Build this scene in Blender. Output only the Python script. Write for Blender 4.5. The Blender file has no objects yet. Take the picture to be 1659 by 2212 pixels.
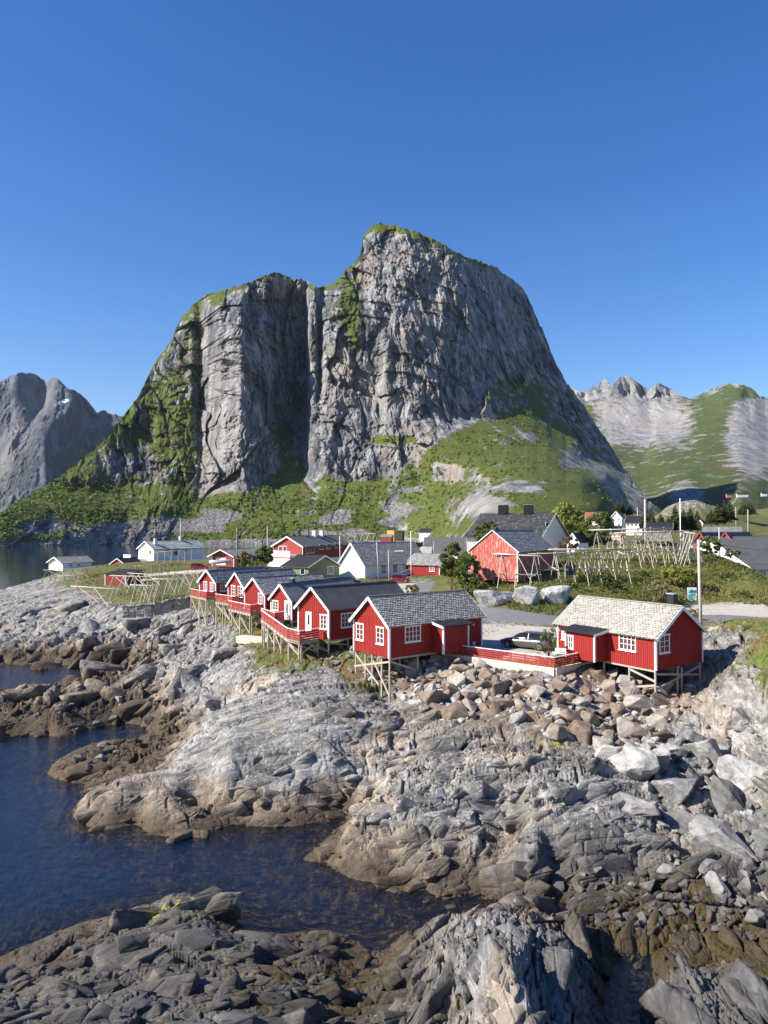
import bpy, bmesh, math, random
import numpy as np
from mathutils import Vector, Matrix
R = math.radians
S = bpy.context.scene
random.seed(7); rng = np.random.default_rng(7)

# ------------------------------------------------------------------ camera, light, exposure
H = 18.0                      # eye height above the sea
FPX = 1661.7; CX = 829.5; CY = 1106.0; HY = 1145.0   # photograph measured at 1659 x 2212
PITCH = math.atan((HY-CY)/FPX)
cam = bpy.data.cameras.new('camera'); camo = bpy.data.objects.new('camera', cam)
S.collection.objects.link(camo); S.camera = camo
cam.sensor_fit = 'VERTICAL'; cam.sensor_height = 24; cam.lens = 24*FPX/2212
cam.clip_end = 30000; cam.clip_start = .5
camo.location = (0, 0, H); camo.rotation_euler = (R(90)+PITCH, 0, 0)

SUN_EL = R(37); SUNV = Vector((-.963*math.cos(SUN_EL), -.27*math.cos(SUN_EL), math.sin(SUN_EL))).normalized()
w = bpy.data.worlds.new('World'); S.world = w; w.use_nodes = True
nt = w.node_tree; bg = nt.nodes['Background']
sky = nt.nodes.new('ShaderNodeTexSky'); sky.sky_type = 'NISHITA'; sky.sun_disc = False
sky.sun_elevation = SUN_EL; sky.sun_rotation = math.atan2(SUNV.x, SUNV.y)
sky.altitude = 0; sky.air_density = 1.0; sky.dust_density = .25; sky.ozone_density = 2.5
hsv = nt.nodes.new('ShaderNodeHueSaturation'); hsv.inputs['Saturation'].default_value = 1.36; hsv.inputs['Hue'].default_value = .514; hsv.inputs['Value'].default_value = 1.1
nt.links.new(sky.outputs[0], hsv.inputs['Color']); nt.links.new(hsv.outputs[0], bg.inputs[0]); bg.inputs[1].default_value = .083
sl = bpy.data.lights.new('sun', 'SUN'); sl.energy = 5; sl.angle = R(.5); sl.color = (1, .93, .83)
so = bpy.data.objects.new('sun', sl); S.collection.objects.link(so)
so.rotation_euler = SUNV.to_track_quat('Z', 'Y').to_euler()
S.view_settings.view_transform = 'Standard'; S.view_settings.look = 'None'
S.view_settings.exposure = 0.9; S.view_settings.gamma = 1

# ------------------------------------------------------------------ measuring helpers
ct, st_ = math.cos(PITCH), math.sin(PITCH)
def ray(u, v):
    xc = (u-CX)/FPX; yc = (CY-v)/FPX
    return xc, ct-st_*yc, st_+ct*yc
def G(u, v, z):                       # point at elevation z
    x, y, k = ray(u, v); t = (z-H)/k
    return Vector((x*t, y*t, z))
def P(u, v, Y):                       # point at distance Y
    x, y, k = ray(u, v); t = Y/y
    return Vector((x*t, Y, H+k*t))
K = 1/1.85171
def crop(ox, oy, s): return lambda x, y: ((ox+x*s)*K, (oy+y*s)*K)
R1 = crop(700, 2050, .4822); R2 = crop(1350, 2150, .4822); R3 = crop(2050, 2100, .616); R4 = crop(0, 2050, .4822)
R5 = crop(1800, 1950, .4219); R6 = crop(2350, 1900, .4352); R8 = crop(2700, 2000, .2242); R9 = crop(400, 2120, .3014)
RC = crop(1000, 2080, .3014); RD = crop(1450, 2080, .27125); RE = crop(2300, 1980, .3014)

# ------------------------------------------------------------------ numeric noise
_p = np.random.default_rng(3).permutation(4096).astype(np.int32)
_pp = np.concatenate([_p, _p])
def _h(i, j): return _pp[(_pp[i & 4095] + j) & 4095]
_ga = np.linspace(0, 2*np.pi, 4096, endpoint=False); _gx = np.cos(_ga).astype(np.float32); _gy = np.sin(_ga).astype(np.float32)
def pn(x, y):
    x = np.asarray(x, np.float32); y = np.asarray(y, np.float32)
    xi = np.floor(x).astype(np.int32); yi = np.floor(y).astype(np.int32)
    xf = x-xi; yf = y-yi
    u = xf*xf*xf*(xf*(xf*6-15)+10); v = yf*yf*yf*(yf*(yf*6-15)+10)
    def g(dx, dy):
        h = _h(xi+dx, yi+dy); return _gx[h]*(xf-dx)+_gy[h]*(yf-dy)
    a = g(0, 0); b = g(1, 0); c = g(0, 1); d = g(1, 1)
    return ((a+(b-a)*u)+((c+(d-c)*u)-(a+(b-a)*u))*v)*1.5
def fbm(x, y, o=4, g=.5, l=2.03):
    s = 0; a = 1; n = 0
    for k in range(o):
        s = s+a*pn(x+17.3*k, y-9.1*k); n += a; a *= g; x = x*l; y = y*l
    return s/n
def rid(x, y, o=4, g=.55):
    s = 0; a = 1; n = 0
    for k in range(o):
        s = s+a*(1-2*np.abs(pn(x+31*k, y+11*k))); n += a; a *= g; x = x*2.07; y = y*2.07
    return s/n
def worley(x, y, sd=0):
    x = np.asarray(x, np.float32); y = np.asarray(y, np.float32)
    xi = np.floor(x).astype(np.int32); yi = np.floor(y).astype(np.int32)
    f1 = np.full(x.shape, 9., np.float32); f2 = f1.copy(); idn = np.zeros(x.shape, np.int32); tx = f1*0; ty = f1*0
    for dx in (-1, 0, 1):
        for dy in (-1, 0, 1):
            h = _h(xi+dx+sd*7, yi+dy+sd*13)
            px = xi+dx+(h % 61)/61.*.9; py = yi+dy+(h//61 % 61)/61.*.9
            ex = px-x; ey = py-y; d = np.sqrt(ex*ex+ey*ey)
            m = d < f1
            f2 = np.where(m, f1, np.minimum(f2, d)); f1 = np.where(m, d, f1)
            idn = np.where(m, h, idn); tx = np.where(m, ex, tx); ty = np.where(m, ey, ty)
    return f1, f2-f1, (idn % 997)/997., tx, ty
def ss(a, b, x): t = np.clip((x-a)/(b-a), 0, 1); return t*t*(3-2*t)

# ------------------------------------------------------------------ object helpers
def tag(o, label=None, cat=None, group=None, kind=None):
    if label: o['label'] = label
    if cat: o['category'] = cat
    if group: o['group'] = group
    if kind: o['kind'] = kind
    return o
def link(o, parent=None):
    S.collection.objects.link(o)
    if parent is not None:
        o.parent = parent
        if parent.type == 'EMPTY': o.matrix_parent_inverse = Matrix.Translation(-parent.location)
    return o
def empty(name, loc, label, cat, group=None):
    o = bpy.data.objects.new(name, None); S.collection.objects.link(o)
    o.location = loc; o.empty_display_size = .3
    return tag(o, label, cat, group)
class MB:
    def __init__(s): s.v = []; s.f = []; s.c = []
    def add(s, vs, fs, c=None):
        n = len(s.v); s.v += [tuple(p) for p in vs]; s.f += [tuple(n+i for i in q) for q in fs]
        if c is not None: s.c += [c]*len(fs)
    def quad(s, a, b, c, d, col=None): s.add([a, b, c, d], [(0, 1, 2, 3)], col)
    def box(s, o, X, Y, Z, col=None):      # origin + three edge vectors
        o = Vector(o); X = Vector(X); Y = Vector(Y); Z = Vector(Z)
        vs = [o, o+X, o+X+Y, o+Y, o+Z, o+X+Z, o+X+Y+Z, o+Y+Z]
        fs = [(0, 3, 2, 1), (4, 5, 6, 7), (0, 1, 5, 4), (1, 2, 6, 5), (2, 3, 7, 6), (3, 0, 4, 7)]
        if X.cross(Y).dot(Z) < 0: fs = [q[::-1] for q in fs]
        s.add(vs, fs, col)
    def bar(s, a, b, w, h=None, up=(0, 0, 1), col=None):   # rectangular bar a -> b
        a = Vector(a); b = Vector(b); h = h or w; d = (b-a).normalized(); up = Vector(up)
        if abs(d.dot(up)) > .98: up = Vector((1, 0, 0))
        sx = d.cross(up).normalized(); uz = sx.cross(d)
        s.box(a-sx*w/2-uz*h/2, b-a, sx*w, uz*h, col)
    def tube(s, a, b, r, r2=None, n=7, col=None):
        a = Vector(a); b = Vector(b); r2 = r if r2 is None else r2; d = (b-a).normalized()
        up = Vector((0, 0, 1)) if abs(d.z) < .95 else Vector((1, 0, 0))
        sx = d.cross(up).normalized(); uz = sx.cross(d)
        vs = []
        for c, q in ((a, r), (b, r2)):
            for k in range(n):
                t = 2*math.pi*k/n; vs.append(c+sx*math.cos(t)*q+uz*math.sin(t)*q)
        fs = [(k, (k+1) % n, n+(k+1) % n, n+k) for k in range(n)]+[tuple(range(n))[::-1], tuple(range(n, 2*n))]
        s.add(vs, fs, col)
    def build(s, name, m, parent=None, smooth=False):
        me = bpy.data.meshes.new(name); me.from_pydata(s.v, [], s.f); me.materials.append(m)
        if s.c and len(s.c) == len(s.f):
            at = me.attributes.new('tint', 'FLOAT', 'FACE'); at.data.foreach_set('value', np.array(s.c, np.float32))
        if smooth: me.shade_smooth()
        me.update()
        return link(bpy.data.objects.new(name, me), parent)
def grid_mesh(name, V, nx, ny, m, attrs=None, wrapmask=None, smooth=True):
    V = np.asarray(V, np.float32).reshape(-1, 3)
    me = bpy.data.meshes.new(name)
    i = np.arange(ny-1)[:, None]*nx+np.arange(nx-1)[None, :]
    q = np.stack([i, i+1, i+nx+1, i+nx], -1).reshape(-1, 4)
    if wrapmask is not None: q = q[wrapmask.reshape(-1)]
    nf = len(q)
    me.vertices.add(len(V)); me.vertices.foreach_set('co', V.ravel())
    me.loops.add(nf*4); me.loops.foreach_set('vertex_index', q.ravel().astype(np.int32))
    me.polygons.add(nf); me.polygons.foreach_set('loop_start', np.arange(0, nf*4, 4, dtype=np.int32))
    me.polygons.foreach_set('loop_total', np.full(nf, 4, np.int32))
    if smooth: me.polygons.foreach_set('use_smooth', np.ones(nf, bool))
    me.materials.append(m)
    for k, a in (attrs or {}).items():
        at = me.attributes.new(k, 'FLOAT', 'POINT'); at.data.foreach_set('value', np.asarray(a, np.float32).ravel())
    me.update(); me.validate()
    o = bpy.data.objects.new(name, me); S.collection.objects.link(o); return o
def tri_soup(name, V, m, parent=None, tint=None, n=3):      # V: (k, n, 3)
    k = len(V); me = bpy.data.meshes.new(name)
    me.vertices.add(k*n); me.vertices.foreach_set('co', V.astype(np.float32).ravel())
    me.loops.add(k*n); me.loops.foreach_set('vertex_index', np.arange(k*n, dtype=np.int32))
    me.polygons.add(k); me.polygons.foreach_set('loop_start', np.arange(0, k*n, n, dtype=np.int32))
    me.polygons.foreach_set('loop_total', np.full(k, n, np.int32)); me.materials.append(m)
    if tint is not None:
        at = me.attributes.new('tint', 'FLOAT', 'FACE'); at.data.foreach_set('value', tint.astype(np.float32))
    me.update()
    return link(bpy.data.objects.new(name, me), parent)

# ------------------------------------------------------------------ materials
class NT:
    def __init__(s, name, rough=.8, spec=.3):
        s.m = bpy.data.materials.new(name); s.m.use_nodes = True; s.t = s.m.node_tree
        s.b = s.t.nodes['Principled BSDF']; s.b.inputs['Roughness'].default_value = rough
        s.b.inputs['Specular IOR Level'].default_value = spec
        s.geo = None
    def n(s, ty, **k):
        q = s.t.nodes.new(ty)
        for a, v in k.items(): setattr(q, a, v)
        return q
    def l(s, a, b): s.t.links.new(a, b)
    def setin(s, node, i, v):
        if hasattr(v, 'is_output'): s.l(v, node.inputs[i])
        elif isinstance(v, (tuple, list)) and len(v) == 3 and node.inputs[i].type == 'RGBA': node.inputs[i].default_value = (*v, 1)
        else: node.inputs[i].default_value = v
    def attr(s, name): return s.n('ShaderNodeAttribute', attribute_name=name).outputs['Fac']
    def pos(s):
        if not s.geo: s.geo = s.n('ShaderNodeNewGeometry')
        return s.geo.outputs['Position']
    def nz(s):
        s.pos(); q = s.n('ShaderNodeSeparateXYZ'); s.l(s.geo.outputs['Normal'], q.inputs[0]); return q.outputs[2]
    def z(s):
        q = s.n('ShaderNodeSeparateXYZ'); s.l(s.pos(), q.inputs[0]); return q.outputs[2]
    def mapp(s, vec, scale=(1, 1, 1), rot=(0, 0, 0)):
        q = s.n('ShaderNodeMapping'); s.l(vec, q.inputs[0]); q.inputs['Scale'].default_value = scale; q.inputs['Rotation'].default_value = rot
        return q.outputs[0]
    def noise(s, scale, vec=None, det=4, rough=.55, dist=0):
        q = s.n('ShaderNodeTexNoise'); s.l(vec or s.pos(), q.inputs['Vector']); q.inputs['Scale'].default_value = scale
        q.inputs['Detail'].default_value = det; q.inputs['Roughness'].default_value = rough; q.inputs['Distortion'].default_value = dist
        return q.outputs['Fac']
    def vor(s, scale, vec=None, feat='F1', out='Distance'):
        q = s.n('ShaderNodeTexVoronoi', feature=feat); s.l(vec or s.pos(), q.inputs['Vector']); q.inputs['Scale'].default_value = scale
        return q.outputs[out]
    def ramp(s, f, *stops):
        q = s.n('ShaderNodeValToRGB'); s.l(f, q.inputs[0]); e = q.color_ramp.elements
        while len(e) < len(stops): e.new(.5)
        for a, (p, c) in zip(e, stops):
            a.position = p; a.color = (*c, 1) if isinstance(c, tuple) else (c, c, c, 1)
        return q.outputs[0]
    def mr(s, f, a, b, c=0, d=1, smooth=True):
        q = s.n('ShaderNodeMapRange'); s.l(f, q.inputs[0])
        if smooth: q.interpolation_type = 'SMOOTHSTEP'
        for k, v in zip((1, 2, 3, 4), (a, b, c, d)): q.inputs[k].default_value = v
        return q.outputs[0]
    def math(s, op, a, b=0.0, c=None):
        q = s.n('ShaderNodeMath', operation=op); s.setin(q, 0, a); s.setin(q, 1, b)
        if c is not None: s.setin(q, 2, c)
        return q.outputs[0]
    def mix(s, f, a, b, mode='MIX'):
        q = s.n('ShaderNodeMix', data_type='RGBA', blend_type=mode)
        s.setin(q, 0, f); s.setin(q, 6, a); s.setin(q, 7, b); return q.outputs[2]
    def base(s, c): s.setin(s.b, 'Base Color', c)
    def bump(s, h, strength=.5, dist=.1, prev=None):
        q = s.n('ShaderNodeBump'); s.l(h, q.inputs['Height']); q.inputs['Strength'].default_value = strength; q.inputs['Distance'].default_value = dist
        if prev: s.l(prev, q.inputs['Normal'])
        s.l(q.outputs[0], s.b.inputs['Normal']); return q.outputs[0]
def plain(name, c, rough=.6, var=.15, sc=3, spec=.3, metal=0, bmp=0):
    t = NT(name, rough, spec); t.b.inputs['Metallic'].default_value = metal
    f = t.noise(sc, det=5); d = tuple(x*(1-var) for x in c); e = tuple(min(1, x*(1+var)) for x in c)
    t.base(t.ramp(f, (.3, d), (.7, e)))
    if bmp: t.bump(t.noise(sc*6, det=3), .4, bmp)
    return t.m
def painted_wood(name, c, wear=(.3, .25, .22), amt=.0, var=.18):
    t = NT(name, .62, .25)
    v = t.mapp(t.pos(), (5, 5, .35)); f = t.noise(1.2, v, 6, .65)
    col = t.ramp(f, (.25, tuple(x*(1-var) for x in c)), (.75, tuple(min(1, x*(1+var)) for x in c)))
    if amt: 
        g = t.noise(2.2, t.mapp(t.pos(), (3, 3, .5)), 8, .7)
        col = t.mix(t.mr(g, .62-amt, .70-amt*.7), col, wear)
    t.base(col); t.bump(t.noise(4, v, 3), .25, .01)
    return t.m
M = {}
M['red'] = painted_wood('red paint', (.29, .026, .022))
M['red_rail'] = painted_wood('red rail paint', (.32, .04, .035), (.4, .3, .25), .04)
M['red_worn'] = painted_wood('worn red paint', (.44, .09, .07), (.50, .38, .33), .13)
M['red_dull'] = painted_wood('dull red paint', (.32, .06, .05))
M['white'] = painted_wood('white paint', (.80, .80, .78), var=.05)
M['cream'] = painted_wood('cream paint', (.78, .76, .68), var=.05)
M['green'] = painted_wood('green paint', (.17, .21, .10))
M['darkgreen'] = painted_wood('dark green paint', (.035, .05, .035))
M['orange'] = painted_wood('orange paint', (.62, .25, .08))
M['yellow'] = painted_wood('yellow paint', (.70, .42, .08))
M['black'] = plain('black paint', (.02, .02, .022), .5)
M['wood'] = painted_wood('weathered wood', (.40, .35, .29), var=.3)
M['woodlight'] = painted_wood('pale bare pole', (.46, .42, .36), var=.2)
M['greywood'] = painted_wood('grey old wood', (.25, .23, .20), var=.3)
M['concrete'] = plain('concrete', (.55, .50, .42), .9, .15, 1.5, bmp=.02)
M['metal'] = plain('galvanised metal', (.5, .5, .52), .4, .1, 3, metal=.6)
M['rubber'] = plain('tyre rubber', (.015, .015, .015), .8)
M['chrome'] = plain('alloy', (.6, .6, .62), .3, .05, 3, metal=.8)
M['brick'] = plain('chimney slate', (.06, .06, .065), .8, .2)
M['chimwhite'] = plain('chimney render', (.55, .6, .6), .8, .1)
def glass(name, c=(.015, .02, .025)):
    t = NT(name, .06, .6); t.base(t.ramp(t.noise(.8, det=2), (.35, c), (.7, tuple(x*2.2 for x in c)))); return t.m
M['glass'] = glass('window glass')
M['curtain'] = glass('curtained window', (.10, .10, .10))
M['carglass'] = glass('car glass', (.008, .009, .01))
def carpaint(name, c, metal=.3):
    t = NT(name, .28, .5); t.base(c); t.b.inputs['Metallic'].default_value = metal; t.b.inputs['Coat Weight'].default_value = .6; t.b.inputs['Coat Roughness'].default_value = .05; return t.m
M['car_grey'] = carpaint('grey car paint', (.10, .095, .095)); M['car_red'] = carpaint('red car paint', (.30, .01, .015))
M['car_black'] = carpaint('black car paint', (.01, .01, .012)); M['car_blue'] = carpaint('blue car paint', (.03, .10, .2)); M['car_white'] = carpaint('white car paint', (.7, .7, .7), 0)
M['tail'] = plain('tail lamp red', (.3, .01, .01), .3); M['lamp'] = plain('headlamp', (.7, .7, .7), .15)
def tintmat(name, *stops, rough=.8, bmp=.01, spec=.25):
    t = NT(name, rough, spec); c = t.ramp(t.attr('tint'), *stops)
    c = t.mix(.5, c, t.ramp(t.noise(5, det=5), (.3, .55), (.7, 1.25)), 'MULTIPLY'); t.base(c); t.bump(t.noise(14, det=3), .3, bmp); return t.m
M['slate'] = tintmat('old grey slate', (0, (.18, .185, .18)), (.45, (.26, .27, .255)), (.8, (.33, .33, .31)), (1, (.38, .35, .28)))
M['slate_light'] = tintmat('pale slate', (0, (.34, .32, .28)), (.5, (.42, .40, .355)), (.92, (.49, .47, .43)), (1, (.42, .35, .27)))
M['slate_dark'] = tintmat('dark slate', (0, (.17, .17, .175)), (.6, (.27, .27, .275)), (1, (.36, .35, .34)))
M['pantile_dark'] = tintmat('dark pantile', (0, (.035, .037, .04)), (.7, (.06, .062, .065)), (1, (.13, .13, .12)), spec=.4)
M['roofblue'] = tintmat('streaked sheet roof', (0, (.30, .20, .12)), (.25, (.33, .40, .42)), (.8, (.42, .52, .55)), (1, (.6, .62, .62)))
M['sheet_black'] = plain('black sheet roof', (.085, .085, .088), .6, .2, 1, .25)
M['sheet_char'] = plain('charcoal corrugated roof', (.17, .17, .172), .6, .25, 1, .25)
M['felt'] = plain('black roofing felt', (.02, .02, .023), .7, .3, 2)
M['redroof'] = plain('red sheet roof', (.3, .08, .06), .7)

# rock of the shore
def rock_mat():
    t = NT('shore rock', .85, .25); p = t.pos()
    sk = t.attr('strike'); fol = lambda deg, sc_: t.mapp(t.mapp(p, (1, 1, 1), (0, 0, R(deg))), sc_)
    def two(fn, sc_): q = t.n('ShaderNodeMix', data_type='FLOAT'); t.setin(q, 0, t.mr(sk, .45, .55)); t.setin(q, 2, fn(fol(12, sc_))); t.setin(q, 3, fn(fol(72, sc_))); return q.outputs[0]
    f1 = two(lambda v_: t.noise(1.3, v_, 8, .64, .6), (1, .25, .9)); f2 = t.noise(.22, det=5, rough=.6); f3 = two(lambda v_: t.noise(7, v_, 5, .7), (1, .3, .9))
    c = t.ramp(f1, (.32, (.045, .044, .042)), (.45, (.15, .147, .138)), (.58, (.30, .293, .275)), (.80, (.48, .47, .445)))
    c = t.mix(t.mr(f2, .5, .68), c, t.mix(.5, c, (.50, .38, .27)))
    c = t.mix(.55, c, t.ramp(f3, (.3, .55), (.7, 1.35)), 'MULTIPLY')
    c = t.mix(t.math('MULTIPLY', t.mr(t.noise(.28, det=7, rough=.68), .50, .64), .55), c, (.085, .083, .075))
    vein = t.math('ABSOLUTE', t.math('SUBTRACT', t.noise(.9, t.mapp(p, (1, .35, 1), (0, 0, R(65))), 4, .6, 1.2), .5))
    c = t.mix(t.math('MULTIPLY', t.mr(vein, .0, .012, 1, 0), .6), c, (.62, .61, .59))
    z = t.math('ADD', t.z(), t.math('MULTIPLY', t.math('SUBTRACT', t.noise(.35, det=4), .5), 2.2))
    z = t.math('SUBTRACT', z, t.math('MULTIPLY', t.attr('tidal'), 1.3))
    warm = t.mr(z, .9, 2.5, 1, 0)
    tan = t.mix(t.mr(t.noise(.8, det=6, rough=.65), .35, .65), (.31, .235, .16), (.07, .052, .036)); tan = t.mix(.7, tan, t.ramp(f1, (.3, .5), (.7, 1.4)), 'MULTIPLY')
    c = t.mix(t.math('MULTIPLY', warm, .8), c, tan)
    rust = t.math('MULTIPLY', t.attr('rust'), t.mr(t.noise(1.1, det=4), .38, .55)); c = t.mix(rust, c, t.mix(f1, (.05, .035, .025), (.24, .16, .10)))
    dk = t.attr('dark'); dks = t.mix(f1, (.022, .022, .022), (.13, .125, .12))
    c = t.mix(t.math('MULTIPLY', dk, t.mr(t.noise(.5, det=5, rough=.65), .30, .62, 1, .72)), c, dks)  # wet dark rock, deepened further by lens vignette painted into the foreground colour
    low = t.mr(z, .15, 1.1, 1, 0); c = t.mix(t.math('MULTIPLY', low, .82), c, t.mix(t.noise(2.5, det=6), (.018, .014, .010), (.10, .07, .04)))
    bar = t.math('MULTIPLY', t.mr(t.noise(9, det=6, rough=.8), .56, .66), t.mr(z, .3, .9)); bar = t.math('MULTIPLY', bar, t.mr(z, 1.0, 1.9, 1, 0))
    c = t.mix(t.math('MULTIPLY', bar, .6), c, (.5, .48, .44))
    yl = t.math('MULTIPLY', t.attr('lichen'), t.mr(t.noise(1.6, det=6, rough=.75), .50, .56)); c = t.mix(yl, c, (.42, .40, .06))
    wd = t.math('MULTIPLY', t.attr('weed'), t.mr(t.noise(.8, det=6, rough=.7), .42, .52)); c = t.mix(wd, c, t.mix(t.noise(6, det=5, rough=.8), (.015, .012, .005), (.115, .082, .028)))
    # grass and heather
    g = t.attr('grass'); gn = t.noise(.8, det=8, rough=.7)
    gm = t.mr(t.math('ADD', g, t.math('MULTIPLY', t.math('SUBTRACT', gn, .5), .9)), .47, .56)
    gc = t.mix(t.noise(.13, det=4), (.085, .12, .022), (.15, .17, .045)); gc = t.mix(t.mr(t.noise(.30, det=7, rough=.72), .44, .62), gc, (.15, .10, .045))
    gc = t.mix(.8, gc, t.ramp(t.noise(3.5, t.mapp(p, (1, 1, .4)), 6, .75), (.3, .35), (.7, 1.5)), 'MULTIPLY')
    c = t.mix(gm, c, gc)
    kelp = t.mix(t.mr(t.noise(1.6, det=7, rough=.8), .47, .60), (.004, .014, .035), (.44, .25, .08))
    c = t.mix(t.mr(t.z(), -.35, -.02, 1, 0), c, kelp)
    t.base(c)
    cr = two(lambda v_: t.vor(.9, v_, 'DISTANCE_TO_EDGE'), (1.5, .45, 1))
    b = t.bump(two(lambda v_: t.noise(2.5, v_, 8, .7, .4), (1, .3, .9)), .7, .22)
    b = t.bump(t.mr(cr, 0, .07), .6, .08, b); t.bump(t.noise(16, det=4, rough=.7), .6, .035, b)
    return t.m
M['rock'] = rock_mat()
def boulder_mat():
    t = NT('quarried boulder', .85, .25); oi = t.n('ShaderNodeObjectInfo'); v = t.n('ShaderNodeTexCoord').outputs['Object']
    w_ = t.n('ShaderNodeVectorMath', operation='ADD'); t.l(v, w_.inputs[0]); t.l(t.pos(), w_.inputs[1])
    c = t.ramp(oi.outputs['Random'], (0, (.17, .13, .10)), (.35, (.25, .185, .14)), (.65, (.30, .25, .20)), (.88, (.36, .33, .29)), (1, (.42, .41, .385)))
    for e in t.t.nodes: pass
    f = t.noise(1.5, w_.outputs[0], 8, .65, .4)
    c = t.mix(.8, c, t.ramp(f, (.3, .35), (.7, 1.35)), 'MULTIPLY')
    c = t.mix(t.mr(t.noise(.9, w_.outputs[0], 4), .60, .75), c, t.mix(.5, c, (.36, .31, .26)))
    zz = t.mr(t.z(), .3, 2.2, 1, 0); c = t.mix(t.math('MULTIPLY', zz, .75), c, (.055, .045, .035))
    t.base(c); b = t.bump(t.noise(5, w_.outputs[0], 6, .7), .7, .08); t.bump(t.noise(25, w_.outputs[0], 3, .7), .5, .02, b); return t.m
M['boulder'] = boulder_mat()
def greyb_mat():
    t = NT('grey boulder', .85, .25); oi = t.n('ShaderNodeObjectInfo')
    c = t.ramp(oi.outputs['Random'], (0, (.13, .13, .125)), (.5, (.24, .235, .225)), (1, (.34, .33, .31)))
    st = t.mapp(t.pos(), (1, .4, 1), (R(20), 0, R(40)))
    c = t.mix(.85, c, t.ramp(t.noise(2, st, 8, .7, .4), (.33, .4), (.67, 1.6)), 'MULTIPLY')
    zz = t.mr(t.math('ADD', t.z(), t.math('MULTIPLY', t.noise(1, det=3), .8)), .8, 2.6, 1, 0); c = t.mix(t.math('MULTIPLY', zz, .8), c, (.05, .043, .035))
    t.base(c); b = t.bump(t.noise(4, st, 6, .7), .8, .09); return t.m
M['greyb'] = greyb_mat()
M['outcrop'] = M['greyb'].copy(); M['outcrop'].name = 'pale outcrop'
for n_ in M['outcrop'].node_tree.nodes:
    if n_.type == 'VALTORGB' and len(n_.color_ramp.elements) == 3:
        for e_, c_ in zip(n_.color_ramp.elements, (.34, .40, .46)): e_.color = (c_, c_*.985, c_*.95, 1)
def leafmat(name, a, b, tr=.25):
    t = NT(name, .6, .3); c = t.mix(t.attr('tint'), a, b); c = t.mix(.6, c, t.ramp(t.noise(1.1, det=3), (.3, .6), (.7, 1.3)), 'MULTIPLY'); t.base(c)
    tl = t.n('ShaderNodeBsdfTranslucent'); t.l(c, tl.inputs[0]); mx = t.n('ShaderNodeMixShader'); mx.inputs[0].default_value = tr
    t.l(t.b.outputs[0], mx.inputs[1]); t.l(tl.outputs[0], mx.inputs[2]); t.l(mx.outputs[0], t.t.nodes['Material Output'].inputs[0]); return t.m
M['leaf'] = leafmat('birch leaf', (.06, .09, .02), (.20, .24, .055)); M['leaf_yellow'] = leafmat('yellow green leaf', (.16, .19, .03), (.36, .38, .08))
M['leaf_dark'] = leafmat('dark leaf', (.04, .07, .015), (.10, .15, .03)); M['needle'] = leafmat('spruce needle', (.045, .06, .02), (.13, .15, .05), .2)
M['leaf_pale'] = leafmat('pale flowering shrub', (.12, .12, .04), (.40, .34, .16)); M['blade'] = leafmat('grass blade', (.085, .12, .022), (.30, .28, .09), .35)
M['heath'] = leafmat('heather sprig', (.10, .07, .03), (.24, .13, .07), .2); M['scrub'] = leafmat('hillside birch scrub', (.08, .12, .02), (.22, .27, .055), .3)
M['bark'] = plain('bark', (.10, .08, .06), .9, .3, 4, bmp=.02)
t = NT('asphalt', .85, .3); t.base(t.mix(t.noise(1.2, det=6), (.12, .12, .125), (.20, .195, .19))); t.bump(t.noise(30, det=3), .3, .01); M['asphalt'] = t.m
t = NT('gravel', .95, .2); c = t.mix(t.noise(.5, det=5), (.34, .31, .27), (.55, .50, .43)); t.base(t.mix(.7, c, t.ramp(t.noise(7, det=6, rough=.8), (.35, .5), (.65, 1.35)), 'MULTIPLY')); t.bump(t.noise(9, det=5, rough=.8), .8, .06); M['gravel'] = t.m

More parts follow.
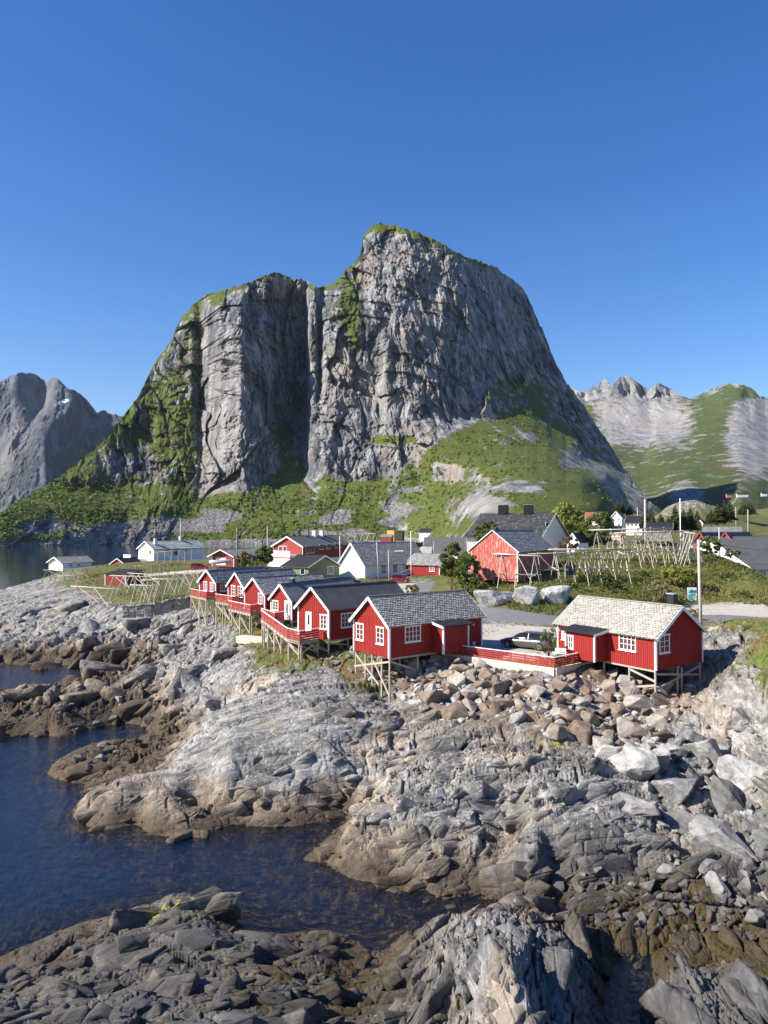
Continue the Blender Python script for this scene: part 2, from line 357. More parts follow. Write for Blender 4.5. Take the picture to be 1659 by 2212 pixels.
# ------------------------------------------------------------------ shore terrain
# survey points: (u, v, z, grass, roughness)
CP = [
 # near rocks, left
 (-300,2080,-1.5,0,.5),(-300,2300,1.2,0,.6),(0,2062,.1,0,.5),(0,2110,.9,0,.6),(0,2200,2.0,0,.6),(100,2020,.1,0,.5),(120,2070,.9,0,.6),(200,1992,.1,0,.5),(230,2050,1.1,0,.5),(330,1950,.15,0,.4),(330,1990,1.1,0,.4),
 (400,1932,.3,0,.35),(400,1965,1.5,0,.35),(430,2010,1.2,0,.4),(480,1968,.1,0,.4),(300,2120,1.4,0,.6),(200,2200,1.9,0,.6),(450,2100,1.2,0,.6),(420,2205,1.9,0,.6),(530,2010,.15,0,.5),(600,2035,.5,0,.5),(600,2120,1.2,0,.6),(580,2205,1.5,0,.6),
 (700,2012,.1,0,.4),(720,2060,.55,0,.5),(760,2110,.2,0,.4),(740,2180,.6,0,.5),(800,2140,.4,0,.5),(770,2030,.1,0,.4),(0,2350,2.6,0,.6),(400,2350,2.4,0,.6),(800,2350,1.2,0,.6),
 # near mound, centre
 (850,2040,.1,0,.4),(880,2008,.2,0,.5),(900,2060,1.4,0,.5),(870,2140,.6,0,.5),(880,2205,1.0,0,.5),(950,1975,.3,0,.5),(1000,2000,2.0,0,.5),(1060,1948,.9,0,.5),(1080,1985,2.6,0,.5),(1150,1965,1.6,0,.5),
 (960,2090,2.2,0,.5),(1130,2060,3.2,0,.45),(1050,2140,3.1,0,.5),(1150,2200,3.0,0,.5),(1000,2205,2.0,0,.5),(1230,2030,2.2,0,.5),(1260,2110,2.0,0,.5),(1240,2190,1.9,0,.5),(1310,2090,.0,0,.3),(1330,2200,-.3,0,.4),(1100,2350,3.3,0,.5),
 (1210,1965,.5,0,.6),(1380,2100,-.25,0,.2),(1400,2040,.25,0,.4),(1300,2010,.5,0,.5),
 # near right
 (1500,2000,.5,0,.5),(1620,1990,.7,0,.5),(1560,2060,.4,0,.3),(1640,2060,.5,0,.3),(1430,2150,.9,0,.6),(1500,2110,1.5,0,.6),(1600,2120,1.8,0,.6),(1640,2200,2.0,0,.6),(1460,2210,1.5,0,.6),(1900,2200,2.6,0,.6),(1900,2020,1.6,0,.6),
 # bay floor
 (50,1760,-5,0,.2),(50,1900,-4,0,.2),(0,1980,-2.2,0,.2),(200,1890,-3.4,0,.2),(330,1870,-2.6,0,.2),(500,1880,-2.0,0,.3),(600,1930,-1.5,0,.3),(640,1830,-1.3,0,.3),(720,1930,-1.2,0,.3),(540,1800,-.9,0,.3),(680,1795,-.5,0,.4),(820,1960,-.7,0,.3),(880,1950,-.5,0,.3),(760,1920,-.8,0,.3),
 (430,1905,-1.2,0,.3),(130,1720,-3,0,.2),(-300,1750,-7,0,.2),(-300,1900,-6,0,.2),(200,1580,-.9,0,.2),(100,1600,-1.6,0,.2),(20,1615,-2,0,.2),(290,1572,-.4,0,.3),(950,1985,-.2,0,.4),
 # front dome
 (160,1742,.25,0,.4),(185,1772,.2,0,.4),(300,1768,.15,0,.5),(420,1765,.0,0,.6),(560,1785,.0,0,.5),(700,1768,.0,0,.6),(735,1752,.1,0,.6),(240,1735,1.1,0,.2),(300,1700,1.6,0,.2),(330,1740,1.1,0,.4),(400,1700,1.5,0,.25),(420,1740,1.0,0,.7),
 (500,1650,2.9,0,.12),(520,1715,1.3,0,.8),(600,1600,3.8,0,.1),(620,1672,2.3,0,.4),(640,1735,.9,0,.8),(550,1545,4.4,0,.12),(650,1500,5.3,0,.15),(700,1560,4.6,0,.2),(720,1640,2.9,0,.4),(760,1700,1.3,0,.9),(840,1640,2.6,0,.8),(820,1720,1.4,0,.8),(880,1640,2.9,0,.7),
 (760,1510,5.0,.15,.3),(820,1560,4.4,.05,.4),(900,1560,4.2,0,.5),(400,1620,2.7,0,.3),(350,1660,1.4,0,.5),(460,1580,3.6,0,.2),(330,1622,1.1,0,.6),(250,1660,.9,0,.6),(110,1655,.25,0,.5),(180,1630,1.2,0,.6),(130,1685,.05,0,.5),(220,1690,.5,0,.6),(330,1575,.25,0,.7),(400,1540,2.2,0,.6),(240,1600,.7,0,.5),
 (780,1460,5.6,.66,.3),(850,1500,4.7,.45,.4),(700,1440,6.0,.48,.35),(600,1470,5.5,.35,.3),(860,1440,6.3,.4,.3),(600,1400,5.9,.6,.3),(540,1380,5.7,.8,.25),(510,1440,4.9,.1,.2),(560,1420,5.6,.7,.2),
 # second tongue and small inlets
 (0,1490,.1,0,.5),(0,1585,.3,0,.6),(60,1545,1.2,0,.8),(120,1583,.3,0,.6),(200,1563,.3,0,.6),(150,1500,1.4,0,.8),(250,1500,1.7,0,.9),(300,1535,.8,0,.8),(240,1450,1.0,0,.9),(330,1450,3.0,0,.5),(400,1420,3.9,0,.5),(400,1480,3.2,0,.4),(450,1370,5.0,0,.3),(480,1400,4.9,.1,.3),(460,1450,4.3,0,.3),(490,1340,5.2,.7,.2),
 (-300,1560,-1.5,0,.4),(0,1460,-.8,0,.2),(80,1455,-.7,0,.2),(150,1452,-.35,0,.3),(-300,1455,-3,0,.3),(330,1405,2.2,0,.9),(210,1440,.1,0,.6),(390,1385,3.2,.1,.6),(420,1355,4.2,.1,.3),
 # upper left peninsula
 (0,1435,.05,0,.7),(100,1430,.1,0,.8),(0,1390,2.0,0,.6),(100,1400,1.5,0,.9),(200,1400,1.8,0,.9),(290,1385,2.4,0,.8),(0,1340,3.2,0,.35),(100,1350,3.3,0,.35),(200,1350,3.9,0,.4),(300,1350,4.2,.1,.35),(370,1345,4.4,.35,.3),(0,1300,3.9,0,.25),(80,1300,4.6,.3,.25),(160,1310,5.2,.4,.2),
 (230,1315,5.3,.5,.2),(300,1305,6.2,.85,.1),(400,1295,6.6,.9,.08),(200,1280,6.1,.75,.15),(120,1275,5.8,.6,.2),(300,1275,6.9,.95,.08),(380,1260,7.3,.95,.05),(0,1278,1.5,.1,.2),(-120,1300,2.0,0,.3),(-200,1270,-3,0,.2),(-300,1340,1.5,0,.4),(60,1262,4.0,.5,.2),(150,1250,6.4,.8,.1),(240,1240,7.2,.95,.05),
 # village plateau
 (430,1229,8.5,.97,.02),(500,1236,8.4,.97,.02),(330,1212,8.4,.95,.05),(400,1214,8.6,1,.05),(560,1230,8.0,.95,.02),(640,1229,7.6,.95,.02),(700,1235,7.8,.95,.02),(800,1254,8.2,.9,.02),(866,1256,8.15,.4,.0),(930,1268,8.1,.5,.0),(905,1288,7.9,.5,.0),(960,1300,7.8,.6,0),(1060,1326,7.75,.5,0),(1180,1337,7.7,.5,0),
 (600,1290,7.6,.95,.02),(700,1290,7.7,.95,.02),(800,1295,7.7,.95,.02),(500,1290,7.0,.95,.05),(640,1335,7.0,.95,.05),(850,1340,7.4,.9,.02),(560,1340,6.6,.9,.1),
 (1110,1370,7.5,.5,0),(1130,1400,7.35,.5,0),(1050,1385,7.35,.5,0),(1190,1400,7.35,.5,0),(1180,1425,7.3,.7,0),(1000,1408,7.3,.6,0),(900,1400,7.2,.8,.02),(1250,1380,7.5,.9,0),(1400,1340,7.9,.9,0),(1300,1420,7.2,.6,.05),
 # rubble slope under the fence and right hand crag
 (960,1420,6.95,.5,.1),(1080,1437,6.9,.5,.1),(1190,1455,6.9,.45,.1),(1270,1447,6.95,.4,.1),(900,1460,6.0,.1,.2),(900,1500,5.2,0,.3),(1000,1500,5.6,0,.2),(1000,1560,4.5,0,.3),(1100,1500,5.8,0,.2),(1100,1560,5.0,0,.2),(1250,1500,5.7,0,.2),(1250,1560,5.0,0,.2),(1250,1620,4.1,0,.3),(1400,1500,5.6,0,.2),(1400,1560,4.8,0,.25),
 (1340,1470,6.2,.1,.1),(1460,1475,6.0,0,.2),(1500,1500,5.6,.1,.3),(1480,1560,5.3,.1,.3),(1500,1620,4.2,.1,.4),(1420,1640,3.9,0,.4),(1560,1470,6.6,.1,.3),(1530,1380,8.6,.3,.2),(1520,1350,8.6,.5,.1),(1580,1350,9.6,.6,.5),(1650,1350,10.0,.7,.25),(1560,1400,8.6,.3,.6),(1600,1420,8.9,.5,.6),(1600,1480,7.9,.4,.6),(1650,1450,8.8,.55,.6),(1650,1530,7.2,.42,.6),(1590,1550,6.0,.3,.6),
 (1640,1620,5.2,.3,.6),(1580,1630,4.2,.05,.5),(1650,1700,4.0,.1,.4),(1560,1700,3.0,0,.6),(1480,1700,3.0,0,.6),(1650,1780,2.9,0,.5),(1560,1800,1.9,0,.6),(1480,1780,2.1,0,.6),(1640,1880,1.4,0,.6),(1540,1900,1.1,0,.7),(1900,1500,9.5,.5,.3),(1900,1700,6.0,.2,.5),(1900,1860,3.0,0,.6),
 # second front mass
 (690,1825,.0,0,.5),(735,1790,.3,0,.5),(725,1880,.0,0,.5),(800,1905,.0,0,.4),(865,1905,.0,0,.4),(790,1850,.9,0,.4),(860,1940,.05,0,.5),(960,1955,.05,0,.5),(1050,1975,.1,0,.5),(800,1770,1.8,0,.7),(900,1800,1.7,0,.8),(850,1710,2.5,0,.8),(950,1700,3.0,0,.8),(920,1630,3.6,0,.7),(1000,1590,4.3,0,.5),(1080,1610,4.3,.15,.5),(1150,1600,4.6,.1,.4),(1030,1680,3.7,0,.8),(1100,1700,3.3,0,.8),
 (950,1880,.6,0,.7),(1000,1820,1.3,0,.6),(1050,1850,1.1,0,.5),(1020,1770,2.1,0,.8),(1090,1800,1.2,0,.5),(1180,1745,3.1,0,.3),(1170,1820,2.4,0,.3),(1250,1740,3.2,0,.35),(1240,1830,2.0,0,.5),(1330,1740,3.2,0,.4),(1330,1690,3.3,0,.5),(1400,1720,3.1,0,.5),(1400,1790,2.2,0,.6),(1180,1905,.5,0,.7),(1280,1900,1.0,0,.7),(1380,1880,1.0,0,.7),(1440,1850,1.4,0,.7),(1100,1930,.4,0,.7),(1240,1680,3.6,0,.7),(1300,1640,3.9,.05,.5),(1250,1950,.3,0,.7),(1400,1950,.6,0,.6),
]
# survey points by bearing: (u, distance, z, grass, roughness)
CQ = [(60,255,-2,0,.1),(150,262,-1.5,.1,.1),(250,275,-.5,.3,.1),(330,290,1,.5,.1),(450,300,1.5,.6,.1),(560,300,1,.6,.1),(650,310,-1,.4,.1),(750,300,.5,.4,.1),(850,290,1,.5,.1),(930,270,2.5,.7,.05),
 (-200,400,-6,0,.1),(100,420,-6,0,.1),(400,450,-6,0,.1),(650,450,-6,0,.1),(850,430,-5,0,.1),(1000,450,-2,.5,.1),(-250,800,-8,0,.1),(200,650,-8,0,.1),(200,900,-8,0,.1),(600,900,-8,0,.1),(800,700,-8,0,.1),(900,950,-4,0,.1),
 (150,205,7.5,.9,.05),(345,235,8.7,.95,.03),(430,240,8.6,.95,.03),(500,200,8.6,.95,.03),(640,215,7.6,.95,.03),(740,210,7.6,.95,.03),(690,140,8.2,.9,.03),(900,165,8.4,.8,.03),(960,190,8.6,.8,.03),(1000,165,9.5,.9,.05),(1100,168,11.5,.95,.05),(1200,170,11.5,.95,.05),(950,135,8.4,.8,.05),(1000,120,9.6,.9,.05),(1000,105,8.4,.9,.05),
 (1250,160,11.0,.95,.05),(1250,220,13,.95,.08),(1350,160,11,.95,.05),(1350,230,13,.9,.1),(1500,160,8,.8,.1),(1600,160,7,.7,.1),(1650,220,8,.6,.1),(1560,240,11,.8,.2),(1900,200,9,.8,.2),(1450,230,14,.7,.2),
 (1400,300,20,.6,.3),(1440,310,26,.5,.3),(1480,320,29,.55,.3),(1530,310,27,.5,.3),(1570,300,22,.75,.25),(1640,300,19,.8,.25),(1620,260,14,.7,.25),(1650,260,15,.6,.3),(1380,320,16,.85,.15),(1300,330,16,.9,.1),(1200,330,16,.9,.1),(1100,320,12,.9,.1),(1050,250,10,.9,.1),(1620,380,24,.85,.2),(1900,320,22,.8,.2),
 (1350,450,18,.9,.1),(1450,480,16,1,.1),(1550,480,22,.95,.15),(1650,480,26,.95,.15),(1900,480,30,.95,.15),(1200,450,14,.9,.1),(1100,650,18,.9,.1),(1300,700,20,.95,.1),(1500,700,24,1,.1),(1650,700,34,1,.1),(1900,700,50,1,.1),(1500,950,36,1,.1),(1650,950,46,1,.1),(1900,950,70,1,.1),(1250,950,40,1,.1)]
# survey points by view line and distance: (u, v, distance, grass, roughness)
CD = [(1045,1290,104,.9,.08),(1045,1255,112,.95,.05),(1120,1300,99,.85,.1),(1200,1310,98,.85,.08),(1060,1240,116,1,.04),(1120,1240,118,1,.04),(1150,1255,108,.95,.06),(1200,1230,122,1,.04),(1220,1260,106,.95,.06),(1300,1205,125,1,.04),(1300,1250,110,1,.04),(1300,1295,102,1,.04),(1380,1200,128,1,.04),(1400,1250,112,1,.05),(1400,1310,98,1,.04),
 (1470,1205,128,1,.04),(1480,1260,110,.95,.08),(1500,1302,101,1,.03),(1555,1206,122,1,.06),(1600,1222,118,1,.06),(1625,1238,114,.9,.15),(1580,1260,112,.9,.15),(1600,1292,104,.95,.06),(1630,1262,110,.8,.15),(1650,1296,103,.8,.1),(1660,1312,96,.5,0),(1560,1314,97,.4,0),(1560,1332,86,.4,0),(1650,1337,85,.5,0),(1900,1330,90,.6,.1),(1660,1275,122,.8,.1),(1900,1240,130,.8,.1),
 (1300,1186,136,1,.04),(1420,1184,136,1,.04),(1520,1192,136,1,.05),(1220,1205,136,1,.04)]
_pts = []
for u, v, D, g, rk in CD: p = P(u, v, D); _pts.append((p.x, p.y, p.z, g, rk))
for u, v, z, g, rk in CP: p = G(u, v, max(z, 0)); _pts.append((p.x, p.y, z, g, rk))
for u, D, z, g, rk in CQ: x, y, k = ray(u, HY); _pts.append((x/y*D, D, z, g, rk))
_pts = np.array(_pts)
def lp(x, y): r = np.hypot(x, y); return np.arctan2(x, y)*2.0, np.log(r)*1.25
_cx, _cy = lp(_pts[:, 0], _pts[:, 1])
def _tps(r2): return .5*r2*np.log(r2+1e-9)
_n = len(_pts); _A = np.zeros((_n+3, _n+3))
_A[:_n, :_n] = _tps((_cx[:, None]-_cx)**2+(_cy[:, None]-_cy)**2)+np.eye(_n)*3e-4
_A[:_n, _n] = 1; _A[:_n, _n+1] = _cx; _A[:_n, _n+2] = _cy; _A[_n:, :_n] = _A[:_n, _n:].T
_w = np.linalg.solve(_A, np.concatenate([_pts[:, 2:], np.zeros((3, 3))]))
def survey(x, y):                     # smooth height, grass, roughness at (x, y)
    x = np.atleast_1d(np.asarray(x, float)); y = np.atleast_1d(np.asarray(y, float)); sh = x.shape
    a, b = lp(x.ravel(), y.ravel()); out = np.empty((len(a), 3))
    for i in range(0, len(a), 20000):
        aa = a[i:i+20000, None]-_cx; bb = b[i:i+20000, None]-_cy
        out[i:i+20000] = _tps(aa*aa+bb*bb)@_w[:_n]+_w[_n]+a[i:i+20000, None]*_w[_n+1]+b[i:i+20000, None]*_w[_n+2]
    return out[:, 0].reshape(sh), np.clip(out[:, 1], 0, 1).reshape(sh), np.clip(out[:, 2], 0, 1).reshape(sh)
NC, NR = 1150, 1500
fi = np.linspace(-1, 1, NC); fi = R(31)*fi+R(7)*fi**5
ri = np.exp(np.linspace(math.log(19.5), math.log(1000), NR))
FI, RI = np.meshgrid(fi, ri); TX = RI*np.sin(FI); TY = RI*np.cos(FI)
_ci = np.linspace(0, NC-1, 288); _ri = np.linspace(0, NR-1, 376)      # survey on a coarser grid, then interpolated
_cf = np.interp(_ci, np.arange(NC), fi); _rf = np.exp(np.interp(_ri, np.arange(NR), np.log(ri)))
_F, _Rr = np.meshgrid(_cf, _rf); _sv = survey(_Rr*np.sin(_F), _Rr*np.cos(_F))
def _up(a):
    c0 = np.clip(np.searchsorted(_ci, np.arange(NC), 'right')-1, 0, 286); tc = (np.arange(NC)-_ci[c0])/(_ci[c0+1]-_ci[c0])
    r0 = np.clip(np.searchsorted(_ri, np.arange(NR), 'right')-1, 0, 374); tr = (np.arange(NR)-_ri[r0])/(_ri[r0+1]-_ri[r0])
    b = a[:, c0]*(1-tc)+a[:, c0+1]*tc
    return b[r0]*(1-tr)[:, None]+b[r0+1]*tr[:, None]
TZ0, TG, TRK = [_up(a) for a in _sv]
# rock relief: foliation runs towards the near left, broken by joints into blocks and steps
def relief(x, y, z, rk, deg):
    wx = x+.9*fbm(x*.09, y*.09, 3); wy = y+.9*fbm(x*.09+40, y*.09, 3)
    ang = R(deg)
    a = wx*np.sin(ang)+wy*np.cos(ang); b = wx*np.cos(ang)-wy*np.sin(ang)     # along / across the foliation
    o = .40*(rid(a*.045, b*.17, 3)-.45)*(.13+rk)
    o += .24*(rid(a*.10+3, b*.38, 3)-.45)*(.06+rk)
    st = b*.42+.8*fbm(a*.07, b*.2, 4); fr = st-np.floor(st); o += .80*(ss(0, .10, fr)-fr)*(.03+rk)*ss(-.25, .3, pn(a*.07, b*.13+3))   # slab steps
    st = b*1.3+.9*fbm(a*.2, b*.5+9, 4); fr = st-np.floor(st); o += .34*(ss(0, .10, fr)-fr)*rk*ss(-.1, .35, pn(a*.15+9, b*.3))
    def facet(sa, sb, sd, off, tilt, crack, cw, base):      # joint-bounded blocks: flat tilted tops, open cracks between
        f1, e, h, tx, ty = worley(a*sa+.25*pn(b*sb*.7, a*sa*.7), b*sb, sd)
        return ((h-.5)*off+((h*7 % 1)-.5)*tilt*tx+((h*13 % 1)-.5)*tilt*ty)*rk-crack*ss(cw, 0, e)*(base+rk)
    o += facet(.16, .30, 1, 1.2, 2.2, .55, .07, .12)
    o += facet(.42, .80, 2, .65, 1.15, .34, .09, .12)
    o += facet(1.1, 1.9, 3, .28, .50, .15, .11, .16)
    o += facet(2.9, 4.2, 4, .10, .20, .05, .12, .2)
    o += .10*rid(a*.9, b*2.6, 3)*(.12+rk)
    return (o-.22*ss(.1, .5, rk))*(.55+.45*ss(0, 2, z))
_sl = np.abs(np.gradient(TZ0, axis=0))/np.gradient(RI, axis=0)
amp = 1/(1+1.3*np.clip(_sl-.15, 0, 3))*ss(0, .06, TRK)*(1-.85*ss(.5, .9, TG))*np.where(TZ0 < 0, .75, 1.0)
far = np.clip((RI-130)/200, 0, 1)
TG = TG*(1-.27*ss(-22, -30, TX)*ss(220, 190, TY)*ss(85, 100, TY)*(1+1.2*fbm(TX*.08, TY*.08, 3)))
strike = ss(76, 62, TY)*ss(19, 13, TX)*(1-ss(0, 3, TX)*ss(37, 33, TY)); strike = np.clip(strike+.25*fbm(TX*.06, TY*.06, 2), 0, 1)
_r1 = relief(TX, TY, TZ0, TRK*1.05, 12); _r2 = relief(TX, TY, TZ0, TRK*1.05, 72)
TZ = TZ0+(_r1*(1-strike)+_r2*strike)*amp*(.85+.15*ss(.0, 1.5, TZ0))+far*ss(.1, .3, TRK)*1.6*rid(TX*.02, TY*.02, 4)+.10*fbm(TX*.35, TY*.35, 3)*ss(.02, .1, TRK)
def blobs(lst, x=None, y=None):
    x = TX if x is None else x; y = TY if y is None else y; o = np.zeros_like(x)
    for u, v, z, rx, ry in lst:
        p = G(u, v, z); o = np.maximum(o, np.exp(-((x-p.x)/rx)**2-((y-p.y)/ry)**2))
    return o
dark = np.clip(1.1*ss(39, 35, TY)*ss(3.5, -.5, TX)*(TZ > .25)+.8*ss(36, 32, TY)*ss(7, 9, TX)+blobs([(0,2120,1,9,3.5),(200,2160,1,8,3.5),(450,2150,1,6,4),(600,2200,1,5,3),(1600,2150,1.5,8,3.5),(1480,2180,1,3,3),(1550,1960,.6,10,4),(1300,1930,.6,6,3)])*1.3, 0, 1)  # near foreground mask: wet dark rock plus painted vignette darkening
lich = blobs([(370,1955,1.3,1.2,.8),(1490,1520,5,1.6,1.5),(1200,1605,4.3,.9,.8)])
weed = np.clip(blobs([(620,2110,1.1,1.8,1.2),(230,2000,.8,1.6,1.0),(1560,2040,.4,7,2.6),(1430,2000,.4,3,1.5),(760,2150,.4,2,3),(1620,2090,.8,3,1),(560,2190,1.4,1.6,1.0),(1440,1960,.5,4,2.)])*1.2, 0, 1)
tidal = np.clip(blobs([(60,1540,1,16,9),(200,1600,1,12,8),(150,1420,1.5,30,9),(330,1440,2,8,10),(250,1500,1,10,9)])*1.3, 0, 1)
rust = np.clip(blobs([(1350,1500,5.6,9,7),(1150,1520,5.5,8,7),(960,1480,5.5,5,5)])*1.2, 0, 1)
_ok = np.ones((NR-1, NC-1), bool)
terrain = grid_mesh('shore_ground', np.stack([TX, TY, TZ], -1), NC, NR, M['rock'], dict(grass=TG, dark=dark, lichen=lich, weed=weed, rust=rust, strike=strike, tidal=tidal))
tag(terrain, kind='structure')
_lr0 = math.log(19.5); _lrs = (math.log(1000)-_lr0)/(NR-1)
def hgt(x, y):
    r = math.hypot(x, y); f = math.atan2(x, y)
    i = min(max((math.log(max(r, 19.6))-_lr0)/_lrs, 0), NR-1.001); j = min(max(np.interp(f, fi, np.arange(NC)), 0), NC-1.001)
    a, b = int(i), int(j); p, q = i-a, j-b
    return float((TZ[a, b]*(1-q)+TZ[a, b+1]*q)*(1-p)+(TZ[a+1, b]*(1-q)+TZ[a+1, b+1]*q)*p)
def ground(u, v, up=0.0, y0=22, y1=600):      # where the view line comes within `up` of the ground
    a, b, k = ray(u, v); prev = None; Y = y0
    while Y < y1:
        x = a/b*Y; z = H+k/b*Y; d = z-up-hgt(x, Y)
        if d <= 0:
            if prev is None: return Vector((x, Y, z))
            t = prev[0]/(prev[0]-d); Y = prev[1]+(Y-prev[1])*t
            return Vector((a/b*Y, Y, H+k/b*Y))
        prev = (d, Y); Y *= 1.006
    return Vector((a/b*y1, y1, H+k/b*y1))

# ------------------------------------------------------------------ sea
WN, WM = 420, 420
wf = np.linspace(-R(40), R(40), WN); wr = np.exp(np.linspace(math.log(17), math.log(6000), WM))
WF, WR = np.meshgrid(wf, wr); wx = WR*np.sin(WF); wy = WR*np.cos(WF)
bed = _up(_sv[0])[::4, ::4] if False else None
fa = np.interp(wf, fi, np.arange(NC)); ra = np.clip((np.log(wr)-_lr0)/_lrs, 0, NR-1)
dep = TZ0[np.round(ra).astype(int)][:, np.round(fa).astype(int)]
dep = np.where(WR > 1000, -9, dep)
def water_mat():
    t = NT('sea water', .04, .5); o = t.t.nodes['Material Output']
    near = t.n('ShaderNodeVectorMath', operation='LENGTH'); t.l(t.pos(), near.inputs[0])
    calm = t.mr(near.outputs['Value'], 60, 260, 1, .10)
    wv = t.math('ADD', t.noise(1.1, t.mapp(t.pos(), (1, 1.7, 1), (0, 0, R(20))), 6, .6), t.math('MULTIPLY', t.noise(5, det=3), .25))
    bn = t.n('ShaderNodeBump'); t.l(wv, bn.inputs['Height']); bn.inputs['Distance'].default_value = .22; t.l(t.math('MULTIPLY', calm, .55), bn.inputs['Strength'])
    gl = t.n('ShaderNodeBsdfGlossy'); gl.inputs['Roughness'].default_value = .06; t.l(bn.outputs[0], gl.inputs['Normal']); gl.inputs['Color'].default_value = (1, 1, 1, 1)
    df = t.n('ShaderNodeBsdfDiffuse'); t.l(bn.outputs[0], df.inputs['Normal'])
    t.setin(df, 'Color', t.mix(t.noise(.3, det=5), (.003, .012, .036), (.006, .022, .060)))
    tr = t.n('ShaderNodeBsdfTransparent'); tr.inputs[0].default_value = (.84, .90, .92, 1)
    m1 = t.n('ShaderNodeMixShader'); t.l(t.attr('clear'), m1.inputs[0]); t.l(df.outputs[0], m1.inputs[1]); t.l(tr.outputs[0], m1.inputs[2])
    fr = t.n('ShaderNodeFresnel'); fr.inputs['IOR'].default_value = 1.333; t.l(bn.outputs[0], fr.inputs['Normal'])
    m2 = t.n('ShaderNodeMixShader'); t.l(fr.outputs[0], m2.inputs[0]); t.l(m1.outputs[0], m2.inputs[1]); t.l(gl.outputs[0], m2.inputs[2])
    t.l(m2.outputs[0], o.inputs[0]); return t.m
sea = grid_mesh('sea_water', np.stack([wx, wy, wx*0], -1), WN, WM, water_mat(), dict(clear=.97*np.exp(np.minimum(dep, 0)/3.2)))
tag(sea, kind='structure')

# ------------------------------------------------------------------ mountains
def mtn_mat(name, rock_a, rock_b, rock_c, ga, gb, sc=1.0, tan=(.40,.32,.26)):
    t = NT(name, .9, .15); p = t.mapp(t.pos(), (1, .7, 1))
    v = t.mapp(p, (.05*sc, .05*sc, .011*sc), (0, R(-12), 0)); f = t.noise(1, v, 9, .68, .5); f2 = t.noise(.012*sc, p, det=5)
    f3 = t.noise(1, t.mapp(p, (.22*sc, .22*sc, .05*sc), (0, R(10), 0)), 8, .72)
    c = t.ramp(f, (.34, rock_a), (.48, rock_b), (.62, rock_c)); c = t.mix(.8, c, t.ramp(f3, (.34, .35), (.66, 1.55)), 'MULTIPLY')
    c = t.mix(t.math('MULTIPLY', t.mr(f2, .5, .66), .5), c, tan)
    c = t.mix(t.math('MULTIPLY', t.attr('pale'), .75), c, t.mix(f, (.28, .26, .24), (.52, .47, .42)))
    sn = t.noise(.16*sc, p, det=7, rough=.75); scree = t.mix(t.mr(t.noise(.42*sc, p, det=6, rough=.8), .36, .64), (.03, .03, .03), (.36, .345, .33))
    c = t.mix(t.mr(t.math('ADD', t.attr('scree'), t.math('MULTIPLY', t.math('SUBTRACT', sn, .5), .9)), .4, .55), c, scree)
    g = t.math('ADD', t.attr('grass'), t.math('MULTIPLY', t.math('SUBTRACT', t.noise(.045*sc, p, det=9, rough=.75), .5), 1.5))
    gc = t.mix(t.noise(.02*sc, p, det=5), ga, gb); gc = t.mix(t.mr(t.noise(.03*sc, p, det=7, rough=.7), .54, .66), gc, (.13, .095, .04)); gc = t.mix(.75, gc, t.ramp(t.noise(.25*sc, p, det=6, rough=.75), (.3, .35), (.7, 1.5)), 'MULTIPLY')
    c = t.mix(t.mr(g, .46, .58), c, gc); c = t.mix(t.attr('snow'), c, (.85, .87, .9))
    t.base(c); b = t.bump(t.noise(1, t.mapp(p, (.10*sc, .10*sc, .03*sc)), 9, .72), .9, 8/sc); t.bump(t.noise(.5*sc, p, det=6, rough=.75), .7, 1.4/sc, b); return t.m
def bil(rows, cols, T, V, U):
    rows = np.array(rows, float); cols = np.array(cols, float); T = np.array(T, float)
    c = np.clip(np.searchsorted(cols, U, 'right')-1, 0, len(cols)-2); r = np.clip(np.searchsorted(rows, V, 'right')-1, 0, len(rows)-2)
    tc = np.clip((U-cols[c])/(cols[c+1]-cols[c]), 0, 1); tr = np.clip((V-rows[r])/(rows[r+1]-rows[r]), 0, 1); tr = tr*tr*(3-2*tr)*.4+tr*.6
    return (T[r, c]*(1-tc)+T[r, c+1]*tc)*(1-tr)+(T[r+1, c]*(1-tc)+T[r+1, c+1]*tc)*tr
def blur(A, k, axis):
    if k < 1: return A
    ker = np.hanning(2*k+3)[1:-1]; ker /= ker.sum(); P_ = np.pad(A, [(k, k) if a == axis else (0, 0) for a in (0, 1)], 'edge')
    return sum(ker[i]*(P_[i:i+A.shape[0]] if axis == 0 else P_[:, i:i+A.shape[1]]) for i in range(2*k+1))
def hb(B, U, V, name):                # the foothill is rounder than the cliffs
    if name != 'mountain': return B
    k = ss(950, 1030, U)*ss(840, 890, V); return B*(1-k)+blur(B, 22, 1)*k
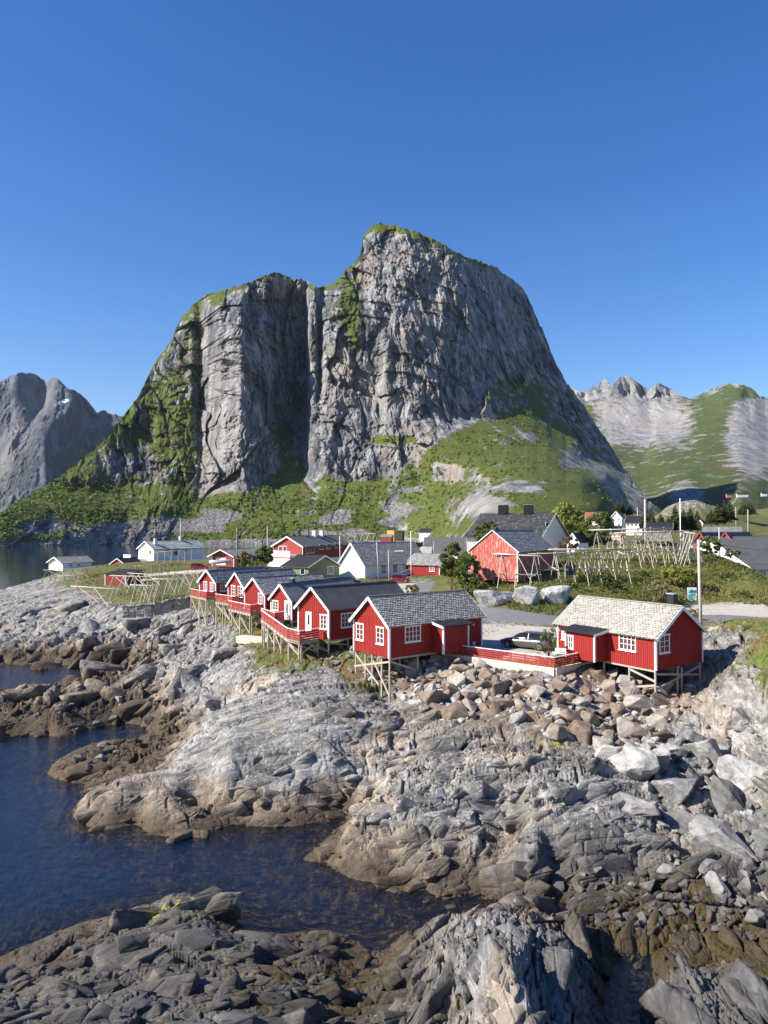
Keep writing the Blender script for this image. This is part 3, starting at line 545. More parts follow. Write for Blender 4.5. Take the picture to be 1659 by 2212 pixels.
def mountain(name, mat_, u0, u1, nu, nv, top, base, D0, rows, cols, off, disp, jag, gfun, extra=None, bk=3):
    """a massif as terrain: for every bearing a profile from foot to crest at its real distance, with relief along the ground"""
    us = np.linspace(u0, u1, nu); tp = np.interp(us, *zip(*top)); bs = np.interp(us, *zip(*base))
    jg = jag*(1.2*fbm(us*.035, us*0+3, 5, .65)+.7*np.abs(pn(us*.09, us*0+8))+.5*np.abs(pn(us*.23, us*0+5)))
    T = np.linspace(0, 1, nv)[:, None]; U = np.broadcast_to(us, (nv, nu)); V = bs+(tp-bs)*T-jg*np.clip((bs-tp)/150, 0, 1)*T**12
    D = np.interp(V, [q[0] for q in D0], [q[1] for q in D0])+hb(blur(blur(bil(rows, cols, off, V, U), bk, 1), bk*3, 0), U, V, name)
    xc = (U-CX)/FPX; yc = (CY-V)/FPX; fy = ct-st_*yc; kz = st_+ct*yc
    X = xc/fy*D; Z = H+kz/fy*D
    slope = np.abs(np.gradient(Z, axis=0))/(np.abs(np.gradient(D, axis=0))+1e-3)
    O_ = D-np.interp(V, [q[0] for q in D0], [q[1] for q in D0])
    sx = blur(np.minimum(np.abs(np.gradient(D, axis=1)/(np.gradient(X, axis=1)+1e-3)), 5), 8, 1)
    D = D+disp(X+.3*O_, Z, U, V)/(1+1.3*np.maximum(sx-.35, 0)*(ss(960, 1080, U) if name == 'mountain' else 1))*np.clip(ss(.12, .7, blur(blur(np.minimum(slope, 3), 14, 1), 8, 0)), .40-.32*ss(960, 1060, U), 1)
    X = xc/fy*D; Z = H+kz/fy*D; Y = D.copy()
    # normals
    A = np.stack([X, Y, Z], -1); du = np.gradient(A, axis=1); dv = np.gradient(A, axis=0); n = np.cross(du, dv); n /= np.linalg.norm(n, axis=-1, keepdims=True)+1e-9
    nz = np.abs(n[..., 2]); att = gfun(X, Z, U, V, nz, n)
    # back side, so that the massif is a solid hill from the side too
    nb = 14; B = []
    for k in range(1, nb+1):
        s = k/nb; q = A[-1].copy(); q[:, 1] += s*D.mean()*.45; q[:, 2] = A[-1][:, 2]*(1-s**1.3)-5*s+(8*pn(q[:, 0]*.02, q[:, 1]*.02) if k < nb else 0); B.append(q)
    A = np.concatenate([A, np.stack(B)]); att = {k_: np.concatenate([a, np.repeat(a[-1:], nb, 0)]) for k_, a in att.items()}
    o = grid_mesh(name, A, nu, nv+nb, mat_, att); tag(o, kind='structure'); return o, A, att
# the great peak across the fjord
topM = [(-150,1132),(0,1108),(60,1072),(130,1030),(165,1002),(200,975),(230,943),(262,906),(285,876),(300,855),(318,818),(330,793),(350,762),(370,735),(382,708),(395,684),(410,668),(420,655),(440,645),(452,635),(475,630),(500,624),(520,618),(545,608),(560,600),(585,593),(605,589),(622,598),(636,606),(650,604),(668,612),(682,623),(690,620),(712,617),(722,608),(735,598),(750,580),(765,568),(777,556),(781,540),(784,517),(792,501),(803,490),(822,484),(845,487),(862,492),(900,502),(940,520),(985,545),(1010,557),(1040,567),(1065,578),(1085,590),(1105,602),(1122,617),(1138,638),(1150,664),(1162,694),(1180,733),(1192,766),(1204,792),(1222,826),(1240,848),(1255,868),(1280,908),(1310,950),(1340,1000),(1370,1046),(1400,1083),(1440,1110)]
baseM = [(-150,1196),(0,1189),(100,1184),(200,1180),(430,1178),(600,1176),(900,1172),(1000,1180),(1440,1180)]
D0M = [(484,1500),(600,1400),(700,1330),(800,1285),(900,1240),(1000,1195),(1040,1170),(1100,1080),(1150,1015),(1180,985)]
colsM = [-150,0,130,262,330,385,415,432,448,475,520,565,600,625,652,661,668,682,690,700,730,765,800,820,832,845,900,960,1010,1060,1100,1150,1200,1260,1300,1340,1400,1440]
rowsM = [500,600,680,800,900,960,1000,1040,1100,1180]
def row(s): return [float(a) for a in s.split()]
offM = [
 row('0 0 0 0 60 60 30 30 20 0 -10 -10 10 40 40 40 20 20 60 90 70 30 0 -5 -5 -10 -10 10 60 140 220 320 400 450 450 450 450 450'),
 row('0 0 0 60 90 60 30 30 0 -20 -30 -30 10 30 20 50 50 20 60 90 50 10 -15 -25 -25 -25 -10 15 70 150 250 350 430 460 450 450 450 450'),
 row('-50 0 0 90 110 70 40 60 15 -45 -60 10 80 120 140 140 20 25 70 25 0 -5 -20 -25 -30 -30 -15 10 60 130 230 340 420 460 450 450 450 450'),
 row('-150 -60 0 110 110 60 50 75 20 -45 -75 -5 85 140 180 170 35 30 70 15 -20 -10 0 -5 -45 -40 -30 -5 40 95 165 260 350 440 500 520 550 550'),
 row('-173 -124 -49 24 60 40 40 65 20 -50 -85 -10 80 140 185 165 0 -15 -10 -20 -25 -20 -15 -20 -40 -40 -45 -25 0 30 60 110 210 320 400 450 500 520'),
 row('-186 -148 -74 -6 20 10 30 55 35 -20 -60 -40 15 50 80 60 -5 -20 -25 -30 -30 -30 -30 -35 -50 -60 -80 -90 -100 -110 -110 -40 70 200 300 360 450 500'),
 row('-192 -161 -99 -24 -5 -5 15 35 20 -15 -50 -25 10 25 40 30 -5 -15 -22 -28 -32 -35 -35 -40 -50 -60 -80 -150 -200 -230 -260 -260 -220 100 220 330 450 500'),
 row('-198 -173 -117 -43 -30 -20 0 20 10 -10 -40 -20 0 0 0 -5 -10 -15 -20 -25 -30 -35 -40 -45 -50 -60 -80 -110 -220 -330 -380 -400 -380 -330 -90 160 330 400'),
 row('-204 -179 -130 -68 -50 -20 0 0 0 0 0 0 0 0 0 0 0 0 0 0 0 0 0 0 0 0 -60 -160 -330 -430 -460 -480 -480 -460 -400 -60 100 200'),
 row('-204 -173 -99 -37 -10 0 0 0 0 0 0 0 0 0 0 0 0 0 0 0 0 0 0 0 0 0 -80 -180 -380 -440 -470 -500 -500 -500 -480 -350 -100 0'),
]
# line under the cliffs, where talus and birch scrub begin
cliffM = [(-150,1090),(0,1085),(130,1060),(262,1075),(330,1120),(400,1100),(430,1085),(480,1065),(520,1070),(560,1040),(600,1010),(640,975),(660,985),(720,1035),(800,1040),(860,1020),(900,985),(960,950),(1020,920),(1060,890),(1090,840),(1130,845),(1170,915),(1200,955),(1250,1000),(1290,1035),(1320,1085),(1345,1150),(1440,1185)]
def dispM(X, Z, U, V):
    cl = np.interp(U, *zip(*cliffM)); c = blur(ss(15, -30, V-cl), 4, 1); k_ = ss(1080, 1180, U); c = c*(1-k_)+blur(ss(40, -60, V-cl), 26, 1)*k_; c = np.maximum(c, .22)
    hill = ss(980, 1040, U)*ss(940, 980, V)
    lean = .12+.2*ss(600, 300, U)
    q = X+lean*Z+22*fbm(X*.006, Z*.006, 3)+8*fbm(X*.02, Z*.02, 2); zz = Z+14*fbm(X*.015+4, Z*.012, 3); d = 0
    d = d+20*rid(q*.011, zz*.0045, 3)+11*rid(q*.028+4, zz*.011, 3)+5*rid(q*.065, zz*.028, 3)+3*rid(q*.15+2, zz*.06, 3)+1.6*rid(q*.4, zz*.2, 3)
    def fac(sx, sz, sd, off, tl, cr):
        f1, e, h, tx, ty = worley(q*sx+.2*pn(zz*sz, q*sx), zz*sz, sd); return (h-.5)*off+((h*7 % 1)-.5)*tl*tx+((h*13 % 1)-.5)*tl*.7*ty-cr*ss(.08, 0, e)
    d = d+fac(.017, .007, 4, 26, 46, -3)+fac(.045, .02, 5, 13, 22, -2)+fac(.11, .055, 6, 5, 9, -1)+fac(.28, .15, 7, 2, 4, 0)
    st = (Z+.35*X)*.022+1.0*fbm(X*.008, Z*.015+7, 4); fr = st-np.floor(st); d = d-11*(ss(0, .2, fr)-fr)*ss(-.05, .3, pn(X*.008+3, Z*.008)+.15)
    d = d-24
    edge = np.clip((V-np.interp(U, *zip(*topM)))/25, 0, 1)*.6+.4
    d = 1.0*d*c*edge*(1-.35*hill)
    # talus and foothills
    hk = blur(ss(1000, 1060, U)*ss(900, 960, V), 6, 1)
    f1, e, h, tx, ty = worley(X*.022+.3*pn(X*.03, Z*.06), Z*.05, 8); d = d+hk*((h-.5)*22+(h*7 % 1-.5)*tx*26)
    f1, e, h, tx, ty = worley(X*.06, Z*.13, 9); d = d+hk*((h-.5)*8+(h*7 % 1-.5)*tx*10)
    d = d+(1-c)*(5*fbm(X*.02, Z*.04, 4)+2.*rid(X*.07, Z*.15, 3))
    return d
def Y_(V): return V*.02
def gM(X, Z, U, V, nz, n):
    cl = np.interp(U, *zip(*cliffM)); below = ss(-12, 14, V-cl); nzb = blur(blur(nz, 3, 0), 3, 1)
    tp_ = np.interp(U, *zip(*topM)); cap = ss(14, 2, V-tp_)*.35*(ss(1250, 1150, U))
    g = ss(.22, .52, nzb)*.5+cap
    g = np.where(U < 430, g+.17*ss(440, 400, U)+.12*ss(300, 120, U), g-.05)
    def bl(u, v, ru, rv, s=1): return s*np.exp(-((U-u)/ru)**2-((V-v)/rv)**2)
    g = g+bl(865, 492, 60, 9, .9)+bl(930, 520, 40, 9, .5)+bl(755, 650, 22, 55, .5)+bl(775, 730, 16, 30, .55)+bl(760, 690, 12, 50, .4)+bl(470, 650, 25, 30, .45)+bl(432, 760, 10, 120, .5)+bl(610, 950, 20, 40, .5)+bl(590, 850, 25, 120, .22)+bl(840, 950, 60, 10, .5)+bl(1120, 870, 60, 45, .5)+bl(1200, 960, 60, 40, .25)+bl(350, 870, 60, 50, .12)+bl(390, 940, 40, 40, .12)+bl(60, 1100, 130, 30, .3)
    g = g-bl(300, 1010, 70, 40, .25)-bl(520, 800, 80, 220, .35)-bl(720, 900, 60, 130, .25)-bl(900, 750, 140, 180, .35)-bl(230, 1000, 45, 25, .2)
    nzz = fbm(X*.012, Z*.03+Y_(V), 4, .6)
    g = g*(1-below)+below*(.72+.5*nzz+.6*(np.clip(nzb, .3, .9)-.7)-(.18-.2*fbm(X*.03, Z*.08, 4, .6))*ss(980, 1060, U)*ss(1330, 1250, U)-.06*ss(420, 300, U)+.15*ss(.75, .95, nzb))
    sc = bl(450, 1125, 85, 26, 1.6)+bl(360, 1150, 60, 14, 1.4)+bl(770, 1130, 70, 28, 1.5)+bl(840, 1100, 60, 18, 1.2)+bl(690, 1145, 50, 14, 1.2)+bl(900, 1060, 40, 12, .8)
    sc = np.maximum(sc, ss(1160, 1174, V)*ss(1000, 960, U)*1.6)*ss(-40, 10, V-cl)*ss(-.25, .25, pn(X*.02, Z*.06)+.12)
    sc = np.clip(sc*1.3-.35*(1-fbm(X*.02, Z*.05, 5, .65)*2.2), 0, 1); rockhill = bl(1050, 1090, 50, 22, .6)+bl(1130, 1050, 60, 14, .5)+bl(1230, 1000, 25, 25, .45)+bl(90, 1140, 60, 12, .6)+bl(240, 1150, 70, 20, .9)
    g = g-rockhill; g = g*(1-sc)
    pale = bl(920, 600, 70, 90, .8)+bl(520, 960, 60, 90, .7)+bl(480, 800, 40, 90, .4)+bl(880, 850, 90, 80, .45)+bl(1060, 1090, 60, 25, .9)+bl(720, 850, 30, 120, .5)+ss(1168, 1178, V)*.6
    return dict(grass=np.clip(g, 0, 1), scree=sc, pale=np.clip(pale, 0, 1), snow=g*0)
M['mtn'] = mtn_mat('mountain rock', (.045, .049, .057), (.16, .165, .175), (.38, .38, .38), (.06, .085, .016), (.15, .18, .04))
peak, peakA, peakAtt = mountain('mountain', M['mtn'], -150, 1440, 1250, 620, topM, baseM, D0M, rowsM, colsM, offM, dispM, 7, gM, bk=5)
# left range
topL = [(-400,860),(-100,840),(0,826),(20,815),(45,807),(62,806),(80,812),(100,824),(112,816),(125,819),(138,836),(150,842),(158,843),(172,850),(176,862),(184,870),(187,901),(200,897),(222,888),(236,893),(262,900),(300,930),(360,960),(420,1000)]
baseL = [(-400,1185),(420,1185)]
D0L = [(800,4300),(900,4000),(1000,3700),(1100,3300),(1185,2800)]
colsL = [-400,-100,0,30,75,100,120,150,172,188,230,300,420]
offL = [row('0 0 0 -60 120 200 -20 100 200 600 700 700 700'), row('0 0 -60 -100 60 60 -150 -100 60 500 700 700 700'), row('0 -100 -50 -200 -250 -300 100 300 380 450 500 500 500'), row('0 -200 -300 -350 -350 -300 -200 0 100 200 200 200 200'), row('0 -200 -300 -300 -300 -200 -200 -100 0 0 0 0 0')]
def dispL(X, Z, U, V):
    q = X+.5*Z+60*fbm(X*.002, Z*.002, 3)
    d = 120*rid(q*.0025, Z*.001, 4)+70*rid(q*.008, Z*.003, 4)+25*rid(q*.025, Z*.01, 4)+12*rid(q*.07, Z*.03, 3)
    return d*np.clip((V-780)/60, .3, 1)
def gL(X, Z, U, V, nz, n):
    g = ss(.35, .65, blur(blur(nz, 3, 0), 3, 1))*.40+.05*ss(880, 1080, V)+.3*np.exp(-((U-160)/50)**2-((V-985)/12)**2)
    sn = np.exp(-((U-136)/13)**4-((V-868+.35*(U-136))/3.2)**4)*(pn(U*.15, V*.3) > -.35)
    return dict(grass=np.clip(g, 0, 1), scree=g*0, pale=np.clip(.5*np.exp(-((U-60-(V-900)*-.5)/30)**2), 0, 1), snow=np.clip(sn*1.5, 0, 1))
M['mtnL'] = mtn_mat('far slope rock', (.022, .028, .042), (.055, .065, .085), (.12, .135, .16), (.035, .06, .025), (.08, .11, .045), .35, (.22, .24, .27))
mountain('far_hills', M['mtnL'], -400, 420, 520, 360, topL, baseL, D0L, [800, 880, 960, 1060, 1185], colsL, offL, dispL, 5, gL, bk=9)
# right range
topR = [(1150,900),(1225,845),(1243,840),(1255,848),(1270,847),(1283,832),(1291,836),(1297,824),(1306,819),(1314,826),(1322,838),(1330,822),(1340,813),(1352,811),(1366,818),(1385,832),(1402,845),(1411,838),(1418,828),(1428,830),(1450,842),(1470,853),(1490,862),(1508,857),(1522,847),(1545,838),(1560,832),(1580,829),(1600,830),(1615,836),(1630,843),(1640,857),(1659,861),(1760,900),(1950,930)]
baseR = [(1150,1128),(1950,1128)]
D0R = [(810,4600),(860,4350),(900,4000),(950,3500),(1000,2900),(1060,2200),(1128,1500)]
colsR = [1150,1243,1300,1345,1385,1408,1412,1450,1490,1520,1560,1600,1640,1659,1760,1950]
offR = [row('0 0 0 -60 0 120 -60 40 100 60 -100 -150 -50 0 0 0'), row('0 0 0 -60 0 120 -60 40 60 0 -300 -450 -250 -100 0 0'), row('0 0 -50 -50 0 60 60 0 -200 -400 -550 -600 -400 -300 -200 0'), row('0 0 0 0 0 -100 -200 -300 -400 -500 -550 -600 -450 -350 -250 0'), row('0 0 0 0 0 -100 -100 -300 -400 -400 -500 -600 -500 -400 -300 0'), row('0 0 0 0 0 0 0 0 0 0 0 -200 -150 -100 0 0')]
def dispR(X, Z, U, V):
    q = X+.2*Z+50*fbm(X*.002, Z*.002, 3); c = ss(1040, 900, V)*.8+.2
    return c*(110*rid(q*.004, Z*.0016, 4)+70*rid(q*.011, Z*.005, 4)+22*rid(q*.03, Z*.014, 4)+9*rid(q*.08, Z*.04, 3))*np.clip((V-800)/50, .3, 1)
def gR(X, Z, U, V, nz, n):
    def bl(u, v, ru, rv, s=1): return s*np.exp(-((U-u)/ru)**2-((V-v)/rv)**2)
    g = ss(.25, .6, blur(blur(nz, 3, 0), 3, 1))*.4+.25*ss(890, 990, V)+bl(1540, 900, 70, 50, .4)+bl(1600, 850, 40, 12, .5)+bl(1270, 900, 30, 30, .3)-bl(1600, 940, 28, 55, .6)-bl(1640, 960, 30, 60, .5)-bl(1480, 1065, 40, 16, .4)-bl(1400, 920, 90, 35, .5)
    return dict(grass=np.clip(g, 0, 1), scree=np.clip(bl(1470, 1000, 12, 10, .8)+bl(1650, 1045, 20, 7, .8), 0, 1), pale=np.clip(bl(1370, 895, 80, 28, 1.2)+bl(1480, 895, 60, 14, .8), 0, 1), snow=g*0)
M['mtnR'] = mtn_mat('far range rock', (.15, .155, .16), (.25, .25, .25), (.38, .365, .35), (.05, .075, .02), (.11, .135, .035), .4)
mountain('far_hills', M['mtnR'], 1150, 1950, 560, 360, topR, baseR, D0R, [820, 860, 910, 960, 1040, 1128], colsR, offR, dispR, 4, gR, bk=10)

# ------------------------------------------------------------------ roads, gravel
def strip(name, left, right, m, n=60, k=8, lift=.045, kind='structure'):
    def res(pts):
        pts = [Vector(p) for p in pts]; L = [0]
        for a, b in zip(pts, pts[1:]): L.append(L[-1]+(b-a).length)
        t = np.linspace(0, L[-1], n); return np.stack([np.interp(t, L, [p[i] for p in pts]) for i in (0, 1)], 1)
    a, b = res(left), res(right); V = np.zeros((k, n, 3))
    for j in range(k):
        q = a+(b-a)*j/(k-1)
        for i in range(n): V[j, i] = (q[i, 0], q[i, 1], hgt(q[i, 0], q[i, 1])+lift)
    V[0, :, 2] -= .12; V[-1, :, 2] -= .12
    return tag(grid_mesh(name, V, n, k, m), kind=kind)
def gxy(*l): return [(p.x, p.y) for p in (G(u, v, z) for u, v, z in l)]
strip('road', gxy((890,1262,8.15),(893,1272,8),(905,1290,7.85),(940,1308,7.8),(1000,1322,7.75),(1050,1338,7.7),(1130,1346,7.7),(1240,1352,7.8),(1400,1352,8.1),(1520,1343,8.3),(1700,1346,8.5)),
      gxy((945,1259,8.15),(935,1272,8),(930,1284,7.9),(960,1297,7.8),(1010,1309,7.75),(1050,1319,7.7),(1130,1325,7.7),(1240,1330,7.8),(1400,1330,8.1),(1520,1325,8.3),(1700,1330,8.5)), M['asphalt'], 120, 10)
strip('gravel_yard', gxy((1010,1404,7.3),(1090,1420,7.3),(1150,1428,7.3),(1200,1420,7.3)), gxy((1035,1341,7.7),(1100,1345,7.7),(1150,1349,7.7),(1215,1352,7.75)), M['gravel'], 50, 30, .035)
strip('gravel_yard', gxy((840,1262,8.15),(840,1272,8.1),(880,1284,7.9)), gxy((900,1257,8.15),(900,1262,8.1),(896,1275,7.95)), M['gravel'], 30, 16, .035)
strip('gravel_yard', gxy((1470,1325,8.3),(1560,1326,8.35),(1700,1331,8.5)), gxy((1480,1306,8.4),(1560,1301,8.45),(1640,1300,8.5)), M['gravel'], 50, 16, .035)
strip('path', gxy((250,1246,7.6),(340,1240,8),(430,1238,8.2),(470,1234,8.4)), gxy((270,1240,7.7),(345,1235,8.1),(430,1231,8.4),(465,1229,8.5)), M['gravel'], 50, 6, .1)

# ------------------------------------------------------------------ houses
def hit(u, v, p0, n):          # view line meets a wall plane
    d = Vector(ray(u, v)); o = Vector((0, 0, H)); t = (Vector(p0)-o).dot(n)/d.dot(n); return o+d*t
def roof_slope(mb, kind, E0, L, U, n):
    """E0 eave start, L along the eave, U up the slope, n outward normal"""
    ll, uu = L.length, U.length; l, u_ = L/ll, U/uu
    if kind[0] == 'slate':
        w, h = kind[1], kind[2]; rows = int(uu/h)+1; cols = int(ll/w)+1; w = ll/cols; h = uu/rows
        for r in range(rows):
            for c in range(cols):
                sh = (r % 2)*.5*w; x0 = c*w+sh; x1 = min(x0+w*.97, ll)
                if x0 > ll-.02: continue
                j = random.uniform(-.012, .018); b = E0+u_*(r*h-h*.12+random.uniform(-.02, .02))+n*(.055+j); t_ = E0+u_*min((r+1)*h+h*.1, uu)+n*.012
                xm = (x0+x1)/2; q = h*.28
                mb.add([b+l*x0+u_*q, b+l*(x0+.22*w), b+l*(x1-.22*w), b+l*x1+u_*q, t_+l*x1, t_+l*x0], [(0, 1, 2, 3, 4, 5)], random.random())
                mb.add([b+l*(x0+.22*w), b+l*(x1-.22*w), b+l*(x1-.22*w)-n*.05, b+l*(x0+.22*w)-n*.05], [(1, 0, 3, 2)], .0)
    elif kind[0] in ('corr', 'seam'):
        pr = kind[1]; nn = max(1, int(ll/pr)); pr = ll/nn; pf = ((0, 0), (.25, .8), (.5, 1), (.75, .8)) if kind[0] == 'corr' else ((0, 0), (.03, 1), (.09, 1), (.12, 0))
        hh = .035 if kind[0] == 'corr' else .05; vs = []
        for c in range(nn):
            for a, b in pf: vs.append((c*pr+a*pr, b*hh))
        vs.append((ll, 0)); V = []
        for x, z in vs: V += [E0+l*x+n*(z+.02), E0+l*x+U+n*(z+.02)]
        mb.add(V, [(2*i, 2*i+2, 2*i+3, 2*i+1) for i in range(len(vs)-1)])
    else: mb.quad(E0+n*.02, E0+L+n*.02, E0+L+U+n*.02, E0+U+n*.02)
def window(par, face, s0, s1, z0, z1, nx=2, ny=3, m='white', glass_='glass', cs=.10, name='window'):
    """face = (origin, unit along, outward normal)"""
    o, a, n = face; w = s1-s0; h = z1-z0; zv = Vector((0, 0, 1)); base = o+a*s0; base = Vector((base.x, base.y, z0))
    f = MB(); d = .055
    f.box(base+n*.004, a*cs, n*d, zv*h); f.box(base+a*(w-cs)+n*.004, a*cs, n*d, zv*h)
    f.box(base+a*cs+n*.004, a*(w-2*cs), n*d, zv*cs); f.box(base-a*.04+zv*(h-cs*.9)+n*.005, a*(w+.08), n*(d+.02), zv*cs*1.15)
    f.box(base-a*.05-zv*.05+n*.005, a*(w+.1), n*(d+.06), zv*.055)
    iw, ih = w-2*cs, h-2*cs
    for i in range(1, nx):
        wd = .07 if (nx == 2 or i == nx//2 or nx > 3) else .05
        f.box(base+a*(cs+iw*i/nx-wd/2)+zv*cs+n*.02, a*wd, n*.03, zv*ih)
    for j in range(1, ny): f.box(base+a*cs+zv*(cs+ih*j/ny-.018)+n*.022, a*iw, n*.02, zv*.036)
    wo = f.build(name, M[m], par); g = MB(); g.quad(base+a*cs+zv*cs+n*.016, base+a*(w-cs)+zv*cs+n*.016, base+a*(w-cs)+zv*(h-cs)+n*.016, base+a*cs+zv*(h-cs)+n*.016)
    g.build('pane', M[glass_], wo); return wo
def door(par, face, s0, s1, z0, z1, m='white', glassy=True, name='door'):
    o, a, n = face; zv = Vector((0, 0, 1)); b = o+a*s0; b = Vector((b.x, b.y, z0)); w, h = s1-s0, z1-z0; f = MB()
    f.box(b+n*.004, a*w, n*.05, zv*h); f.box(b-a*.08+n*.004, a*.08, n*.07, zv*(h+.08)); f.box(b+a*w+n*.004, a*.08, n*.07, zv*(h+.08)); f.box(b+zv*h+n*.004, a*w, n*.07, zv*.08)
    d = f.build(name, M[m], par); k = MB(); k.box(b+a*(w-.14)+zv*h*.47+n*.055, a*.1, n*.05, zv*.03); k.build('handle', M['metal'], d)
    if glassy:
        g = MB(); q = b+n*.057; g.quad(q+a*w*.28+zv*h*.35, q+a*w*.72+zv*h*.35, q+a*w*.72+zv*h*.88, q+a*w*.28+zv*h*.88); g.build('pane', M['glass'], d)
    return d
def house(name, label, A, B, C, zf, wh, rise, wall='red', trim='white', roof=('corr', .2), rm='sheet_char', over=.3, eo=.3, cat='house', group=None, wins=(), doors=(), battens=0, thick=.09, drop=0, corner=True, barge=.2, roofpart=True):
    A, B, C = [Vector((p[0], p[1], 0)) for p in (A, B, C)]
    e1 = C-A; e2 = B-A; Dd = A+e1+e2; cen = (A+Dd)/2; u1 = e1.normalized(); u2 = e2.normalized(); Z = Vector((0, 0, 1))
    root = empty(name, (cen.x, cen.y, zf), label, cat, group); zt = zf+wh; zr = zt+rise
    def at(p, z): return Vector((p.x, p.y, z))
    mA, mC = (A+B)/2, (C+Dd)/2; w = MB()
    vs = [at(A, zf-drop), at(B, zf-drop), at(Dd, zf-drop), at(C, zf-drop), at(A, zt), at(B, zt), at(Dd, zt), at(C, zt), at(mA, zr-.03), at(mC, zr-.03)]
    fs = [(0, 1, 5, 8, 4), (1, 2, 6, 5), (2, 3, 7, 9, 6), (3, 0, 4, 7), (0, 3, 2, 1)]
    if e1.cross(e2).z > 0: fs = [f[::-1] for f in fs]
    w.add(vs, fs)
    def outn(p, q):
        d = (q-p).normalized(); n = Vector((d.y, -d.x, 0)); return n if n.dot((p+q)/2-cen) > 0 else -n
    F = {'S': (A, u1, outn(A, C)), 'G': (A, u2, outn(A, B)), 'N': (B, u1, outn(B, Dd)), 'E': (C, u2, outn(C, Dd))}
    if battens:
        for k, Ln in (('S', e1.length), ('G', e2.length), ('N', e1.length), ('E', e2.length)):
            o, a, n = F[k]; c = int(Ln/battens)
            for i in range(1, c):
                s = i*Ln/c; top = zt if k in 'SN' else zt+rise*(1-abs(s/Ln-.5)*2)-.02
                w.box(at(o+a*(s-.03), zf)+n*.001, a*.06, n*.028, Z*(top-zf))
    w.build('wall', M[wall], root)
    if corner:
        for p, ks in ((A, 'SG'), (B, 'NG'), (C, 'SE'), (Dd, 'NE')):
            c = MB()
            for k in ks:
                o, a, n = F[k]; s = (p-o).dot(a); s0 = -.035 if s < .1 else s-.125
                c.box(at(o+a*s0, zf-.02)+n*.002, a*.16, n*.045, Z*(wh+.02))
            c.build('corner_board', M[trim], root)
    # roof
    ex = u1*over; r = MB(); und = MB()
    for P0, sgn in ((A, -1), (B, 1)):
        R0 = at(mA, zr)-ex; E0 = at(P0, zt)-ex; sl = (E0-R0); E0 = R0+sl*(1+eo/sl.length); L = e1+ex*2; U = R0-E0
        n = L.cross(U).normalized(); n = n if n.z > 0 else -n
        roof_slope(r, roof, E0+n*thick, L, U, n)
        und.box(E0, L, U, n*(thick-.002))
    rf = r.build('roof', M[rm], root); und.build('roof_deck', M['greywood'], rf)
    rd = MB(); rd.bar(at(mA, zr+thick+.07)-ex, at(mC, zr+thick+.07)+ex, .24, .06); rd.build('ridge_cap', M[rm], rf)
    for Q, sg in ((mA, -1), (mC, 1)):
        for P0 in (A, B):
            off = (Q-mA); R0 = at(mA, zr)+off+ex*sg+u1*sg*.02; E0 = at(P0, zt)+off+ex*sg+u1*sg*.02; sl = (E0-R0); E0 = R0+sl*(1+(eo+.03)/sl.length); b = MB(); side = (E0-R0).normalized(); nn = side.cross(u1); nn = nn if nn.z > 0 else -nn
            b.box(R0-nn*(barge-.1), E0-R0, nn*(barge+.03), u1*sg*.035); b.build('bargeboard', M[trim], root)
    for wn in wins:
        k, a0, b0, a1, b1 = wn[:5]; kw = wn[5] if len(wn) > 5 else {}; o, a, n = F[k]
        p = hit(a0, b0, o, n); q = hit(a1, b1, o, n); pz = hit((a0+a1)/2, b0, o, n).z; qz = hit((a0+a1)/2, b1, o, n).z; s = sorted(((p-o).dot(a), (q-o).dot(a)))
        window(root, F[k], s[0], s[1], min(pz, qz), max(pz, qz), **kw)
    for dn in doors:
        k, a0, b0, a1, b1 = dn[:5]; kw = dn[5] if len(dn) > 5 else {}; o, a, n = F[k]
        p = hit(a0, b0, o, n); q = hit(a1, b1, o, n); s = sorted(((p-o).dot(a), (q-o).dot(a))); pz = hit((a0+a1)/2, b0, o, n).z; qz = hit((a0+a1)/2, b1, o, n).z
        door(root, F[k], s[0], s[1], max(min(pz, qz), zf), max(pz, qz), **kw)
    return root, F, dict(A=A, B=B, C=C, D=Dd, zf=zf, zt=zt, zr=zr, u1=u1, u2=u2, mA=mA, mC=mC)
def chimney(root, s, t, q, w, h, m='brick', d=None, cap=True):     # s along ridge (m), t across (-1..1), height over ridge
    p = q['mA']+q['u1']*s+q['u2']*t; c = MB(); d = d or w
    c.box(Vector((p.x, p.y, q['zr']-.9))-q['u1']*w/2-q['u2']*d/2, q['u1']*w, q['u2']*d, (0, 0, h+.9))
    ch = c.build('chimney', M[m], root)
    if cap:
        c = MB(); c.box(Vector((p.x, p.y, q['zr']+h))-q['u1']*(w/2+.05)-q['u2']*(d/2+.05), q['u1']*(w+.1), q['u2']*(d+.1), (0, 0, .08)); c.build('chimney_cap', M['metal'], ch)
def wr(r, k, x0, y0, x1, y1, **kw): a = r(x0, y0); b = r(x1, y1); return (k, a[0], a[1], b[0], b[1], kw)
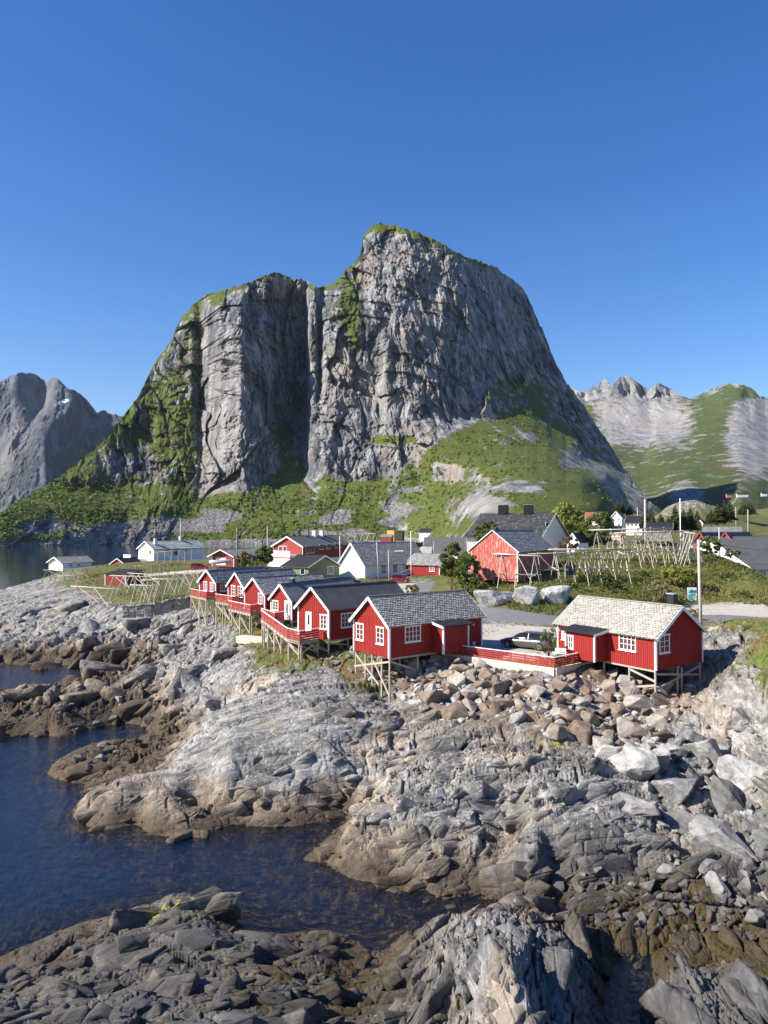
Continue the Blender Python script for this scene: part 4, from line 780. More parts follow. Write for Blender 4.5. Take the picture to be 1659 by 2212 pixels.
def stilts(root, q, pts, braces=(), r=.085, m='wood'):
    for s, t in pts:
        p = q['A']+q['u1']*s+q['u2']*t; g = hgt(p.x, p.y); b = MB(); b.tube((p.x, p.y, g-.6), (p.x, p.y, q['zf']-.16), r*1.05, r, 8); b.build('stilt', M[m], root)
    for (s0, t0, a), (s1, t1, b_) in braces:
        p0 = q['A']+q['u1']*s0+q['u2']*t0; p1 = q['A']+q['u1']*s1+q['u2']*t1; z = q['zf']
        b = MB(); b.bar((p0.x, p0.y, z-.3-a*max(z-.5-hgt(p0.x, p0.y), .5)), (p1.x, p1.y, z-.3-b_*max(z-.5-hgt(p1.x, p1.y), .5)), .06, .15); b.build('brace', M[m], root)
    fl = MB(); L1 = (q['C']-q['A']).length; L2 = (q['B']-q['A']).length
    for t in (.12, L2/2, L2-.12): fl.bar(Vector((*(q['A']+q['u2']*t+q['u1']*.1).xy, q['zf']-.09)), Vector((*(q['A']+q['u2']*t+q['u1']*(L1-.1)).xy, q['zf']-.09)), .14, .17)
    fl.build('floor_beam', M[m], root)
HG = 'row of red stilt cabins along the shore'
W22 = dict(nx=2, ny=3)
h1, F1, q1 = house('cabin', 'farthest red cabin of the stilt row, two gable windows, above the stone wall', (-24, 110), (-26.9, 112.4), (-17.8, 119.7), 8.45, 2.1, 1.65, rm='slate_dark', roof=('slate', .34, .3), group=HG, battens=.24, cat='cabin',
  wins=[wr(R1, 'G', 240, 572, 268, 648, **W22), wr(R1, 'G', 293, 579, 320, 655, **W22), wr(R1, 'S', 372, 577, 432, 652, nx=3, ny=3)])
h2, F2, q2 = house('cabin', 'second farthest red cabin of the stilt row, with two tall white shuttered windows', (-17.9, 99), (-20.9, 103.4), (-11.9, 108.6), 8.65, 1.95, 1.75, rm='slate_dark', roof=('slate', .34, .3), group=HG, battens=.24, cat='cabin',
  wins=[wr(R1, 'G', 470, 605, 502, 695, **W22), wr(R1, 'G', 525, 613, 565, 702, **W22)])
h3, F3, q3 = house('cabin', 'red cabin with a single gable window, third from the far end of the stilt row', (-13.8, 89.3), (-16.9, 93.6), (-7, 98), 8.45, 2.15, 1.65, rm='slate_dark', roof=('slate', .34, .3), group=HG, battens=.24, cat='cabin',
  wins=[wr(R1, 'G', 693, 670, 728, 757, **W22)])
h4, F4, q4 = house('cabin', 'red cabin with black chimney and white gable door behind the angled deck ramp', (-9.65, 80.7), (-12.3, 84.0), (-3.1, 93.2), 8.45, 2.15, 1.55, rm='sheet_char', roof=('corr', .2), group=HG, battens=.22, cat='cabin',
  wins=[wr(R1, 'G', 813, 730, 860, 812, **W22)], doors=[wr(R1, 'G', 916, 737, 950, 888)])
chimney(h4, 2.2, 0, q4, .5, .55, 'black')
h5, F5, q5 = house('cabin', 'red cabin with black corrugated roof and glazed gable door beside the near corner deck', (-5.16, 72.2), (-8.3, 74.6), (2.5, 80.2), 7.7, 2.95, 1.85, rm='sheet_black', roof=('corr', .2), group=HG, battens=.22, cat='cabin',
  wins=[wr(R1, 'G', 1205, 846, 1262, 968, **W22), wr(R1, 'S', 1375, 832, 1490, 952, nx=4, ny=3)], doors=[wr(R1, 'G', 1092, 830, 1130, 985)])
h6, F6, q6 = house('cabin', 'nearest red cabin of the row, with grey fish-scale slate roof, beside the gravel yard', (.42, 62), (-2.6, 66.3), (8.75, 69), 7.7, 2.65, 2.0, rm='slate', roof=('slate', .29, .22), group=HG, battens=.2, cat='cabin',
  wins=[wr(R2, 'G', 158, 712, 220, 852, nx=2, ny=3), wr(R2, 'G', 325, 742, 388, 886, nx=2, ny=3), wr(R2, 'S', 556, 730, 688, 866, nx=4, ny=3)])
h7, F7, q7 = house('cabin', 'right-hand red cabin with pale slate roof standing on tall stilts by the crag', (19.97, 56.7), (25.0, 60.6), (14.75, 65.6), 7.7, 2.4, 2.0, rm='slate_light', roof=('slate', .29, .22), group=None, battens=.2, cat='cabin',
  wins=[wr(R3, 'S', 693, 699, 805, 816, nx=4, ny=3), wr(R3, 'G', 950, 710, 1018, 832, nx=2, ny=3), wr(R3, 'S', 322, 674, 350, 745, nx=2, ny=2)])
chimney(h7, .9, .35, q7, .62, .95, 'black')
def porch(root, q, F, s0, s1, dep, wall, zt, slope):
    o, a, n = F['S']; Z = Vector((0, 0, 1)); b = o+a*s0; b = Vector((b.x, b.y, q['zf'])); L = s1-s0; w = MB(); h = zt-q['zf']
    w.box(b+n*.003, a*L, n*dep, Z*h)
    for i in range(1, int(L/.2)): w.box(b+a*(i*.2)+n*(dep+.003), a*.05, n*.025, Z*(h-.05))
    for i in range(1, int(dep/.2)):
        for sd, x in ((-1, 0), (1, L)): w.box(b+n*(i*.2)+a*(x+(.001 if sd > 0 else -.026)), a*.025, n*.05, Z*(h-.05))
    p = w.build('porch', M[wall], root); c = MB()
    for x in (-.035, L-.11): c = MB(); c.box(b+a*x+n*(dep-.1), a*.145, n*.145, Z*h); c.build('corner_board', M['white'], p)
    r = MB(); r.box(b+a*-.35+Z*(h+slope)+n*-.0, a*(L+.7), n*(dep+.35)+Z*(-slope), Z*.09); r.build('porch_roof', M['felt'], p)
    for x in (-.37, L+.34): f = MB(); f.box(b+a*x+Z*(h+slope-.12), a*.03, n*(dep+.36)+Z*(-slope), Z*.2); f.build('bargeboard', M['white'], p)
    return p
pp = porch(h6, q6, F6, 4.8, 7.8, 1.3, 'red', 9.95, .35)
pp = porch(h7, q7, F7, 4.75, 7.95, 1.35, 'red', 9.85, .3)
o7, a7, n7 = F7['S']; window(pp, (o7+n7*1.36, a7, n7), 7.0, 7.6, 8.4, 9.5, 2, 2)
L1 = 11
stilts(h6, q6, [(0.15, .12), (.2, 1.3), (.15, 2.6), (.2, 3.7), (.15, 5.1), (3.2, .12), (3.2, 5.0), (6.2, .3), (6, 2.6), (3.2, 2.6)], [((.1, 5.1, 0), (.1, 1.6, .75)), ((.1, .1, 0), (.1, 5.3, .7)), ((.1, 2.4, .1), (.1, .1, .9)), ((.2, .1, .0), (3.2, .1, .8))])
stilts(h7, q7, [(.15, .12), (.15, 6.2), (2.6, .12), (2.6, 6.0), (.15, 3.6), (.2, 3.1), (5.2, .15), (5.2, 6), (2.6, 3.4)], [((.1, .1, 0), (.1, 6.2, .85)), ((.1, 6.2, 0), (.1, .2, .7)), ((.1, .1, .35), (2.6, .1, .0)), ((.1, .1, .5), (2.6, .1, 1.0)), ((2.6, .2, 0), (2.6, 6, .8))])
stilts(h5, q5, [(.1, .1), (.1, 1.9), (.1, 3.8), (2.6, .1), (2.6, 3.8), (5.2, .2), (5.2, 3.7)], [((.1, .1, .9), (.1, 2, .2)), ((.1, .1, 0), (2.6, .1, .8)), ((.1, 3.8, 0), (.1, .4, .9))])
for h_, q_ in ((h4, q4), (h3, q3), (h2, q2), (h1, q1)):
    stilts(h_, q_, [(.1, .1), (.1, 4), (2.8, .1), (5.4, .2)], [((.1, .1, .1), (2.8, .1, .9))])
def pbox(o, name, label, cat, A, L, Wd, z, h, m, rm, tilt=.3, over=.25):  # flat roofed shed
    pass

# the village behind
wr_ = wr
hw, Fw, qw = house('house', 'white house with mossy grey tiled roof beside the village road', (-3.8, 154), (-9.3, 162), (9.2, 168.5), 8.1, 3.0, 4.2, wall='white', rm='slate', roof=('slate', .42, .42), over=.5, eo=.5, battens=.3,
  wins=[wr(RD, 'S', 275, 660, 350, 790, nx=2, ny=3), wr(RD, 'S', 445, 650, 515, 778, nx=2, ny=3), wr(RD, 'S', 615, 640, 685, 762, nx=2, ny=3)], doors=[wr(RD, 'S', 775, 665, 855, 800, glassy=False)], barge=.3)
o, a, n = Fw['S']; Zv = Vector((0, 0, 1))
rm_ = empty('access_ramp', (o+a*13).to_tuple()[:2]+(8.2,), 'white railed wooden ramp against the white house wall', 'ramp')
b = MB(); p0 = o+a*9+n*.3; p1 = o+a*14+n*.3; p2 = o+a*18.4+n*.3
b.box((p0.x, p0.y, 8.2), (p1-p0)+Zv*1.0, n*1.3, Zv*.12); b.box((p1.x, p1.y, 9.2), p2-p1, n*1.6, Zv*.12); b.build('ramp_floor', M['white'], rm_)
b = MB()
for i in range(19):
    t_ = i/18; p = o+a*(9+9.4*t_)+n*(1.6 if t_ < .53 else 1.9); z = 8.3+min(t_/.53, 1)*1.0; b.bar((p.x, p.y, z-(1.0 if i % 4 == 0 else 0)), (p.x, p.y, z+.95), .07 if i % 4 == 0 else .035)
q0, q1_, q2_ = o+a*9+n*1.6, o+a*14+n*1.6, o+a*18.4+n*1.9
for h in (.95, .2): b.bar((q0.x, q0.y, 8.3+h), (q1_.x, q1_.y, 9.3+h), .07); b.bar((q1_.x, q1_.y, 9.3+h), (q2_.x, q2_.y, 9.3+h), .07)
b.build('railing', M['white'], rm_)
hb, Fb, qb = house('barn', 'weathered red barn with dark slate roof on the edge of the grassy knoll', (18.4, 106), (12.3, 111.5), (27, 122), 10.9, 4.1, 2.9, wall='red_worn', trim='cream', rm='slate_dark', roof=('slate', .4, .36), over=.15, eo=.2, battens=.26, cat='barn', barge=.1)
for s, t_ in ((.2, .3), (.2, 4), (.2, 8), (5, 8)):
    p = qb['A']+qb['u1']*s+qb['u2']*t_; b = MB(); b.tube((p.x, p.y, hgt(p.x, p.y)-.5), (p.x, p.y, 10.9), .12); b.build('stilt', M['wood'], hb)
hk, Fk, qk = house('house', 'large white house with black tiled roof and two square chimneys', (32, 158), (40.5, 171), (17.4, 161), 12.0, 4.9, 4.6, wall='cream', trim='white', rm='pantile_dark', roof=('slate', .5, .5), over=.6, eo=.7, battens=.3,
  wins=[wr(R5, 'G', 905, 330, 932, 410, nx=2, ny=2)], barge=.3)
chimney(hk, 10.6, 0, qk, 1.7, 1.9, 'black', 1.4); chimney(hk, 5.2, 0, qk, 1.6, 1.9, 'black', 1.4)
a_, b_, c_ = P(1004, 1197, 195), P(1007, 1197, 209), P(914, 1197, 203)
house('warehouse', 'long low building with a plain black sheet roof beyond the white house', a_, b_, c_, 8.6, 3.3, 4.0, wall='white', rm='sheet_black', roof=('seam', .8), cat='building', wins=[wr(RD, 'S', 1440, 520, 1465, 585), wr(RD, 'S', 1478, 520, 1500, 582)])
house('house', 'small red house with mossy grey roof by the bend of the village road', (11.4, 158), (16.2, 165), (4.5, 163), 8.3, 2.45, 2.1, rm='slate', roof=('slate', .45, .45), battens=.3, eo=.35,
  wins=[wr(RD, 'S', 985, 662, 1062, 758, nx=3, ny=3)])
a_, b_, c_ = P(928, 1216, 185), P(938, 1214, 195), P(905, 1216, 191)
house('house', 'grey-roofed cottage half hidden behind the white house gable', a_, b_, c_, 8.2, 2.3, 3.2, wall='red_dull', rm='slate', roof=('slate', .45, .45))
hr, Fr, qr = house('house', 'long two-storey red house with black roof and white window frames', (-22.2, 210), (-31.4, 218.5), (-10.7, 240), 7.4, 6.2, 2.6, wall='red_dull', rm='sheet_black', roof=('corr', .35), over=.7, eo=.7, battens=.35,
  wins=[wr(RC, 'S', 740, 335, 855, 440, nx=3, ny=1), wr(RC, 'S', 918, 320, 972, 392, nx=3, ny=1), wr(RC, 'S', 1010, 315, 1065, 382, nx=3, ny=1), wr(RC, 'S', 1127, 305, 1160, 372, nx=1, ny=1), wr(RC, 'S', 1180, 300, 1210, 365, nx=1, ny=1), wr(RC, 'G', 382, 345, 430, 422, nx=1, ny=1), wr(RC, 'G', 440, 345, 485, 422, nx=1, ny=1)], barge=.35)
chimney(hr, 9, 1.5, qr, .9, 2.0, 'black'); chimney(hr, 17, 0, qr, 1.5, 1.6, 'chimwhite'); chimney(hr, 22, 0, qr, 1.3, 1.6, 'chimwhite')
o, a, n = Fr['G']; b = MB(); p = o+a*1.5; b.box((p.x, p.y, 6.6), a*9.5, n*3.2, Zv*4.6); ter = b.build('terrace_wall', M['white'], hr)
b = MB(); b.box((p.x, p.y, 10.3), a*9.6+n*0, n*3.3, Zv*.28); b.build('terrace_band', M['red_dull'], ter)
b = MB(); p = o+a*1.4; b.box((p.x, p.y, 11.2)+Vector(n*3.2) if False else Vector((p.x, p.y, 11.2))+n*3.15, a*9.8, n*.12, Zv*1.1); b.box(Vector((p.x, p.y, 11.2))+a*9.7, a*.12, n*3.2, Zv*1.1); b.build('parapet', M['white'], ter)
o, a, n = Fr['S']; b = MB(); p = o+a*.5; b.box(Vector((p.x, p.y, 7.2)), a*34, n*.06, Zv*2.7); b.build('plinth', M['white'], hr)
house('house', 'small green house with black roof behind the stilt cabins', (-14.8, 151), (-9.3, 158.5), (-20.4, 155.5), 8.0, 2.8, 2.0, wall='green', rm='felt', roof=('flat',), over=.4, eo=.5,
  wins=[wr(RC, 'G', 1022, 617, 1105, 718, nx=1, ny=1), wr(RC, 'S', 668, 642, 730, 725, nx=1, ny=1), wr(RC, 'S', 525, 635, 580, 700, nx=1, ny=1)], corner=False)
a_ = P(617, 1240, 146); house('shed', 'low dark-roofed shed left of the green house', (a_.x, 146), (a_.x+1, 150), (a_.x-4, 148), 7.6, 1.9, 1.2, wall='green', trim='black', rm='felt', roof=('flat',), cat='shed')
house('garage', 'red garage with white door and slanted gable posts near the parked red wagon', (-37, 190), (-43.2, 193.5), (-32.6, 201), 8.9, 2.7, 1.5, wall='red_dull', rm='sheet_char', roof=('corr', .3), over=1.2, eo=.7, cat='garage', doors=[wr(R1, 'G', 343, 378, 420, 436, glassy=False), wr(R1, 'S', 622, 355, 643, 425, glassy=False)], battens=.3)
hl, Fl, ql = house('house', 'long white house with streaked blue-grey roof on the fjord side', (-71.7, 240), (-79.5, 249.5), (-61.8, 263), 8.2, 3.9, 2.3, wall='white', rm='roofblue', roof=('slate', 2.2, .4), over=.8, eo=.7,
  wins=[wr(R9, 'S', 885, 262, 915, 290, nx=1, ny=1), wr(R9, 'S', 975, 252, 1043, 345, nx=3, ny=1), wr(R9, 'S', 1112, 248, 1155, 290, nx=2, ny=1), wr(R9, 'G', 652, 270, 683, 320, nx=1, ny=1)])
chimney(hl, 2.5, -3, ql, 1.0, .9, 'chimwhite'); chimney(hl, 17, 0, ql, 1.0, 1.5, 'chimwhite')
p = ql['mA']+ql['u1']*17; b = MB(); b.tube((p.x, p.y, ql['zr']+1.5), (p.x, p.y, ql['zr']+7), .09); b.build('mast', M['white'], hl)
o, a, n = Fl['G']; b = MB(); p = o+a*6; b.box(Vector((p.x, p.y, 6.5)), a*6, n*5, Zv*2.4); b.box(Vector((p.x, p.y, 9))+n*5, a*6, n*.12, Zv*1.2); b.build('terrace_wall', M['white'], hl)
hh, Fh, qh = house('boathouse', 'small white boathouse with grey roof on the shore by the fjord', (-88.4, 212), (-95, 218.5), (-84.3, 222), 6.7, 2.2, 1.5, wall='white', rm='slate', roof=('slate', .5, .45), over=.8, eo=.5, cat='boathouse', wins=[wr(R4, 'S', 573, 432, 600, 446, nx=1, ny=1), wr(R4, 'S', 638, 428, 667, 443, nx=1, ny=1)])
stilts(hh, qh, [(.2, .2), (.2, 4), (.2, 8), (5, .2), (9, .2)])
house('boathouse', 'tiny red boathouse whose gable peeks over the bank below the long white house', (-76, 226), (-81, 228), (-73, 233), 6.2, 1.8, 1.6, wall='red_dull', rm='felt', roof=('flat',), cat='boathouse')
# flat roofed red shed
sh = empty('shed', (-54, 160, 6.5), 'red shed with flat black roof among the fish racks', 'shed'); A_ = Vector((-51.9, 155, 6.3)); La = Vector((-5.3, 3.2, 0)); Wa = Vector((.6, 9.5, 0)); b = MB(); b.box(A_, La, Wa, (0, 0, 2.75))
for i in range(1, 24): b.box(A_+La*(i/24)+Vector((-.1, -.2, 0))*.15, La*.008, Vector((-.5, -.85, 0))*.03, (0, 0, 2.7))
b.build('wall', M['red_dull'], sh); b = MB(); u_ = Vector((0, 0, 2.76)); b.box(A_+u_-La*.05-Wa*.04, La*1.1+Vector((0, 0, .0)), Wa*1.08+Vector((0, 0, .35)), (0, 0, .14)); b.build('roof', M['felt'], sh)
for p in (A_, A_+La, A_+Wa): b = MB(); b.box(p+Vector((.06, -.1, 0)), (-.22, 0, 0), (0, .2, 0), (0, 0, 2.7)); b.build('corner_board', M['white'], sh)
# right hand buildings
A_ = P(1628, 1230, 135); B_ = P(1446, 1228, 162); zE = A_.z; C_ = A_+Vector((22, 7, 0))
hx, Fx, qx = house('building', 'broad white building with large black ribbed roof below the knoll on the right', A_, B_, C_, 8.2, zE-8.2, 5.6, wall='white', rm='sheet_black', roof=('seam', .55), over=.3, eo=.5, cat='building', wins=[wr(R8, 'S', 1512, 1262, 1560, 1385, nx=2, ny=2), wr(R8, 'S', 1568, 1262, 1618, 1380, nx=2, ny=2)], barge=.3)
a_ = P(1592, 1166, 150); b_ = P(1480, 1166, 158)
for (x0, x1, D_, lb) in ((1496, 1528, 150, 'left-hand red gabled cabin roof behind the big black roof'), (1550, 1584, 148, 'middle red gable rising behind the ridge of the big black roof')):
    A_ = P(x1, 1172, D_); B_ = P(x0, 1170, D_+2); house('cabin', lb, A_, B_, A_+Vector((14, 20, 0)), A_.z-4, 4, 1.9, wall='red_dull', trim='red_dull', rm='sheet_black', roof=('corr', .3), group='red cabins behind the big black roof', cat='cabin')
A_ = P(1650, 1165, 175); B_ = P(1545, 1163, 178); house('cabin', 'long ribbed dark roof with red trim farthest back behind the big black roof', P(1602, 1160, 165), P(1598, 1160, 175), P(1520, 1160, 168), 11, 5.2, 2.4, wall='red_dull', trim='red_dull', rm='sheet_char', roof=('corr', .3), group='red cabins behind the big black roof', cat='cabin')
A_ = P(1518, 1146, 225); house('cabin', 'tiny yellow and red cabin on the rock above the black roofs', A_, P(1507, 1146, 226), A_+Vector((2.2, 3, 0)), A_.z, 2.2, .8, wall='yellow', rm='felt', roof=('flat',), cat='cabin')
def vill(label, r, x0, y0, x1, y1, D_, wall, rm, rise, gable=True, dep=8, name='house', wins=2, fl=1, zdrop=2, cat='house'):
    a = r(x0, y0); b = r(x1, y1); A_ = P(b[0], b[1], D_); B_ = P(a[0], b[1], D_+3); top = P(a[0], a[1], D_).z; wh = max(top-A_.z, 1.5)
    if gable: A2, B2, C2 = A_, B_, A_+Vector((dep*.5, dep, 0))
    else: A2, C2 = A_, B_; B2 = A_+Vector((dep*.4, dep, 0))
    rt, F_, q_ = house(name, label, A2, B2, C2, A_.z, wh, rise, wall=wall, rm=rm, roof=('flat',), over=.4, eo=.4, drop=zdrop, cat=cat, corner=False)
    k = 'G' if gable else 'S'; Lw = ((B2 if gable else C2)-A2).length; 
    for f in range(fl):
        for i in range(wins):
            s = Lw*(i+.5)/wins; z = A_.z+wh*(f+.35)/fl; window(rt, F_[k], s-.5, s+.5, z, z+min(1.2, wh/fl*.5), 2, 1)
    return rt
vill('orange two-storey house behind the fish racks on the knoll', RE, 478, 495, 605, 665, 185, 'orange', 'felt', 1.5, False, wins=3, fl=2)
vill('red and white house with dark roof left of the tall flagpole', RE, 675, 365, 890, 445, 230, 'white', 'felt', 1.9, False, wins=4)
vill('tall narrow white house on the slope in front of the mountain foot', RE, 470, 300, 620, 440, 280, 'white', 'roofblue', 2.2, True, wins=2, fl=2)
vill('white house with red roof among the trees below the mountain foot', RE, 140, 305, 345, 400, 290, 'white', 'redroof', 2.2, False)
vill('grey-gabled house with dark roof behind the knoll racks', RE, 930, 470, 1280, 520, 215, 'greywood', 'felt', 1.8, False)
vill('little white-gabled cottage among the trees right of the black-roofed house', R5, 1110, 545, 1220, 590, 150, 'white', 'felt', 1.6, True)
vill('yellow house with hipped dark roof on the far shore', RD, 360, 145, 465, 245, 890, 'yellow', 'felt', 3.0, False, 7, wins=2, fl=2, zdrop=6)
vill('dark wooden annex beside the yellow house on the far shore', RD, 500, 175, 590, 235, 905, 'darkgreen', 'felt', 1.5, False, 6, wins=0, zdrop=6, cat='annex')
vill('red boathouse on the quay of the far shore', RD, 262, 250, 425, 300, 870, 'red_dull', 'slate', 3.0, False, 6, wins=0, zdrop=5, cat='boathouse', name='boathouse')
vill('white house with black roof on the far shore right of the yellow house', RD, 835, 182, 1000, 215, 890, 'white', 'felt', 4.5, False, 7, wins=2, zdrop=8)
for i, (x, y, c) in enumerate(((1303, 200, 'orange'), (1398, 195, 'white'), (1450, 195, 'white'), (1625, 188, 'white'))):
    u, v = R6(x, y); A_ = P(u, v, 1300); house('house', ['orange', 'leftmost white', 'middle white', 'rightmost white'][i]+' farmhouse far off in the green valley on the right', A_+Vector((5, 0, 0)), A_+Vector((6, 6, 0)), A_-Vector((4, 0, 0)), A_.z, 3, 2.2, wall=c, rm='felt', roof=('flat',), group='farmhouses in the far valley', drop=1.5, corner=False)

# ------------------------------------------------------------------ fence, decks
def fence(name, label, pts, h, group=None, zs=None, nr=4, conc=.35):
    root = empty(name, (pts[0][0], pts[0][1], zs or 7.3), label, 'fence', group)
    for (a, b) in zip(pts, pts[1:]):
        a = Vector((a[0], a[1], 0)); b = Vector((b[0], b[1], 0)); d = (b-a).normalized(); n = Vector((d.y, -d.x, 0)); z = zs
        r = MB()
        for k in range(nr): r.box(a+Vector((0, 0, z+.08+k*(h-.1)/nr)), b-a, n*.03, (0, 0, (h-.1)/nr*.68))
        r.build('rail', M['red_rail'], root)
        r = MB(); r.box(a+Vector((0, 0, z+h))-n*.04, b-a, n*.12, (0, 0, .05)); r.build('top_rail', M['white'], root)
        c = int((b-a).length/1.5)+1
        for i in range(c+1): r = MB(); p = a+(b-a)*i/c; r.box(p-n*.09+Vector((0, 0, z-.05))-d*.04, d*.08, n*.08, (0, 0, h+.04)); r.build('post', M['red_rail'], root)
        if conc: r = MB(); r.box(a+Vector((0, 0, z-.75))-n*.12, b-a, n*.28, (0, 0, .77)); r.build('concrete_base', M['concrete'], root)
    return root
f0, f1_, f2_ = G(960.9, 1412, 7.3), G(1198.6, 1445, 7.3), G(1277.5, 1428.5, 7.3)
fence('fence', 'red slatted fence with white top rail on a concrete base between the two near cabins', [(f0.x, f0.y), (f1_.x, f1_.y), (f2_.x, f2_.y)], .82, zs=7.35)
def deck(label, poly, z, rails, group='timber decks on stilts', posts=(), braces=True, h=.95):
    """poly: ground outline; rails: index pairs that carry a railing"""
    cx_ = sum(p[0] for p in poly)/len(poly); cy_ = sum(p[1] for p in poly)/len(poly)
    root = empty('deck', (cx_, cy_, z), label, 'deck', group); n = len(poly); f = MB(); t = [Vector((p[0], p[1], p[2] if len(p) > 2 else z)) for p in poly]; lo = [p-Vector((0, 0, .07)) for p in t]
    f.add(t+lo, [tuple(range(n)), tuple(range(n, 2*n))[::-1]]+[(i, n+i, n+(i+1) % n, (i+1) % n) for i in range(n)]); f.build('deck_floor', M['greywood'], root)
    jb = MB()
    for i, j in rails: jb.bar(t[i]-Vector((0, 0, .19)), t[j]-Vector((0, 0, .19)), .06, .22)
    for k in range(1, 8):
        a = t[0]+(t[1]-t[0])*k/8; b = t[-1]+(t[2 % n]-t[-1])*k/8; a = a-(b-a).normalized()*.15; jb.bar(a-Vector((0, 0, .15)), b-Vector((0, 0, .15)), .07, .14)
    jb.build('joist', M['wood'], root)
    for i, j in rails:
        a, b = t[i], t[j]; d = (b-a).normalized(); nn = Vector((d.y, -d.x, 0)); r = MB()
        if nn.dot((a+b)/2-Vector((cx_, cy_, z))) < 0: nn = -nn
        for k in range(4): r.box(a+Vector((0, 0, .05+k*.22)), b-a, nn*.03, (0, 0, .14))
        rr = r.build('railing', M['red_rail'], root); r = MB(); r.box(a+Vector((0, 0, h))-nn*.05, b-a, nn*.12, (0, 0, .045)); r.build('hand_rail', M['white'], rr)
        c = max(1, int((b-a).length/1.4))
        for k in range(c+1): r = MB(); p = a+(b-a)*k/c; r.box(p-nn*.07-Vector((d.x, d.y, 0))*.035-Vector((0, 0, .25)), d*.07, nn*.07, (0, 0, h+.25)); r.build('post', M['red_rail'], rr)
        c = max(1, int((b-a).length/2.4))
        for k in range(c+1):
            p = a+(b-a)*k/c-nn*.12; g = hgt(p.x, p.y); r = MB(); r.tube((p.x, p.y, g-.5), (p.x, p.y, p.z-.28), .085, .08, 7); r.build('stilt', M['wood'], root)
            q = p-nn*1.3; g2 = hgt(q.x, q.y)
            if p.z-g2 > .8 and k % 2 == 0: r = MB(); r.tube((q.x, q.y, g2-.5), (q.x, q.y, p.z-.28), .08, .08, 7); r.build('stilt', M['wood'], root)
            if braces and z-g > 1.2:
                r = MB(); r.bar((p.x, p.y, g+.5), (q.x, q.y, z-.4), .06, .14)
                if k < c and k % 2 == 0: e = a+(b-a)*(k+1)/c-nn*.12; r.bar((p.x, p.y, z-.4), (e.x, e.y, max(hgt(e.x, e.y), z-3.2)+.4), .06, .14)
                r.build('brace', M['wood'], root)
    return root
def gp(r, x, y, z=7.75): u, v = r(x, y); p = G(u, v, z); return (p.x, p.y)
def back(p, dx, dy): return (p[0]+dx, p[1]+dy)
z_ = 8.45; a_, b_, c_ = gp(R1, 128, 686, z_), gp(R1, 262, 713, z_), gp(R1, 336, 706, z_)
deck('farthest red-railed deck, in front of the last cabin above the stone wall', [a_, b_, c_, back(c_, .2, 1.6), back(a_, 1.8, 1.6)], z_, [(0, 1), (1, 2)])
z_ = 8.8; a_, b_, c_ = gp(R1, 337, 737, z_), gp(R1, 478, 758, z_), gp(R1, 590, 740, z_); deck('red-railed deck below the second farthest cabin with two tall windows', [a_, b_, c_, back(c_, .2, 1.5), back(a_, 2.0, 1.8)], z_, [(0, 1), (1, 2)])
z_ = 8.5; a_, b_, c_ = gp(R1, 446, 797, z_), gp(R1, 629, 838, z_), gp(R1, 752, 815, z_); deck('long red-railed deck before the cabin with the single gable window', [a_, b_, c_, back(c_, .3, 1.3), back(a_, 2.6, 2.0)], z_, [(0, 1), (1, 2)])
a_, b_ = gp(R1, 716, 884, 8.45), gp(R1, 932, 1046, 7.85); deck('sloping red-railed gangway joining the near corner deck to the small terrace', [(*a_, 8.45), (*b_, 7.85), (b_[0]+.9, b_[1]+1.3, 7.85), (a_[0]+1.2, a_[1]+1.2, 8.45)], 8.1, [(0, 1)])
z_ = 7.85; a_, b_, c_ = gp(R1, 934, 1046, z_), gp(R1, 1037, 1070, z_), gp(R1, 1192, 1044, z_); deck('nearest red-railed corner deck beside the glazed gable door', [a_, b_, c_, gp(R1, 1085, 950, z_), gp(R1, 1000, 940, z_)], z_, [(0, 1), (1, 2)])
z_ = 8.5; a_, b_, c_ = gp(R1, 716, 868, z_), gp(R1, 832, 908, z_), gp(R1, 906, 895, z_); deck('small terrace with red railing in front of the white gable door', [a_, b_, c_, back(c_, .3, 1.2), back(a_, 2.0, 1.3)], z_, [(0, 1), (1, 2)])
# benches, concrete slab
def bench(label, c, ang):
    c = Vector(c); d = Vector((math.cos(ang), math.sin(ang), 0)); n = Vector((-d.y, d.x, 0)); z = Vector((0, 0, 1)); r = empty('bench', c, label, 'bench', 'white benches by the fence')
    b = MB(); [b.box(c-d*.9+n*k*.14+z*.42, d*1.8, n*.12, z*.035) for k in range(3)]; b.build('seat', M['white'], r)
    b = MB(); [b.box(c-d*.9+n*.44+z*(.55+k*.15), d*1.8, n*.03, z*.12) for k in range(2)]; b.build('backrest', M['white'], r)
    for s in (-.8, .74): b = MB(); b.box(c+d*s, d*.06, n*.06, z*.42); b.box(c+d*s+n*.4, d*.06, n*.05, z*.8); b.build('leg', M['white'], r)
p = G(1003, 1406, 7.35); bench('white bench behind the fence beside the nearest cabin of the row', (p.x, p.y, 7.35), -.55)
p = G(1217, 1424, 7.35); bench('white bench behind the fence next to the right-hand cabin porch', (p.x, p.y, 7.35), -.6)
b = MB(); p0 = G(R1(505, 1045)[0], R1(505, 1045)[1], 5.9); b.box((p0.x, p0.y, 5.4), (4.4, -2.4, 0), (.6, 1.2, 0), (0, 0, .75)); tag(b.build('retaining_wall', M['concrete']), 'pale concrete retaining wall on the rock below the middle deck', 'wall')

